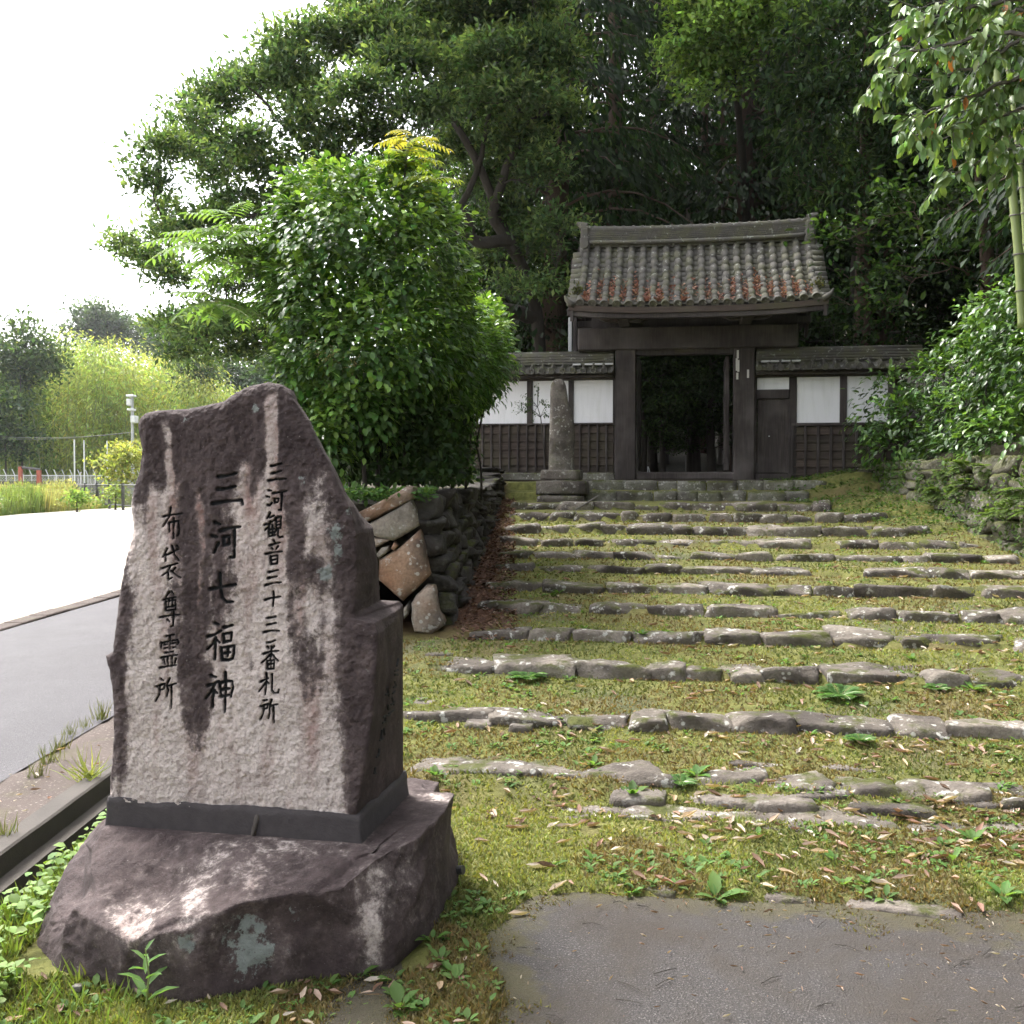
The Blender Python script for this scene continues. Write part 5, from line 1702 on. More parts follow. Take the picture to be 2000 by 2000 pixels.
def make_tree(name, label, cat, trunk, r0, pads, leaf, width, base, light, dens, bark='bark', T=T2, group=None, twigs=3, lmat='leaf', limb=0.35, extra_limbs=(), **kw):
    trunk = np.asarray(trunk, float)
    t = empty(name, tuple(trunk[0]), label, cat, group)
    tt = np.linspace(0, 1, len(trunk))
    fine = np.stack([np.interp(np.linspace(0, 1, 4 * len(trunk)), tt, trunk[:, k]) for k in range(3)], -1)
    fine = fine + 0.03 * np.stack([fbm(fine, 0.8, 3, 200 + k) for k in range(3)], -1) * np.linspace(0, 1, len(fine))[:, None] * 3
    rr = r0 * (1 - 0.75 * np.linspace(0, 1, len(fine)))
    rr[0] *= 1.25
    MB().tube(fine, rr, 10).part('trunk', M[bark], t, True)
    lb = LB()
    tips = crown_pads(lb, pads, leaf, width, base, light, dens, T, **kw)
    mb = MB()
    nodes = [fine[2:]]; nrad = [rr[2:]]
    for P, ra, rb in extra_limbs:
        P = np.asarray(P, float); tq = np.linspace(0, 1, len(P))
        Pf = np.stack([np.interp(np.linspace(0, 1, 4 * len(P)), tq, P[:, k]) for k in range(3)], -1)
        Pf[1:] += rng.normal(size=Pf[1:].shape) * 0.02
        mb.tube(Pf, np.linspace(ra, rb, len(Pf)), 7, False)
        nodes.append(Pf); nrad.append(np.linspace(ra, rb, len(Pf)))
    cs = [np.asarray(c, float) for c, r in pads]
    todo = list(range(len(pads)))
    while todo:                                     # grow: always join the pad nearest to wood already there
        ND = np.concatenate(nodes); NR_ = np.concatenate(nrad)
        best = None
        for k in todo:
            cost = np.linalg.norm(ND - cs[k], axis=1) + 0.8 * np.maximum(ND[:, 2] - cs[k][2] + 0.1, 0)
            j = int(np.argmin(cost))
            if best is None or cost[j] < best[0]: best = (cost[j], k, j)
        _, k, j = best
        todo.remove(k)
        c = cs[k]; s0 = ND[j]; L = np.linalg.norm(c - s0)
        P = curve(s0, c, np.array([random.uniform(-.1, .1), random.uniform(-.1, .1), random.uniform(-.12, .02)]) * L, 8)
        P[1:-1] += rng.normal(size=(6, 3)) * 0.025 * L
        ra = max(min(NR_[j] * 0.75, (0.012 + 0.014 * L) * (limb / 0.35)), 0.008)
        rad = ra * np.linspace(1, 0.5, 8)
        mb.tube(P, rad, 5, False)
        nodes.append(P[2:]); nrad.append(rad[2:])
        tp = tips[k]
        for q in range(min(twigs, len(tp))):
            e = tp[random.randrange(len(tp))]
            s1 = P[random.randrange(3, 8)]
            Q = curve(s1, e, rng.normal(size=3) * 0.08 * np.linalg.norm(e - s1), 4)
            mb.tube(Q, max(ra * 0.4, 0.006) * np.array([1, .8, .6, .3]), 4, False)
    if mb.n: mb.part('branches', M[bark], t, True)
    lb.part('crown', M[lmat], t)
    return t

def copy_thing(root, loc, rz, sc, label=None, group=None):
    r = root.copy(); COL.objects.link(r); r.location = loc; r.rotation_euler = (0, 0, rz); r.scale = sc
    if label: r['label'] = label
    if group: r['group'] = group
    for ch in list(root.children):
        c = ch.copy(); COL.objects.link(c); c.parent = r
        for g_ in ch.children:
            d = g_.copy(); COL.objects.link(d); d.parent = c
    return r

# ---- the spreading evergreen behind the bush
YT = 20.0
def padpx(x, y, rx, ry, dY=0.0, dep=None, Y=YT):
    Y = Y + dY
    k = Y / F_PX
    return (at(x, y, Y), (rx * k, (dep if dep else 0.9 * max(rx, ry) * k), ry * k))
PADS = [(243, 476, 38, 22), (295, 505, 55, 25), (336, 540, 50, 26), (292, 360, 42, 40), (331, 300, 65, 32), (383, 280, 65, 32), (362, 228, 48, 24), (414, 207, 70, 28),
        (466, 170, 62, 28), (523, 155, 55, 38), (549, 93, 48, 36), (435, 142, 14, 10), (575, 135, 60, 35), (621, 75, 70, 40), (685, 85, 70, 45), (735, 70, 80, 50), (802, 41, 90, 55), (880, 30, 90, 55), (960, 20, 90, 60),
        (595, 190, 75, 45), (595, 250, 65, 45), (476, 274, 60, 28), (455, 318, 55, 25), (424, 430, 55, 32), (365, 450, 55, 25), (321, 458, 45, 22), (470, 398, 55, 32), (420, 350, 40, 22), (330, 410, 36, 18),
        (515, 330, 55, 40), (560, 400, 60, 45), (640, 320, 70, 45), (700, 180, 70, 45), (780, 130, 80, 45), (870, 110, 85, 50), (960, 120, 90, 50), (720, 260, 70, 45), (820, 210, 75, 40), (920, 200, 85, 45),
        (1010, 190, 85, 45), (1060, 110, 80, 60), (900, 290, 60, 32), (1010, 280, 70, 40), (1080, 220, 60, 45), (800, 320, 60, 35), (640, 410, 60, 45), (500, 520, 50, 30), (440, 560, 40, 24), (560, 500, 50, 40),
        (336, 637, 55, 28), (388, 655, 65, 26), (362, 690, 45, 18), (440, 637, 55, 24), (500, 660, 60, 24), (470, 690, 55, 18), (420, 610, 55, 20), (960, 360, 60, 30), (1060, 330, 55, 40), (700, 20, 70, 40), (1040, 30, 80, 50),
        (1000, 420, 50, 32), (1045, 480, 42, 30), (955, 505, 36, 20), (1065, 560, 36, 26), (1000, 560, 36, 22), (1090, 440, 40, 34), (930, -60, 110, 60), (1050, -80, 100, 60), (820, -50, 100, 60), (740, -40, 60, 40)]
pads = []
for i, (x, y, rx, ry) in enumerate(PADS):
    pads.append(padpx(x, y, rx, ry, dY=float(rng.uniform(-1.6, 1.6))))
trunk = [at(1068, 700, 21.5), at(1050, 620, 21.2), at(1030, 540, 20.8), at(985, 450, 20.4), at(950, 360, 20.1), at(900, 260, 20), at(850, 170, 20), at(800, 90, 20)]
trunk[0][2] = 1.2
limbs = [([at(1000, 470, 20.4), at(930, 475, 20.0), at(880, 440, 19.8), at(820, 330, 19.8), at(760, 262, 19.8), at(700, 228, 19.8)], 0.13, 0.04),
         ([at(1010, 500, 20.6), at(960, 420, 20.1), at(985, 330, 20), at(1030, 250, 20), at(1080, 170, 20)], 0.12, 0.04),
         ([at(880, 440, 19.8), at(700, 440, 19.6), at(560, 420, 19.6), at(430, 420, 19.7), at(340, 455, 19.8)], 0.10, 0.03),
         ([at(930, 475, 20), at(905, 400, 20), at(940, 300, 20), at(960, 200, 20)], 0.09, 0.03),
         ([at(900, 560, 20.0), at(760, 640, 19.6), at(600, 650, 19.5), at(480, 640, 19.4), at(380, 660, 19.4)], 0.10, 0.03),
         ([at(640, 330, 19.7), at(560, 250, 19.7), at(500, 180, 19.7)], 0.07, 0.02),
         ([at(1050, 620, 21.2), at(960, 600, 20.6), at(900, 560, 20.0)], 0.16, 0.1)]
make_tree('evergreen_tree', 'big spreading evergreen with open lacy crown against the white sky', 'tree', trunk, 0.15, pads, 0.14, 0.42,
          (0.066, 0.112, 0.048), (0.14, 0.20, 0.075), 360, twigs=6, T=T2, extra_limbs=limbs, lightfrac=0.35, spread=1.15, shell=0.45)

# ---- forest prototypes
def conifer(seed, H, R, label):
    g = np.random.default_rng(seed)
    t = empty('cypress_tree', (0, 0, 0), label, 'tree', 'dark conifers of the hillside')
    zz = np.linspace(0, H, 14)
    path = np.stack([0.08 * np.sin(zz * .5), 0.08 * np.cos(zz * .4), zz], -1)
    MB().tube(path, np.linspace(0.30, 0.04, 14), 10).part('trunk', M['cedar_bark'], t, True)
    lb, mb = LB(), MB()
    nbr = 110
    for k in range(nbr):
        h = H * (0.14 + 0.86 * (k + g.uniform()) / nbr)
        L = R * (1.05 - 0.85 * ((h / H - 0.14) / 0.86) ** 1.3) * g.uniform(0.7, 1.15)
        a = g.uniform(0, 2 * math.pi)
        d = np.array([math.cos(a), math.sin(a), 0])
        s = np.array([0, 0, h]); e = s + d * L + np.array([0, 0, -0.28 * L + 0.1])
        P = curve(s, e, (0, 0, 0.16 * L), 6)
        mb.tube(P, np.linspace(0.035, 0.008, 6), 4, False)
        n = int(190 * L / R) + 40
        tpar = g.uniform(0.25, 1.05, n) ** 0.8
        pos = np.stack([np.interp(tpar, np.linspace(0, 1, 6), P[:, q]) for q in range(3)], -1)
        side = np.cross(d, [0, 0, 1])
        off = g.normal(size=(n, 1)) * 0.32 * L * (0.35 + 0.5 * (1 - np.abs(tpar - .6)))[:, None]
        pos = pos + side * off + np.array([0, 0, 1]) * (-0.35 * np.abs(off)) + g.normal(size=(n, 3)) * 0.06
        xd = d * 0.45 + side * np.sign(off) * 0.35 + np.array([0, 0, -0.75]) + rdir(n, g) * 0.35
        nd = d * 0.8 + np.array([0, 0, 0.5]) + rdir(n, g) * 0.5
        fresh = g.uniform(size=(n, 1)) < 0.25
        col = np.where(fresh, shade((0.030, 0.058, 0.022), n, .2, g), shade((0.016, 0.033, 0.014), n, .25, g)) * g.uniform(0.75, 1.25)
        lb.add(T2, pos, xd, nd, g.uniform(0.13, 0.27, n), 0.42, col)
    mb.part('branches', M['cedar_bark'], t)
    lb.part('crown', M['leaf'], t)
    return t

def broadleaf(seed, H, R, label, base, light, leaf=0.2, dens=34):
    g = np.random.default_rng(seed)
    pads = []
    for k in range(26):
        a = g.uniform(0, 2 * math.pi); h = g.uniform(0.28, 1.0)
        rr = R * math.sqrt(max(0.05, 1 - ((h - 0.55) / 0.55) ** 2)) * g.uniform(0.35, 0.95)
        pads.append((np.array([rr * math.cos(a), rr * math.sin(a), h * H]), (g.uniform(.22, .38) * R, g.uniform(.22, .38) * R, g.uniform(.14, .22) * R)))
    return make_tree('broadleaf_tree', label, 'tree', [(0, 0, 0), (0.1, 0, .25 * H), (-.1, .1, .5 * H), (0, 0, .9 * H)], 0.22, pads, leaf, 0.55, base, light, dens, group='dark broadleaf trees of the hillside', twigs=3, g=g, spread=1.4, T=T8)

LAB_C = 'tall dark conifer with drooping sprays in the forest behind the gate'
LAB_B = 'dark leafy broadleaf tree in the forest behind the gate'
c1 = conifer(11, 19, 3.3, LAB_C)
c2 = conifer(12, 22, 3.0, LAB_C)
b1 = broadleaf(13, 9, 3.2, LAB_B, (0.018, 0.036, 0.012), (0.035, 0.06, 0.02), 0.15, 44)
b2 = broadleaf(14, 7, 2.8, LAB_B, (0.022, 0.042, 0.014), (0.045, 0.08, 0.024), 0.13, 50)
def place(protos):
    used = set()
    for proto, x, y, rz, s in protos:
        z = hill_z(x, y) if y > 18.2 else 1.82 + 0.22 * max(x - 5.75, 0)
        loc = (x, y, z - 0.1)
        if proto.name not in used:
            used.add(proto.name)
            proto.location = loc; proto.rotation_euler = (0, 0, rz); proto.scale = (s, s, s)
        else:
            r = copy_thing(proto, loc, rz, (s, s, s))
            if y < 18.2:
                con = r['category'] == 'tree' and 'conifer' in r['label']
                r['label'] = 'tall conifer of the woods right of and behind the view, partly added unseen for shade' if con else 'leafy broadleaf tree of the wood right of the steps, partly added unseen for shade'
                r['group'] = 'conifers on the right slope' if con else 'broadleaf trees on the right slope'
SPOTS = [
    # conifers: first row behind the gate, then deeper
    (c1, 5.6, 25.5, 0.3, 1.0), (c2, 2.6, 27.0, 1.2, 1.0), (c1, 8.8, 24.5, 2.1, 1.05), (c2, 12.0, 25.0, 3.3, 1.0), (c1, 0.4, 29.5, 4.0, 1.0),
    (c2, 4.4, 32.0, 5.2, 1.05), (c1, 7.6, 31.5, 0.8, 1.1), (c2, 11.0, 31.0, 1.9, 1.1), (c1, 15.5, 29.0, 2.7, 1.1), (c2, -2.2, 33.5, 0.1, 0.9),
    (c1, 1.6, 37.0, 3.0, 1.1), (c2, 6.0, 38.5, 1.0, 1.2), (c1, 10.0, 39.0, 5.0, 1.2), (c2, 15.0, 37.0, 2.0, 1.2), (c1, 20.0, 34.0, 4.4, 1.2),
    (c2, 13.6, 20.5, 0.6, 0.95), (c1, 12.2, 15.5, 4.8, 0.9), (c2, 17.5, 23.5, 3.6, 1.1), (c1, 16.5, 17.0, 1.4, 1.0), (c2, 13.5, 10.0, 2.9, 0.85), (c1, 12.0, 4.0, .5, 0.8),
    (c1, 1.0, 23.4, 2.5, 1.1), (c2, 9.6, 9.5, 1.0, .9), (c1, 9.4, 4.5, 2.2, .9), (c2, 9.8, -1.0, .3, .9), (c1, 9.2, 14.5, 3.0, .95),  # right-hand conifers near the steps added for shade, mostly out of view
    (c1, 23.0, 27.0, 2.2, 1.2), (c2, 25.0, 38.0, 1.1, 1.3), 
    # broadleaf understorey
    (b2, 2.7, 22.0, 0.3, 0.55), (b2, 3.3, 23.0, 1.3, 0.4), (b2, 4.0, 23.6, 4.3, 0.4), (b1, 3.0, 24.3, 1.3, 0.42), (b2, 4.4, 25.0, 3.1, 0.5), (b1, 5.2, 24.4, 2.2, 0.45), (b2, 3.9, 27.0, .6, .6), (b2, 2.0, 25.2, 2.6, .5), (b1, 4.3, 22.6, 2.0, 0.5), (b2, 5.4, 21.4, 1.0, 0.55), (b1, 3.4, 25.4, 4.0, 0.6),
    (b1, 7.2, 21.8, 0.4, 0.85), (b2, 9.4, 20.2, 1.7, 1.0), (b1, 10.6, 22.6, 3.0, 1.0), (b2, 4.2, 24.2, 4.2, 0.8), (b1, 0.8, 25.5, 5.0, 0.95), (b2, 1.9, 22.9, 2.2, 0.75),
    (b1, 6.4, 28.5, 1.1, 0.9), (b2, 12.6, 28.0, 2.6, 1.1), (b1, 14.8, 24.0, .9, 1.1), (b2, 8.3, 27.5, 3.7, 1.0), (b1, 3.0, 30.0, .2, 0.9), (b2, -1.6, 27.5, 1.3, 0.8), (b1, -3.2, 31.0, 2.9, 0.8), (b2, -0.6, 24.0, 5.5, 0.7),
    (c1, 4.5, -8.0, .6, .95), (c2, 7.5, -6.5, 1.6, .9), (c1, 11.0, -7.5, 2.6, 1.0), (c2, 2.0, -11.0, 3.6, 1.0), (c1, 6.5, -12.5, 4.6, 1.1), (c2, 13.5, -2.5, 5.6, .9),  # unseen conifers added behind the camera to block low sky light
    (b1, 7.9, 6.4, .1, .85), (b2, 7.6, 3.2, 2.0, .95), (b1, 8.2, 0.0, 1.0, .9), (b2, 8.4, -3.4, 3.3, 1.0),  # unseen broadleaf trees added at right to shade the monument's side
    (b1, 10.4, 16.2, 4.1, 0.95), (b2, 9.6, 12.8, .7, 0.8), (b1, 11.0, 8.0, 1.8, 0.8), (b2, 18.5, 28.0, 5.1, 1.3),
]
place(SPOTS)

# cedars whose trunks show above and through the gate
for i, (px, Y, r, lab) in enumerate([(1468, 27.5, 0.30, 'thick red-brown cedar trunk standing just above the gate roof'), (1375, 29, 0.13, 'slender dark cedar trunk left of the thick one above the gate'),
                                     (1412, 30, 0.12, 'slim cedar trunk close beside the thick one above the gate')]):
    X = (px - 1000) / F_PX * Y
    z = hill_z(X, Y)
    t = empty('cedar_tree', (X, Y, z - .1), lab, 'tree')
    zz = np.linspace(z - .2, z + 17, 12)
    MB().tube(np.stack([X + 0.05 * np.sin(zz), Y + 0 * zz, zz], -1), np.linspace(r * 1.1, r * .5, 12), 12).part('trunk', M['cedar_bark'], t, True)
    mb = MB()
    for k in range(16):
        h = z + 4 + k * .55; a = random.uniform(0, 6.28); L = random.uniform(.8, 1.8)
        mb.tube(curve((X, Y, h), (X + math.cos(a) * L, Y + math.sin(a) * L, h - .3), (0, 0, .1), 5), np.linspace(.03, .006, 5), 4, False)
    mb.part('branches', M['cedar_bark'], t)
for i, (px, Y, r, lab) in enumerate([(1343, 24.5, 0.075, 'leftmost thin trunk seen through the gate opening'), (1363, 25.5, 0.07, 'second thin trunk seen through the gate opening'),
                                     (1393, 25.0, 0.06, 'third thin trunk seen through the gate opening'), (1407, 27.0, 0.075, 'rightmost thin trunk seen through the gate opening')]):
    X = (px - 1000) / F_PX * Y; z = hill_z(X, Y)
    zz = np.linspace(z - .2, z + 7, 10)
    MB().tube(np.stack([X + 0.03 * np.sin(zz * 1.3 + i), Y + 0 * zz, zz], -1), np.linspace(r, r * .6, 10), 8).solo('tree_trunk', M['grey_bark'], lab, 'tree', smooth=True)

# light green tree top above the gate roof
YL = 21.0
pads = [padpx(x, y, rx, ry, dY=float(rng.uniform(-.8, .8)), Y=YL) for x, y, rx, ry in [(1330, 95, 38, 30), (1355, 150, 42, 35), (1400, 60, 55, 40), (1440, 120, 55, 40), (1390, 115, 50, 35), (1430, 20, 70, 45), (1345, 35, 40, 30), (1480, 60, 50, 40), (1370, 185, 30, 22), (1420, 170, 35, 25), (1500, 10, 60, 45), (1370, -20, 70, 40), (1310, 110, 22, 20), (1440, -50, 80, 40)]]
X = (1445 - 1000) / F_PX * 24.5
make_tree('maple_tree', 'pale green leafy tree crown lit above the gate roof', 'tree', [(X + .2, 24.6, hill_z(X, 24.6)), (X + .1, 24.5, 5), (X, 24, 8), at(1430, 60, YL), at(1430, -30, YL)], 0.14, pads, 0.125, 0.6,
          (0.12, 0.20, 0.055), (0.22, 0.33, 0.10), 210, twigs=4, T=T8, lightfrac=0.5)
# cypress spray hanging right of it
YC = 20.5
pads = [padpx(x, y, rx, ry, dY=float(rng.uniform(-.7, .7)), Y=YC) for x, y, rx, ry in [(1560, 90, 60, 45), (1640, 60, 70, 50), (1530, 180, 45, 40), (1590, 220, 55, 45), (1650, 180, 60, 50), (1560, 290, 45, 40), (1620, 310, 50, 40), (1690, 250, 50, 45), (1650, 380, 45, 35), (1700, 330, 50, 40), (1550, 340, 35, 25), (1720, 120, 60, 60), (1760, 220, 60, 60), (1600, 0, 70, 50), (1720, 20, 80, 60)]]
X = (1680 - 1000) / F_PX * 21.5
make_tree('cypress_tree', 'cypress with hanging fan sprays right of the gate roof', 'tree', [(X, 21.5, hill_z(X, 21.5)), (X, 21.5, 6), (X, 21.3, 10), (X, 21.2, 13)], 0.2, pads, 0.2, 0.36,
          (0.03, 0.058, 0.024), (0.058, 0.10, 0.037), 75, bark='cedar_bark', twigs=4, T=T8, droop=0.9, lightfrac=0.4, cluster=9)
# dark camellia-like trees in the right middle
YD = 16.8
pads = [padpx(x, y, rx, ry, dY=float(rng.uniform(-.8, .8)), Y=YD) for x, y, rx, ry in [(1640, 470, 45, 40), (1720, 430, 60, 45), (1800, 470, 60, 50), (1760, 540, 55, 40), (1680, 560, 40, 35), (1850, 400, 60, 50), (1780, 370, 60, 40), (1860, 520, 50, 50), (1920, 450, 50, 60), (1740, 600, 40, 25), (1600, 590, 28, 22), (1960, 380, 60, 60), (1900, 320, 60, 40)]]
make_tree('broadleaf_tree', 'dark glossy broadleaf tree standing behind the right hedge', 'tree', [at(1930, 820, 17.2), at(1932, 560, 17.2), at(1925, 430, 17.2), at(1910, 330, 17.2)], 0.17, pads, 0.13, 0.5,
          (0.022, 0.045, 0.015), (0.045, 0.085, 0.022), 70, bark='cedar_bark', twigs=4, T=T8, lightfrac=0.3)

# ---- leaf-covered bush bodies
def bush(name, label, cat, blobs, n, leaf, width, base, light, tip, stems, dropz=None, lmat='gloss_leaf', origin=None, fill=0.35, sag=0.35):
    """blobs: (centre, radii); leaves sit on the union's skin, a share inside it"""
    t = empty(name, origin, label, cat)
    lb = LB()
    area = np.array([(r[0]*r[1] + r[1]*r[2] + r[0]*r[2]) for c, r in blobs]); area = area / area.sum()
    for (c, r), a in zip(blobs, area):
        c = np.asarray(c, float); r = np.asarray(r, float)
        m = int(n * a)
        ncl = m // 5
        d = rdir(ncl)
        dep = np.where(rng.uniform(size=ncl) < fill, rng.uniform(0.45, 0.95, ncl), rng.normal(1.0, 0.035, ncl))
        bump_ = 1 + 0.22 * fbm(c + d * r, 3.6, 3, 77)
        pos = c + d * r * (dep * bump_)[:, None]
        keep = np.ones(ncl, bool)
        for (c2, r2) in blobs:
            if c2 is c: continue
            q = (pos - np.asarray(c2)) / np.asarray(r2)
            keep &= ~((q ** 2).sum(-1) < 0.72)
        if dropz is not None: keep &= pos[:, 2] > dropz(pos)
        pos, d, dep = pos[keep], d[keep], dep[keep]
        nrm_ = norm(d / r)
        k = rng.poisson(5, len(pos)) + 1
        rep = np.repeat(np.arange(len(pos)), k); q = len(rep)
        pp = pos[rep] + rng.normal(size=(q, 3)) * leaf * 0.75
        xd = nrm_[rep] * 0.75 + rdir(q) * 0.5 + np.array([0, 0, -sag])
        nd = nrm_[rep] * 0.75 + np.array([0, 0, 0.75]) + rdir(q) * 0.22
        # young leaves at the shoots are paler by nature
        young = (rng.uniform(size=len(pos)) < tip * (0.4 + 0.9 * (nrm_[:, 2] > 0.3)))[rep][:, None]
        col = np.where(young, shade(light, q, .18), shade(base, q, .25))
        lb.add(T8, pp, xd, nd, leaf * rng.uniform(0.7, 1.3, q), width, col)
    lb.part('foliage', M[lmat], t)
    for P, ra in stems:
        P = np.asarray(P, float)
        tt = np.linspace(0, 1, len(P)); f = np.linspace(0, 1, 10)
        Pf = np.stack([np.interp(f, tt, P[:, k]) for k in range(3)], -1); Pf[1:-1] += rng.normal(size=(8, 3)) * 0.02
        MB().tube(Pf, np.linspace(ra, ra * .5, 10), 7).part('stem', M['bark'], t, True)
    return t

def bl(x, y, Y, rx, ry, rd):
    k = Y / F_PX
    return (at(x, y, Y), (rx * k, rd, ry * k))
blobs = [bl(690, 480, 9.6, 150, 150, .75), bl(780, 540, 9.7, 125, 170, .8), bl(640, 600, 9.5, 100, 140, .65), bl(720, 690, 9.3, 150, 130, .65), bl(830, 640, 9.9, 95, 130, .8), bl(600, 420, 9.8, 60, 70, .5), bl(760, 400, 9.8, 100, 70, .6),
         bl(880, 700, 11.2, 95, 110, .9), bl(930, 690, 12.2, 62, 95, .8), bl(700, 800, 9.2, 90, 75, .5), bl(600, 730, 9.4, 60, 90, .5), bl(945, 640, 12.6, 32, 50, .5), bl(650, 850, 9.0, 40, 60, .35), bl(860, 770, 11.2, 70, 70, .6), bl(790, 800, 10.4, 85, 75, .6), bl(560, 560, 9.9, 45, 90, .4)]
stems = []
for i, (x, xt) in enumerate([(712, 690), (735, 760), (690, 640), (790, 800), (850, 870), (760, 700), (660, 620), (880, 900), (820, 780), (910, 930), (940, 940), (700, 740)]):
    Y = 9.0 + 0.28 * i
    stems.append(([at(x, 940, Y) * [1, 1, 0] + [0, 0, 1.34], at((x + xt) / 2, 820, Y), at(xt, 700, Y)], random.uniform(.012, .035)))
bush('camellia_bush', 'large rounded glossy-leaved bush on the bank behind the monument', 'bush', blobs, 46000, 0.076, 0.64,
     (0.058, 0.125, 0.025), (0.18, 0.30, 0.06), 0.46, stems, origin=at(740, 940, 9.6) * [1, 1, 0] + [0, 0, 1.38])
# undergrowth leaves under the bush, coloured dark to stand for the shade there
lb = LB()
n = 9000
px_ = rng.uniform(640, 985, n); py_ = rng.uniform(790, 940, n); Yq = rng.uniform(8.9, 12.8, n)
pos = np.array([at(a, b, c) for a, b, c in zip(px_, py_, Yq)])
pos = pos[(pos[:, 0] < wall_x(pos[:, 1]) - 0.05) & (pos[:, 2] > 1.42)]; n = len(pos)
lb.add(T8, pos, rdir(n) + [0, 0, -.5], rdir(n) + [0, 0, .8], rng.uniform(.06, .1, n), .55, shade((0.025, 0.05, 0.016), n))
lb.structure('undergrowth', M['leaf'], 'stuff', 'undergrowth leaves coloured dark for the shade beneath the big bush on the bank', 'undergrowth')
lb = LB()
for spots, lab in ((((620, 690), (640, 698), (655, 690)), 'left cream flower cluster on the front of the big bush'), (((672, 712), (690, 718), (700, 708)), 'right cream flower cluster on the front of the big bush')):
  lb = LB()
  for c, r in [(at(x, y, 8.85), (.05, .04, .035)) for x, y in spots]:
    n = 60
    lb.add(T2, c + rng.normal(size=(n, 3)) * r, rdir(n) + [0, -.3, .5], rdir(n), rng.uniform(.012, .02, n), .7, shade((0.55, 0.45, 0.33), n, .1))
  lb.solo('flower_cluster', M['leaf'], lab, 'flowers')

# hedge on the right wall
blobs = []
for Y in np.arange(8.0, 16.6, 0.62):
    top = np.interp(Y, [9, 11, 13, 15, 16.6], [4.0, 3.95, 3.75, 3.5, 3.1])
    x0 = rwall_x(Y) + 0.72 + random.uniform(-.12, .12)
    for zc in np.arange(2.05, top, 0.5):
        blobs.append((np.array([x0 + 0.12 * (zc - 2) + random.uniform(-.12, .12), Y + random.uniform(-.2, .2), zc]), (random.uniform(.5, .68), random.uniform(.45, .6), random.uniform(.38, .5))))
    blobs.append((np.array([x0 + 1.1, Y, top - 0.1]), (.9, .6, .6)))
for (x_, y_, z_) in ((5.85, 16.3, 2.1), (5.8, 16.6, 2.5), (5.9, 16.4, 2.9), (5.75, 15.8, 2.0), (5.85, 15.5, 2.4)):
    blobs.append((np.array([x_, y_, z_]), (.42, .42, .40)))
stems = [([(rwall_x(Y) + .8, Y, 1.7), (rwall_x(Y) + .8, Y + .1, 2.3), (rwall_x(Y) + .9, Y, 3.0)], 0.02) for Y in np.arange(9.5, 16.5, 0.8)]
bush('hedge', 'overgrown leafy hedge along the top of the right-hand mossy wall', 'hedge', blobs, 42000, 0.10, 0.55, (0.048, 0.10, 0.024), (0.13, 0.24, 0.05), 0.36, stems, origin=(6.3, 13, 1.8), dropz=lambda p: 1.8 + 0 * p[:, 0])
# twig of the hedge reaching over the white panel
# ---- compound-leaved saplings
def pinnate(lb, base, d, L, pairs, leaflet, droop, col, mb=None, width=0.36):
    d = norm(np.asarray(d, float)); side = norm(np.cross(d, [0, 0, 1.0]))
    t = np.linspace(0.12, 1, pairs)
    P = base + d * (t * L)[:, None] + np.array([0, 0, -1]) * (droop * L * t ** 2)[:, None]
    T_ = norm(np.gradient(P, axis=0))
    for s in (-1, 1):
        xd = side * s * 0.9 + T_ * 0.45 + np.array([0, 0, -0.28])
        lb.add(T8, P, xd, np.array([0, 0, 1.0]) + side * s * -0.25 + rdir(pairs) * .12, leaflet * (1.05 - 0.45 * np.abs(t - 0.45)), width, shade(col, pairs, .12))
    lb.add(T8, P[-1:], T_[-1:], np.array([0, 0, 1.0]), leaflet, width, shade(col, 1, .1))
    if mb is not None: mb.tube(np.concatenate([[base], P]), np.linspace(0.006, 0.002, pairs + 1), 4, False)
def sumac(name, label, stem, heads, L, leaflet, col):
    t = empty(name, tuple(stem[0]), label, 'sapling')
    lb, mb = LB(), MB()
    MB().tube(np.asarray(stem), np.linspace(0.022, 0.008, len(stem)), 7).part('stem', M['grey_bark'], t, True)
    for h, nn, cc in heads:
        h = np.asarray(h, float)
        j = np.argmin(np.linalg.norm(np.asarray(stem) - h, axis=1))
        mb.tube(curve(stem[j], h, (0, 0, -.04), 5), np.linspace(.012, .006, 5), 5, False)
        for k in range(nn):
            a = 2 * math.pi * k / nn + random.uniform(-.3, .3)
            pinnate(lb, h + np.array([0, 0, random.uniform(-.1, .02)]), (math.cos(a), math.sin(a), random.uniform(.0, .6)), L * random.uniform(.7, 1.15), 8, leaflet, random.uniform(.25, .5), cc, mb)
    mb.part('stalks', M['culm'], t)
    lb.part('leaves', M['leaf'], t)
heads = [(at(x, y, 9.6 + random.uniform(-.3, .5)), 7, (0.13, 0.22, 0.065)) for x, y in ((410, 455), (450, 430), (500, 440), (440, 510), (500, 520), (540, 480), (420, 580), (470, 590), (520, 590), (460, 480), (545, 560), (390, 480), (505, 480))]
sumac('sumac_sapling', 'pale sapling with feathery compound leaves left of the big bush', [at(560, 940, 9.8) * [1, 1, 0] + [0, 0, 1.2], at(550, 760, 9.8), at(530, 620, 9.8), at(490, 500, 9.8), at(460, 440, 9.8)], heads, 0.42, 0.12, None)
heads = [(at(790, 300, 9.3), 9, (0.20, 0.27, 0.05)), (at(800, 272, 9.3), 6, (0.26, 0.24, 0.05)), (at(838, 350, 9.2), 5, (0.24, 0.3, 0.06)), (at(640, 335, 9.6), 6, (0.17, 0.24, 0.06)), (at(770, 345, 9.6), 5, (0.25, 0.28, 0.06))]
sumac('sumac_sapling', 'yellowish feathery shoot rising out of the top of the big bush', [at(770, 500, 9.7), at(780, 420, 9.7), at(790, 350, 9.4), at(797, 280, 9.3)], heads, 0.34, 0.095, None)

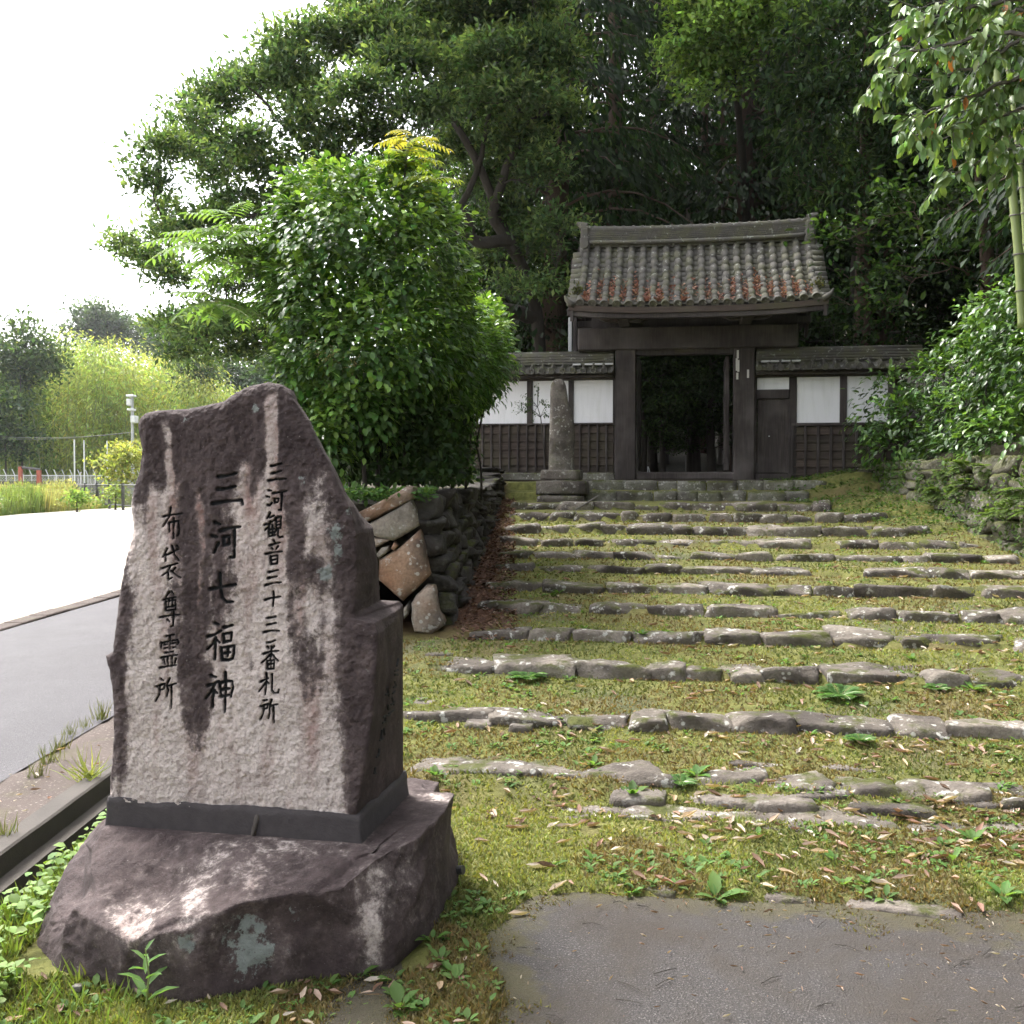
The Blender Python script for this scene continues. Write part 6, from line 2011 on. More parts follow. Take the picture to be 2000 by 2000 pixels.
# overhanging branch, top right, with its bamboo
t = empty('overhanging_tree', (5.2, 7.8, 1.9), 'drooping branches of long pale leaves hanging in at the upper right', 'tree')
MB().tube(np.array([(5.2, 7.8, 1.7), (5.1, 7.8, 3.2), (4.9, 7.7, 4.8), (4.6, 7.6, 6.2)]), [0.10, 0.09, 0.07, 0.05], 9).part('trunk', M['grey_bark'], t, True)
lb, mb = LB(), MB()
BR = [((2060, 60), (1900, 70), (1780, 100), (1695, 175)), ((2060, -20), (1900, 10), (1820, 30), (1760, 70)), ((2060, 120), (1960, 160), (1850, 210), (1770, 245)), ((2080, 180), (1990, 220), (1880, 250), (1785, 255)),
      ((2080, 260), (2000, 280), (1920, 310), (1840, 355)), ((2080, 30), (1980, 90), (1880, 140), (1740, 160)), ((2060, -60), (1940, -30), (1860, 0), (1800, 40)),
      ((2090, 90), (2010, 130), (1950, 200), (1900, 260)), ((2060, 0), (1990, 20), (1930, 60), (1850, 110))]
for i, br in enumerate(BR):
    Y0 = 7.4 + 0.12 * (i % 5)
    P = np.array([at(x, y, Y0 + 0.1 * k) for k, (x, y) in enumerate(br)])
    f = np.linspace(0, 1, 16); tt = np.linspace(0, 1, 4)
    Pf = np.stack([np.interp(f, tt, P[:, k]) for k in range(3)], -1) + rng.normal(size=(16, 3)) * .012
    mb.tube(np.concatenate([[(4.8, 7.7, 5.0)], Pf]), np.linspace(0.022, 0.004, 17), 5, False)
    for k in range(3, 16):
        for q in range(2):
            s = Pf[k]; d = np.array([rng.normal() * .5 - .3, rng.normal() * .6, rng.normal() * .45]); L = random.uniform(.12, .34)
            e = s + d * L + np.array([0, 0, -.05])
            mb.tube(np.array([s, (s + e) / 2 + [0, 0, .02], e]), [0.004, 0.003, 0.002], 3, False)
            m = 8
            tq = rng.uniform(0.1, 1.05, m)[:, None]
            pos = s + (e - s) * tq
            xd = norm(e - s) * .6 + rdir(m) * .6 + np.array([0, 0, -.75])
            nd = rdir(m) * .6 + np.array([-.3, -.6, .5])
            col = shade((0.14, 0.225, 0.07), m, .25)
            o_ = rng.uniform(size=m) < 0.012
            col[o_] = (0.45, 0.16, 0.035)
            lb.add(T8, pos, xd, nd, rng.uniform(.075, .125, m), .46, col)
mb.part('branches', M['grey_bark'], t)
lb.part('foliage', M['gloss_leaf'], t)

def culm(label, pts, r):
    P = np.array(pts); f = np.linspace(0, 1, 60); tt = np.linspace(0, 1, len(P))
    Pf = np.stack([np.interp(f, tt, P[:, k]) for k in range(3)], -1)
    rr = r * (1 - 0.35 * f); rr[::6] *= 1.12
    t = empty('bamboo_stalk', tuple(P[0]), label, 'bamboo')
    MB().tube(Pf, rr, 10).part('culm', M['culm'], t, True)
    mb = MB()
    for k in range(6, 60, 6):
        mb.tube(np.array([Pf[k] - [0, 0, .008], Pf[k] + [0, 0, .008]]), rr[k] * 1.14, 10)
    tag(mb.part('node_rings', M['grey_bark'], t, True), kind='stuff')
    return t
culm('pale green bamboo stalk leaning up from the right hedge', [at(1998, 640, 11.6), at(1990, 500, 11.6), at(1975, 350, 11.6), at(1955, 200, 11.6), at(1930, 40, 11.7), at(1890, -150, 11.9)], 0.052)
culm('thin dark bamboo stalk behind the pale one at right', [at(2010, 600, 12.6), at(2000, 400, 12.6), at(1985, 250, 12.6), at(1965, 100, 12.6)], 0.04)

# ---- sapling beside the pillar
t = empty('maple_sapling', tuple(at(1066, 930, 17.2)), 'spindly sapling with small dark leaves beside the old pillar', 'sapling')
mb, lb = MB(), LB()
S0 = [at(1066, 930, 17.2), at(1060, 850, 17.2), at(1056, 815, 17.2), at(1050, 795, 17.2), at(1052, 760, 17.2)]
mb.tube(np.array(S0), [.012, .01, .008, .006, .003], 5)
for e in ((1005, 785), (1003, 805), (1020, 775), (1065, 786), (1072, 790), (1050, 755), (1070, 812), (1040, 822), (1030, 790), (1012, 795), (1024, 800)):
    E = at(*e, 17.2 + random.uniform(-.2, .2)); j = random.choice([2, 3]); Q = curve(S0[j], E, (0, 0, .05), 6)
    mb.tube(Q, np.linspace(.005, .002, 6), 4, False)
    n = 26
    tq = rng.uniform(.45, 1.05, n); pos = np.stack([np.interp(tq, np.linspace(0, 1, 6), Q[:, k]) for k in range(3)], -1) + rng.normal(size=(n, 3)) * .02
    lb.add(T8, pos, rdir(n) + [0, 0, -.5], rdir(n) * .5 + [0, -.3, .8], rng.uniform(.03, .055, n), .45, shade((0.045, 0.075, 0.03), n))
mb.part('stem', M['bark'], t); lb.part('leaves', M['leaf'], t)

# ------------------------------------------------------------------ ground cover
def visible(n, y0, y1, pw=1.0):
    """points in view on the mossy ground, denser near the camera"""
    u = rng.uniform(size=n)
    y = (y0 ** -pw + u * (y1 ** -pw - y0 ** -pw)) ** (-1 / pw)
    x = rng.uniform(-0.66, 0.74, n) * y
    k = (x > -1.86) & (x < 5.4)
    return x[k], y[k]

def on_base(x, y):                   # under the monument
    return (x > -1.62) & (x < -0.27) & (y > 3.28) & (y < 4.4)

# moss tufts
lb = LB()
x, y = visible(430000, 2.2, 15, 1.0)
P2 = np.stack([x, y, 0 * x], -1)
mossy = fbm(P2, 2.6, 4, 301) + 0.5 * fbm(P2, 9, 3, 302)
u, v = xy2uv(x, y)
k = (mossy > -0.55) & (apron_d(x, y) < 0.03) & ~on_base(x, y) & ~((x < -0.12) & (y > 7.9))
x, y, mossy = x[k], y[k], mossy[k]; n = len(x)
z = mg(x, y)
fresh = fbm(np.stack([x, y, 0 * x], -1), 1.4, 3, 303)
col = np.where((fresh > 0.0)[:, None], shade((0.225, 0.24, 0.08), n, .25), shade((0.125, 0.14, 0.045), n, .28))
dryp = fbm(np.stack([x, y, 0 * x], -1), 2.1, 3, 304) > 0.06
col[dryp] = shade((0.17, 0.135, 0.06), int(dryp.sum()), .25)
d = rdir(n) * 0.75 + [0, 0, 0.9]
lb.add(TB, np.stack([x, y, z - 0.003], -1), d, rdir(n), rng.uniform(0.010, 0.026, n) * (0.8 + 0.06 * y), 0.30 + 0.03 * y, col)
# moss creeping on to the asphalt
x, y = visible(60000, 2.75, 4.2, 1.0)
dq = apron_d(x, y); nz = fbm(np.stack([x, y, 0 * x], -1), 5, 4, 330) + .5 * fbm(np.stack([x, y, 0 * x], -1), 16, 3, 331)
k = (dq > 0) & (nz > 0.02 + 1.6 * np.maximum(dq, 0) - .3 * sstep(x, .8, 1.9) * sstep(y, 3.1, 3.7)) & (dq < .5)
x, y = x[k], y[k]; n = len(x)
lb.add(TB, np.stack([x, y, 0 * x], -1), rdir(n) * 0.9 + [0, 0, 0.6], rdir(n), rng.uniform(0.006, 0.016, n), .4, np.where((rng.uniform(size=n) < .5)[:, None], shade((0.13, 0.125, 0.035), n, .25), shade((0.12, 0.085, 0.045), n, .25)))
lb.structure('moss', M['grass'], 'stuff', 'yellow-green moss carpet over the ground and step treads', 'moss')

# grass and clover by the monument's left and behind it
lb = LB()
n = 5200
x = rng.uniform(-1.88, -1.45, n); y = rng.uniform(2.7, 6.5, n); x = np.where(y < 3.4, rng.uniform(-1.88, -1.1, n), x)
k = ~on_base(x, y); x, y = x[k], y[k]; n = len(x)
pos = np.stack([x, y, mg(x, y) - .01], -1)
lb.add(TB, pos, rdir(n) * .55 + [0, 0, 1], rdir(n), rng.uniform(.03, .10, n), .10, shade((0.16, 0.22, 0.05), n, .2))
n = 1100
x = rng.uniform(-1.9, -1.5, n); y = rng.uniform(2.8, 5.2, n); k = ~on_base(x, y); x, y = x[k], y[k]; n = len(x)
pos = np.stack([x, y, mg(x, y) + rng.uniform(.0, .08, n)], -1)
lb.add(T8, pos, rdir(n) * [1, 1, .3], rdir(n) * .35 + [0, 0, 1], rng.uniform(.02, .055, n), .9, shade((0.15, 0.24, 0.055), n, .2))
n = 4200
x, y = visible(9000, 2.8, 13, .8); k = (apron_d(x, y) < -.02) & ~on_base(x, y) & (fbm(np.stack([x, y, 0 * x], -1), 1.8, 3, 310) > .02) & ~((x < -.15) & (y > 7.8)); x, y = x[k], y[k]; n = len(x)
lb.add(TB, np.stack([x, y, mg(x, y) - .005], -1), rdir(n) * .7 + [0, 0, .9], rdir(n), rng.uniform(.02, .06, n), .12, shade((0.13, 0.18, 0.045), n, .22))
lb.structure('grass', M['grass'], 'stuff', 'thin bright grass and clover among the moss', 'grass')

# rosettes of small broad leaves: many tiny ones as cover, bigger ones one by one
def rosette(lb, p, nleaf, L, col, up=.5, width=.55):
    a = rng.uniform(0, 2 * math.pi, nleaf)
    d = np.stack([np.cos(a), np.sin(a), rng.uniform(.1, 1.0, nleaf) * up * 1.6], -1)
    lb.add(T8, np.asarray(p) + d * 0.008, d, np.array([0, 0, 1.0]) - d * .25, L * rng.uniform(.6, 1.2, nleaf), width, shade(col, nleaf, .15))
lb = LB()
x, y = visible(6000, 2.85, 14, .7)
k = (apron_d(x, y) < -.03) & ~on_base(x, y) & (rng.uniform(size=len(x)) < np.where(y < 3.6, .3, 1)) & (fbm(np.stack([x, y, 0 * x], -1), 1.1, 3, 320) > -.05) & ~((x < -.15) & (y > 7.8))
x, y = x[k][:1900], y[k][:1900]
for a, b, c in zip(x, y, mg(x, y)):
    rosette(lb, (a, b, c), rng.integers(3, 7), rng.uniform(.02, .046), (0.12, 0.21, 0.06))
lb.structure('small_weeds', M['leaf'], 'stuff', 'scattered tiny broad-leaved weeds in the moss', 'weeds')

def ground_at(px, py):
    Y = 5.0
    for _ in range(25):
        P = at(px, py, Y); gz = float(mg(np.array(P[0]), np.array(P[1])))
        Y = 0.5 * Y + 0.5 * (CAM_Z - gz) * F_PX / max(py - 940.0, 8)
        Y = min(max(Y, 2.6), 17)
    P = at(px, py, Y); P[2] = float(mg(np.array(P[0]), np.array(P[1]))); return P
WEEDS = [(1400, 1765, 9, .10), (1360, 1520, 10, .09), (1235, 1560, 7, .09), (850, 1520, 10, .07), (1110, 1330, 10, .05), (1580, 1440, 6, .05), (1160, 1430, 8, .05), (1060, 1310, 12, .06), (1690, 1740, 8, .06), (1730, 1765, 7, .05),
         (1960, 1760, 10, .08), (1900, 1650, 9, .07), (1380, 1660, 7, .05), (1630, 1690, 8, .05), (1080, 1700, 6, .06), (1160, 1690, 7, .05), (930, 1760, 8, .05), (845, 1850, 8, .06), (700, 1925, 6, .08), (770, 1930, 5, .06), (780, 1985, 9, .08),
         (1010, 1340, 9, .05), (1090, 1160, 9, .07), (1140, 1230, 8, .06), (1075, 1165, 9, .07), (990, 1265, 8, .06), (1780, 1290, 8, .06), (1900, 1350, 10, .09), (1920, 1100, 8, .06), (1600, 1620, 7, .05), (1480, 1640, 7, .05), (1160, 1500, 9, .06),
         (1740, 1370, 7, .05), (1500, 1330, 8, .06), (1250, 1245, 9, .07), (1300, 1240, 7, .06), (1620, 1420, 7, .05), (1230, 1755, 6, .05), (1860, 1690, 7, .06), (640, 1940, 5, .05), (860, 1890, 7, .06), (890, 1930, 6, .06)]
for i, (px, py, nl, L) in enumerate(WEEDS):
    P = ground_at(px, py)
    lb = LB(); rosette(lb, P, nl, L, (0.11, 0.20, 0.055), .6, .5)
    lb.solo('weed', M['leaf'], 'small bright rosette weed growing in the moss of the steps and verge', 'weed', 'rosette weeds in the moss')
# the upright weed in front of the base
P = ground_at(285, 1960); P = np.array([-1.09, 3.08, float(mg(np.array(-1.09), np.array(3.08)))])
t = empty('weed', tuple(P), 'upright long-leaved weed in front of the monument base', 'weed')
lb = LB()
hh = np.linspace(.02, .17, 12)
a = np.arange(12) * 2.4
MB().tube(np.array([P, P + [.01, 0, .1], P + [.0, 0, .18]]), [.004, .003, .002], 5).part('stem', M['culm'], t)
lb.add(T8, P + np.stack([0 * hh, 0 * hh, hh], -1), np.stack([np.cos(a), np.sin(a), .6 + 0 * a], -1), np.array([0, 0, 1.0]), np.linspace(.11, .05, 12), .28, shade((0.12, 0.22, 0.07), 12, .1))
lb.part('leaves', M['leaf'], t)
# ferns
FERNS = [(1640, 1365, .20, 'fern growing against a stone in the middle of the steps'), (1030, 1330, .18, 'large fern at the left end of a lower step'), (1680, 1455, .12, 'small yellow-green fern on the right side of a lower step'),
         (1330, 1535, .10, 'tiny fern between two stones near the foot of the steps'), (1100, 1305, .11, 'pale fern just right of the large fern on the steps'), (1830, 1350, .11, 'little fern on a step near the right edge')]
def fern(P, L, label, nf=9, group=None, dirs=None, col=(0.10, 0.20, 0.06)):
    t = empty('fern', tuple(P), label, 'fern', group)
    lb, mb = LB(), MB()
    for k in range(nf):
        a = 2 * math.pi * k / nf + random.uniform(-.25, .25)
        d = np.array([math.cos(a), math.sin(a), random.uniform(.5, 1.1)]) if dirs is None else norm(np.array(dirs) + rng.normal(size=3) * .45)
        m = 11
        tq = np.linspace(.12, 1, m); dn = norm(d)
        Q = P + dn * (tq * L)[:, None] + np.array([0, 0, -1]) * (.42 * L * tq ** 2)[:, None]
        T_ = norm(np.gradient(Q, axis=0)); side = norm(np.cross(T_, [0, 0, 1.0]))
        for s in (-1, 1):
            lb.add(T2, Q, side * s + T_ * .35, np.cross(T_, side) * -1 + [0, 0, .6], L * .34 * np.sin(np.pi * (0.12 + .86 * tq)) + .004, .38, shade(col, m, .12))
        mb.tube(np.concatenate([[P], Q]), np.linspace(.003, .001, m + 1), 3, False)
    mb.part('stalks', M['culm'], t); lb.part('fronds', M['leaf'], t)
for px, py, L, lab in FERNS:
    fern(ground_at(px, py), L, lab)
for k in range(16):
    Y = random.uniform(10.2, 15.5); z = random.uniform(1.1, 1.8)
    P = np.array([rwall_x(Y) - 0.04 + 0.15 * (z - .9), Y, max(z, float(mg(np.array(5.3), np.array(Y))) + .2)])
    fern(P, random.uniform(.16, .3), 'fern hanging from the face of the right-hand mossy wall', 6, 'ferns on the right-hand wall', (-.9, -.3, .35), (0.11, 0.17, 0.045))
# creeping green on the right wall and slope
lb = LB()
n = 3000
Y = rng.uniform(9.5, 16.8, n); zt = rng.uniform(0, 1, n)
zb = mg(np.full(n, 5.35), Y); z = zb + zt * (1.85 - zb)
k = fbm(np.stack([Y, z, 0 * z], -1), 1.5, 3, 333) > -.02
Y, z, zb = Y[k], z[k], zb[k]; n = len(Y)
pos = np.stack([rwall_x(Y) - .04 + .15 * (z - zb) + rng.normal(0, .02, n), Y, z], -1)
lb.add(T8, pos, rdir(n) * .8 + [-.5, 0, -.3], rdir(n) * .4 + [-.7, -.2, .5], rng.uniform(.03, .07, n), .6, shade((0.075, 0.125, 0.03), n))
n = 2600
x = rng.uniform(4.1, 5.45, n); Y = rng.uniform(12.5, 17.3, n); k = x > 4.9 - (Y - 12.5) * .2; x, Y = x[k], Y[k]; n = len(x)
lb.add(T8, np.stack([x, Y, mg(x, Y) + rng.uniform(0, .06, n)], -1), rdir(n) * [1, 1, .4], rdir(n) * .4 + [0, 0, 1], rng.uniform(.03, .07, n), .6, shade((0.06, 0.11, 0.025), n))
n = 900
x = rng.uniform(-1.4, -.62, n); Y = rng.uniform(8.15, 8.7, n)
lb.add(T8, np.stack([x, Y, 1.4 + rng.uniform(0, .1, n)], -1), rdir(n) * [1, 1, .5], rdir(n) * .4 + [0, -.3, 1], rng.uniform(.03, .07, n), .65, shade((0.06, 0.12, 0.03), n))
lb.structure('ivy', M['leaf'], 'stuff', 'creeping leaves over the right wall and bank edges', 'creeper')

# fallen leaves: long curled ones, tan, pinkish and rust
TL = (np.array([(0, 0, .05), (.33, .5, .18), (.33, -.5, .12), (.36, 0, 0), (.7, .42, .12), (.7, -.42, .2), (.7, 0, .02), (1, 0, .16)], float), T8[1])
DRY = np.array([(0.40, 0.32, 0.245), (0.33, 0.24, 0.185), (0.22, 0.125, 0.09), (0.46, 0.40, 0.34), (0.27, 0.175, 0.13), (0.40, 0.29, 0.18), (0.15, 0.09, 0.06)])
def litter(lb, x, y, z, size, width, pal=DRY, flat=.25):
    n = len(x)
    a = rng.uniform(0, 2 * math.pi, n)
    d = np.stack([np.cos(a), np.sin(a), rng.normal(0, flat * .6, n)], -1)
    lb.add(TL, np.stack([x, y, z + .006], -1), d, np.array([0, 0, 1.0]) + rdir(n) * flat, size, width, pal[rng.integers(0, len(pal), n)] * rng.uniform(.7, 1.25, (n, 1)))
lb = LB()
x, y = visible(18000, 2.5, 15, .55)
u, v = xy2uv(x, y)
# leaves collect at the foot of each riser and towards the right
dist = np.min(np.abs(v[:, None] - (RV[None] - .10)), 1)
w = np.where(dist < .12, .9, .22) * (0.25 + .75 * sstep(x / y, -.1, .35)) * np.where(v < 4.4, .7, 1)
k = (rng.uniform(size=len(x)) < w) & ~on_base(x, y) & (x > -.6) & (apron_d(x, y) < .0)
x, y = x[k], y[k]; n = len(x)
litter(lb, x, y, mg(x, y), rng.uniform(.035, .095, n), .26)
# drift in the channel by the left wall
n = 2600
y = rng.uniform(7.8, 16.5, n); x = wall_x(y) + .05 + rng.uniform(0, 1, n) * (-.02 - wall_x(y)); 
litter(lb, x, y, mg(x, y) + rng.uniform(0, .03, n), rng.uniform(.03, .06, n), .45, np.array([(0.12, 0.06, 0.042), (0.08, 0.042, 0.03), (0.19, 0.115, 0.085)]), .5)
# specks and needles on the asphalt, around the monument, on the verge
n = 700
x = rng.uniform(-.05, 2.0, n) ; y = rng.uniform(2.75, 3.95, n); k = (apron_d(x, y) > 0) & (rng.uniform(size=n) < .15 + .8 * sstep(x + (y - 3) * .6, .3, 1.9)); x, y = x[k], y[k]; n = len(x)
litter(lb, x, y, 0 * x + .003, rng.uniform(.008, .035, n), .13, DRY * .9, .1)
n = 70
x = rng.uniform(-1.5, -.1, n); y = rng.uniform(2.8, 3.35, n); k = ~on_base(x, y); x, y = x[k], y[k]; n = len(x)
litter(lb, x, y, mg(x, y) + .004, rng.uniform(.03, .075, n), .3)
n = 90
x = rng.uniform(-2.64, -2.2, n); y = rng.uniform(4.2, 8.5, n)
litter(lb, x, y, 0 * x + .035, rng.uniform(.02, .055, n), .3)
lb.structure('fallen_leaves', M['dry_leaf'], 'stuff', 'dry curled leaves fallen on the steps and ground', 'leaves')
# leaves lodged between the roof tiles
lb = LB()
for i in range(NCOL - 1):
    u = UC + (i - (NCOL - 1) / 2 + .5) * PITCHU
    n = int(rng.uniform(20, 110)); t0 = rng.uniform(.08, .30)
    tt = np.clip(rng.normal(t0, .11, n), 0.03, .6)
    b = -BE * (1 - tt)
    uu = u + rng.uniform(-.055, .055, n)
    P = gl(np.stack([uu, b, roof_z(uu, b) + .035 + rng.uniform(0, .03, n)], -1))
    a = rng.uniform(0, 2 * math.pi, n)
    lb.add(TL, P, np.stack([np.cos(a), np.sin(a), rng.normal(0, .5, n)], -1), rdir(n) + [0, -1, 1.2], rng.uniform(.04, .075, n), .5, np.array([(0.30, 0.14, 0.10), (0.22, 0.09, 0.065), (0.40, 0.24, 0.18)])[rng.integers(0, 3, n)] * rng.uniform(.7, 1.2, (n, 1)))
lb.structure('roof_leaves', M['dry_leaf'], 'stuff', 'rust-coloured fallen leaves lodged between the gate roof tiles', 'leaves')
# weeds rooted at the two roof corners
for sgn, lab in ((-1, 'withered weed rooted at the left corner of the gate roof'), (1, 'withered weed rooted at the right corner of the gate roof')):
    lb = LB(); n = 120
    u = UC + sgn * (HALF - .10); P = gl(np.array([u, -BE + .22, float(roof_z(u, -BE + .22)) + .06]))
    lb.add(T8, P + rng.normal(size=(n, 3)) * [.05, .06, .05], rdir(n) + [0, 0, .4], rdir(n), rng.uniform(.05, .09, n), .4, shade((0.075, 0.08, 0.04), n))
    lb.solo('roof_weed', M['leaf'], lab, 'weed')
# twigs
mb = MB()
for k in range(34):
    x, y = random.uniform(0, 2.1), random.uniform(2.8, 3.9)
    if apron_d(np.array(x), np.array(y)) < .05: continue
    a = random.uniform(-.9, .9); L = random.uniform(.03, .12)
    d = np.array([math.cos(a), math.sin(a), 0]) * L
    p = np.array([x, y, .006])
    mb.tube(np.array([p, p + d * .5 + [0, random.uniform(-.01, .01), .004], p + d]), [.0018, .0015, .001], 4)
tag(mb.part('twigs', M['bark'], None), kind='stuff', label='thin dead twigs lying on the asphalt', cat='twigs')
MB().tube(np.array([at(1125, 995, 15.4), at(1150, 980, 15.45), at(1168, 968, 15.5)]), [.016, .013, .009], 6).solo('fallen_branch', M['grey_bark'], 'bare fallen stick leaning near the pillar base', 'branch')
# pebbles by the base
for px, py, lab in ((170, 1935, 'small pale stone on the moss at the left of the base'),):
    P = np.array([-1.33, 3.17, .02]); V, F = rock((.018, .014, .012), 5, 7, 8)
    solo('pebble', V + P - [0, 0, .02], F, M['flag_stone'], lab, 'stone', smooth=True)
# grass tufts along the verge
for i, (px, py, h) in enumerate([(70, 1520, .12), (95, 1490, .13), (115, 1465, .12), (140, 1435, .10), (200, 1405, .16), (5, 1640, .14), (165, 1420, .08)]):
    Y = (CAM_Z - .03) * F_PX / (py - 940.0); P = at(px, py, Y); P[2] = .02
    lb = LB(); n = 45
    lb.add(TB, P + rng.normal(size=(n, 3)) * [.025, .025, 0], rdir(n) * .45 + [0, 0, 1], rdir(n), rng.uniform(.4, 1, n) * h, .05, shade((0.13, 0.14, 0.05), n, .2))
    lb.solo('grass_tuft', M['grass'], 'thin olive grass tuft on the dirt verge of the lane', 'grass', 'grass tufts on the verge')
P = at(172, 1535, 5.3); P[2] = .03
lb = LB(); n = 40
lb.add(TB, P + rng.normal(size=(n, 3)) * [.03, .03, 0], rdir(n) * .8 + [0, 0, .9], rdir(n), rng.uniform(.08, .22, n), .055, shade((0.24, 0.27, 0.08), n, .15))
lb.solo('grass_tuft', M['grass'], 'bright yellow-green grass clump on the gutter lip left of the monument', 'grass')

# ------------------------------------------------------------------ far left: yard edge, fences, bamboo, trees
# tall weeds at the end of the yard
lb = LB()
n = 15000
pxw = rng.uniform(-60, 300, n); dp = rng.uniform(0, 8, n)
y = 46.5 + 16 * np.clip(pxw, -60, 260) / 250 + dp
x = (pxw - 1000) / F_PX * y
hmax = np.interp(pxw, [-60, 60, 140, 180, 260], [1.7, 1.75, 1.75, .95, .7]) * (0.75 + .5 * fbm(np.stack([x, y, 0 * x], -1), .35, 3, 400))
hh = rng.uniform(.2, 1, n) ** .7 * hmax
col = np.where((fbm(np.stack([x, y, 0 * x], -1), .3, 3, 401) > 0)[:, None], shade((0.20, 0.27, 0.08), n, .2), shade((0.34, 0.34, 0.14), n, .2))
lb.add(TB, np.stack([x, y, 0 * x], -1), rdir(n) * .18 + [0, 0, 1], rdir(n), hh, .05, col)
m = rng.integers(0, n, 16000)
pz = rng.uniform(.25, 1, 16000) * hh[m]
lb.add(T2, np.stack([x[m] + rng.normal(0, .12, 16000), y[m], pz], -1), rdir(16000) + [0, 0, .5], rdir(16000) + [0, -.4, .5], rng.uniform(.10, .24, 16000), .45, col[m] * rng.uniform(.7, 1.2, (16000, 1)))
lb.structure('tall_weeds', M['grass'], 'stuff', 'band of tall yellow-green weeds along the far edge of the gravel yard', 'weeds')
# black railing running out of the weeds to the right
rail = empty('railing', (-20, 58, 0), 'black metal picket railing beyond the weeds behind the monument', 'fence')
A, B = at(146, 950, 66.0), at(300, 972, 52.0)
A[2] = 0; B[2] = 0
n = 6
for k in range(n + 1):
    p = A + (B - A) * k / n
    MB().box(p + [-.06, -.06, 0], p + [.06, .06, 1.45]).part('post', M['black_metal'], rail)
for z in (1.35, .25):
    MB().tube(np.array([A + [0, 0, z], B + [0, 0, z]]), .045, 6).part('bar', M['black_metal'], rail)
mb = MB()
for k in range(90):
    p = A + (B - A) * k / 90
    mb.tube(np.array([p + [0, 0, .25], p + [0, 0, 1.35]]), .014, 4, False)
tag(mb.part('pickets', M['black_metal'], rail), kind='stuff')
# pale chain-link fence with bent tops
cl = empty('chain_link_fence', (-40, 86, 0), 'long pale chain-link fence with bent post tops before the bamboo', 'fence')
A, B = at(-40, 930, 84.0), at(300, 930, 96.0); A[2] = 0.2; B[2] = 0.2
n = 22
HF = 1.85
for k in range(n + 1):
    p = A + (B - A) * k / n
    MB().tube(np.array([p, p + [0, 0, HF], p + [-.18, -.1, HF + .5]]), .034, 6).part('post', M['white_metal'], cl)
for z in (HF - .02, .1):
    MB().tube(np.array([A + [0, 0, z], B + [0, 0, z]]), .035, 5).part('rail', M['white_metal'], cl)
mb = MB()
L = np.linalg.norm(B - A)
for k in range(int(L / .22)):
    p = A + (B - A) * (k * .22 / L); q = A + (B - A) * min((k * .22 + HF) / L, 1)
    mb.tube(np.array([p, q + [0, 0, HF]]), .012, 3, False); mb.tube(np.array([q, p + [0, 0, HF]]), .012, 3, False)
tag(mb.part('wire_mesh', M['grey_metal'], cl), kind='stuff')
# low dark barrier with two rusty posts
br_ = empty('barrier', (-30, 70, 0), 'low dark barrier with two rust-red posts before the chain-link fence', 'barrier')
for (a, b) in ((-10, 40), (42, 78), (82, 145)):
    p, q = at(a, 940, 72.0), at(b, 940, 72.0)
    MB().box(np.array([p[0], 72.0, 0]), np.array([q[0], 72.3, 1.55])).part('panel', M['black_metal'], br_)
for a, w in ((40, 6), (76, 7)):
    p, q = at(a - w / 2, 940, 71.8), at(a + w / 2, 940, 71.8)
    MB().box(np.array([p[0], 71.7, 0]), np.array([q[0], 71.95, 2.55 if a < 60 else 2.3])).part('post', M['rust'], br_)
p, q = at(42, 913, 71.9), at(78, 917, 71.9)
MB().tube(np.array([p, q]), .1, 6).part('top_bar', M['black_metal'], br_)
# poles
for px, top, Y, lab in ((145, 858, 80, 'tall thin white pole left of the pair by the far fence'), (164, 860, 80, 'tall thin white pole right of the pair by the far fence'), (209, 861, 82, 'thin white pole half hidden by the yellow-green shrub')):
    p = at(px, top, Y)
    MB().tube(np.array([(p[0], Y, 0), (p[0], Y, p[2])]), .055, 8).solo('flagpole', M['white_metal'], lab, 'pole')
up = empty('utility_pole', (at(258, 900, 90)[0], 90, 0), 'grey utility pole with a white box on top above the shrub', 'utility pole')
p = at(258, 772, 90)
MB().tube(np.array([(p[0], 90, 0), (p[0], 90, p[2])]), [.15, .11], 10).part('pole', M['grey_metal'], up)
for (x0, y0, x1, y1) in ((247, 771, 262, 775), (248, 779, 256, 792), (249, 798, 261, 802), (256, 812, 266, 826)):
    a, b = at(x0, y0, 89.7), at(x1, y1, 89.7)
    MB().box(np.array([a[0], 89.5, b[2]]), np.array([b[0], 90.3, a[2]]), None, .05).part('fitting', M['white_metal'], up)
for k in range(2):
    a, b = at(-60, 848 + 5 * k, 92), at(258, 800 + 60 * k * 0 + 44, 90)
    MB().tube(curve(a, b, (0, 0, -.4), 14), .018, 4, False).part('wire', M['black_metal'], up)

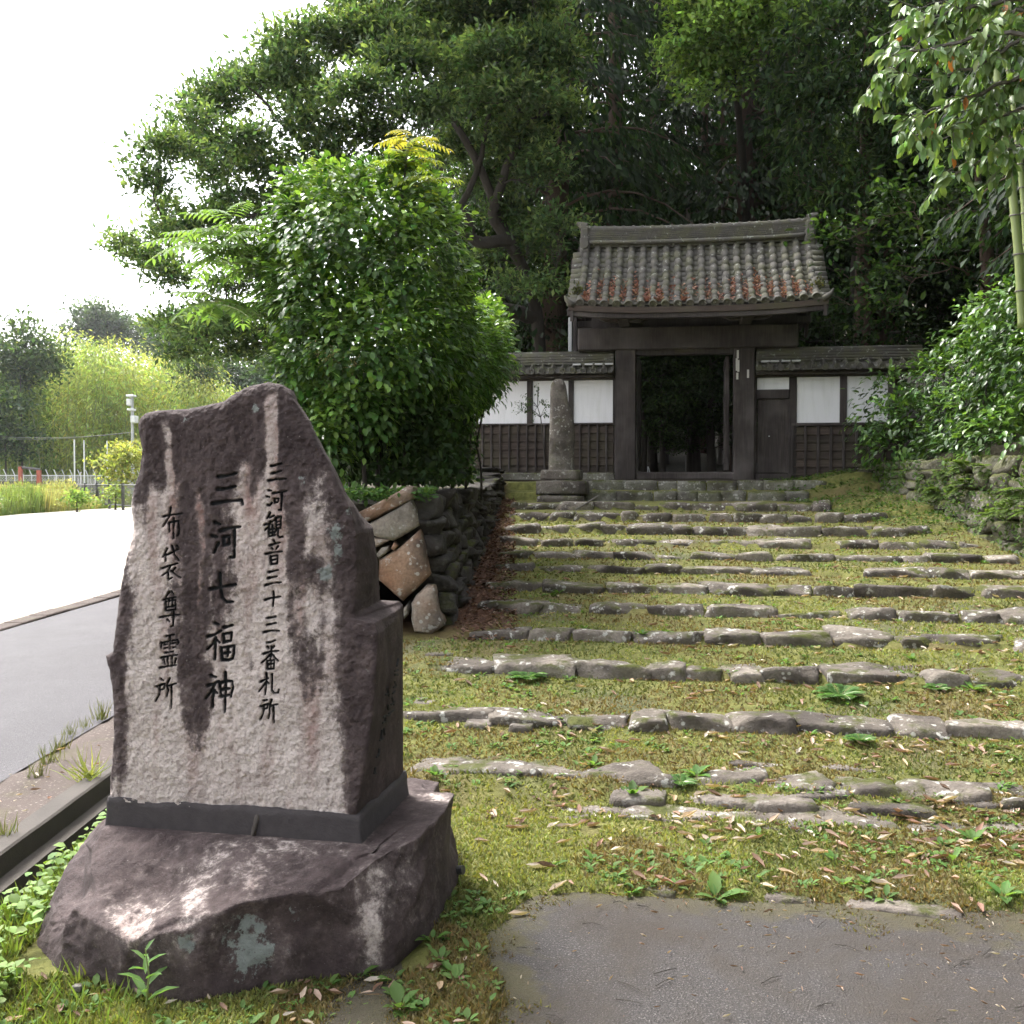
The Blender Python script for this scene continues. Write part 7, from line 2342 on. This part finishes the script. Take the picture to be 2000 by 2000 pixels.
# bamboo grove
lb, mb = LB(), MB()
for k in range(420):
    px = random.uniform(-30, 470); Y = random.uniform(100, 128)
    x = (px - 1000) / F_PX * Y
    H = np.interp(px, [-30, 60, 110, 230, 330, 420, 470], [13.5, 14.5, 16.0, 15.0, 14.0, 11, 9]) * random.uniform(.74, 1.1) * 1.1 * (Y / 112) ** .6
    a = random.uniform(0, 6.28); lean = random.uniform(.06, .2) * H
    zz = np.linspace(0, 1, 9)
    P = np.stack([x + math.cos(a) * lean * zz ** 2.2, Y + math.sin(a) * lean * zz ** 2.2, H * (zz - .10 * zz ** 4)], -1)
    mb.tube(P, np.linspace(.06, .012, 9), 4, False)
    n = 330
    tq = rng.uniform(.12, 1.02, n) ** .8
    c = np.stack([np.interp(tq, zz, P[:, q]) for q in range(3)], -1)
    spread = .35 + 1.15 * (1 - np.abs(tq - .5)) * .7
    off = rng.normal(size=(n, 3)) * spread[:, None] * [1, 1, .45]
    pos = c + off
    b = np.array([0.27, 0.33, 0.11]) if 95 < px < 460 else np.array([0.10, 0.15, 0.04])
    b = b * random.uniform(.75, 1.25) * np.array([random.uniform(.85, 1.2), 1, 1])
    xd = norm(off + 1e-3) * .7 + np.array([0, 0, -.7]) + rdir(n) * .4
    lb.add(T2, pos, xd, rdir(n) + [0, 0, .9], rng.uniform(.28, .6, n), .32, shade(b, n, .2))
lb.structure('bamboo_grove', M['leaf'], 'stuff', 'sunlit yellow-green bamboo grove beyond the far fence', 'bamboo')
tag(mb.part('bamboo_culms', M['culm'], None), kind='stuff', label='thin pale bamboo culms inside the far grove', cat='bamboo')
def far_tree(label, px, py, rx, ry, Y, base, light, leaf, seed, name='distant_tree', n=16):
    g = np.random.default_rng(seed); pads = []
    k = Y / F_PX
    for q in range(n):
        a = g.uniform(0, 6.28); r = math.sqrt(g.uniform()) * .78
        x, y = px + rx * r * math.cos(a), py + ry * r * math.sin(a)
        pads.append((at(x, y, Y + g.uniform(-.5, .5) * rx * k), (rx * k * .34, rx * k * .34, ry * k * .28)))
    base_p = at(px, py, Y); base_p[2] = 0
    top = at(px, py, Y)
    make_tree(name, label, 'tree', [base_p, base_p * [1, 1, 0] + [0, 0, top[2] * .6], top], .02 * rx * k + .05, pads, leaf, .55, base, light, 9 / leaf / leaf * .36, twigs=1, g=g)
far_tree('dark round tree at the far left edge beyond the fence', 40, 705, 78, 100, 98, (0.05, 0.085, 0.035), (0.10, 0.15, 0.05), .5, 1)
far_tree('dark bushy tree low at the left edge before the bamboo', 10, 830, 70, 80, 95, (0.045, 0.08, 0.035), (0.09, 0.14, 0.05), .5, 2)
far_tree('blue-green distant tree on the skyline above the bamboo', 185, 640, 75, 46, 190, (0.055, 0.085, 0.05), (0.08, 0.12, 0.06), .8, 3)
far_tree('second distant skyline tree to the right above the bamboo', 268, 652, 60, 44, 190, (0.055, 0.085, 0.05), (0.08, 0.12, 0.06), .8, 4)
far_tree('distant skyline tree partly behind the evergreen branch', 340, 680, 70, 55, 185, (0.055, 0.09, 0.05), (0.08, 0.12, 0.06), .8, 5)
far_tree('grey-green tree at the right end of the bamboo grove', 378, 735, 45, 60, 105, (0.065, 0.10, 0.045), (0.10, 0.15, 0.06), .5, 6)
far_tree('dark conifer-like tree above the monument top', 470, 740, 60, 60, 120, (0.045, 0.08, 0.04), (0.07, 0.11, 0.05), .6, 7)
far_tree('dark distant tree between the monument and the bush', 560, 730, 70, 80, 118, (0.045, 0.08, 0.04), (0.07, 0.11, 0.05), .6, 8)
far_tree('dark tree behind the big bush beyond the lane', 650, 770, 80, 110, 95, (0.045, 0.08, 0.04), (0.07, 0.11, 0.05), .5, 21)
far_tree('yellow-green rounded shrub left of the monument top', 238, 912, 44, 48, 66, (0.22, 0.25, 0.07), (0.33, 0.34, 0.10), .28, 9, 'shrub', 14)
far_tree('low green shrub at the yard edge beside the railing', 150, 975, 14, 12, 53, (0.14, 0.22, 0.06), (0.20, 0.28, 0.08), .2, 10, 'shrub', 8)
far_tree('pale low shrub inside the railing by the monument edge', 225, 960, 14, 12, 57, (0.18, 0.24, 0.07), (0.24, 0.3, 0.1), .2, 12, 'shrub', 8)

# ------------------------------------------------------------------ humid air
m = bpy.data.materials.new('humid_air'); m.use_nodes = True
nt = m.node_tree; nt.nodes.clear()
o_ = nt.nodes.new('ShaderNodeOutputMaterial'); pv = nt.nodes.new('ShaderNodeVolumePrincipled')
pv.inputs['Color'].default_value = (0.95, 0.97, 1.0, 1)
pv.inputs['Density'].default_value = 0.0002
pv.inputs['Anisotropy'].default_value = 0.6
nt.links.new(pv.outputs[0], o_.inputs['Volume'])
V, F = MB().box(np.array([-240.0, -42, -1.4]), np.array([120.0, 262, 46.0])).arrays()
structure('haze', V, F, m, kind='stuff', label='thin humid haze in the air over the whole place', cat='haze')
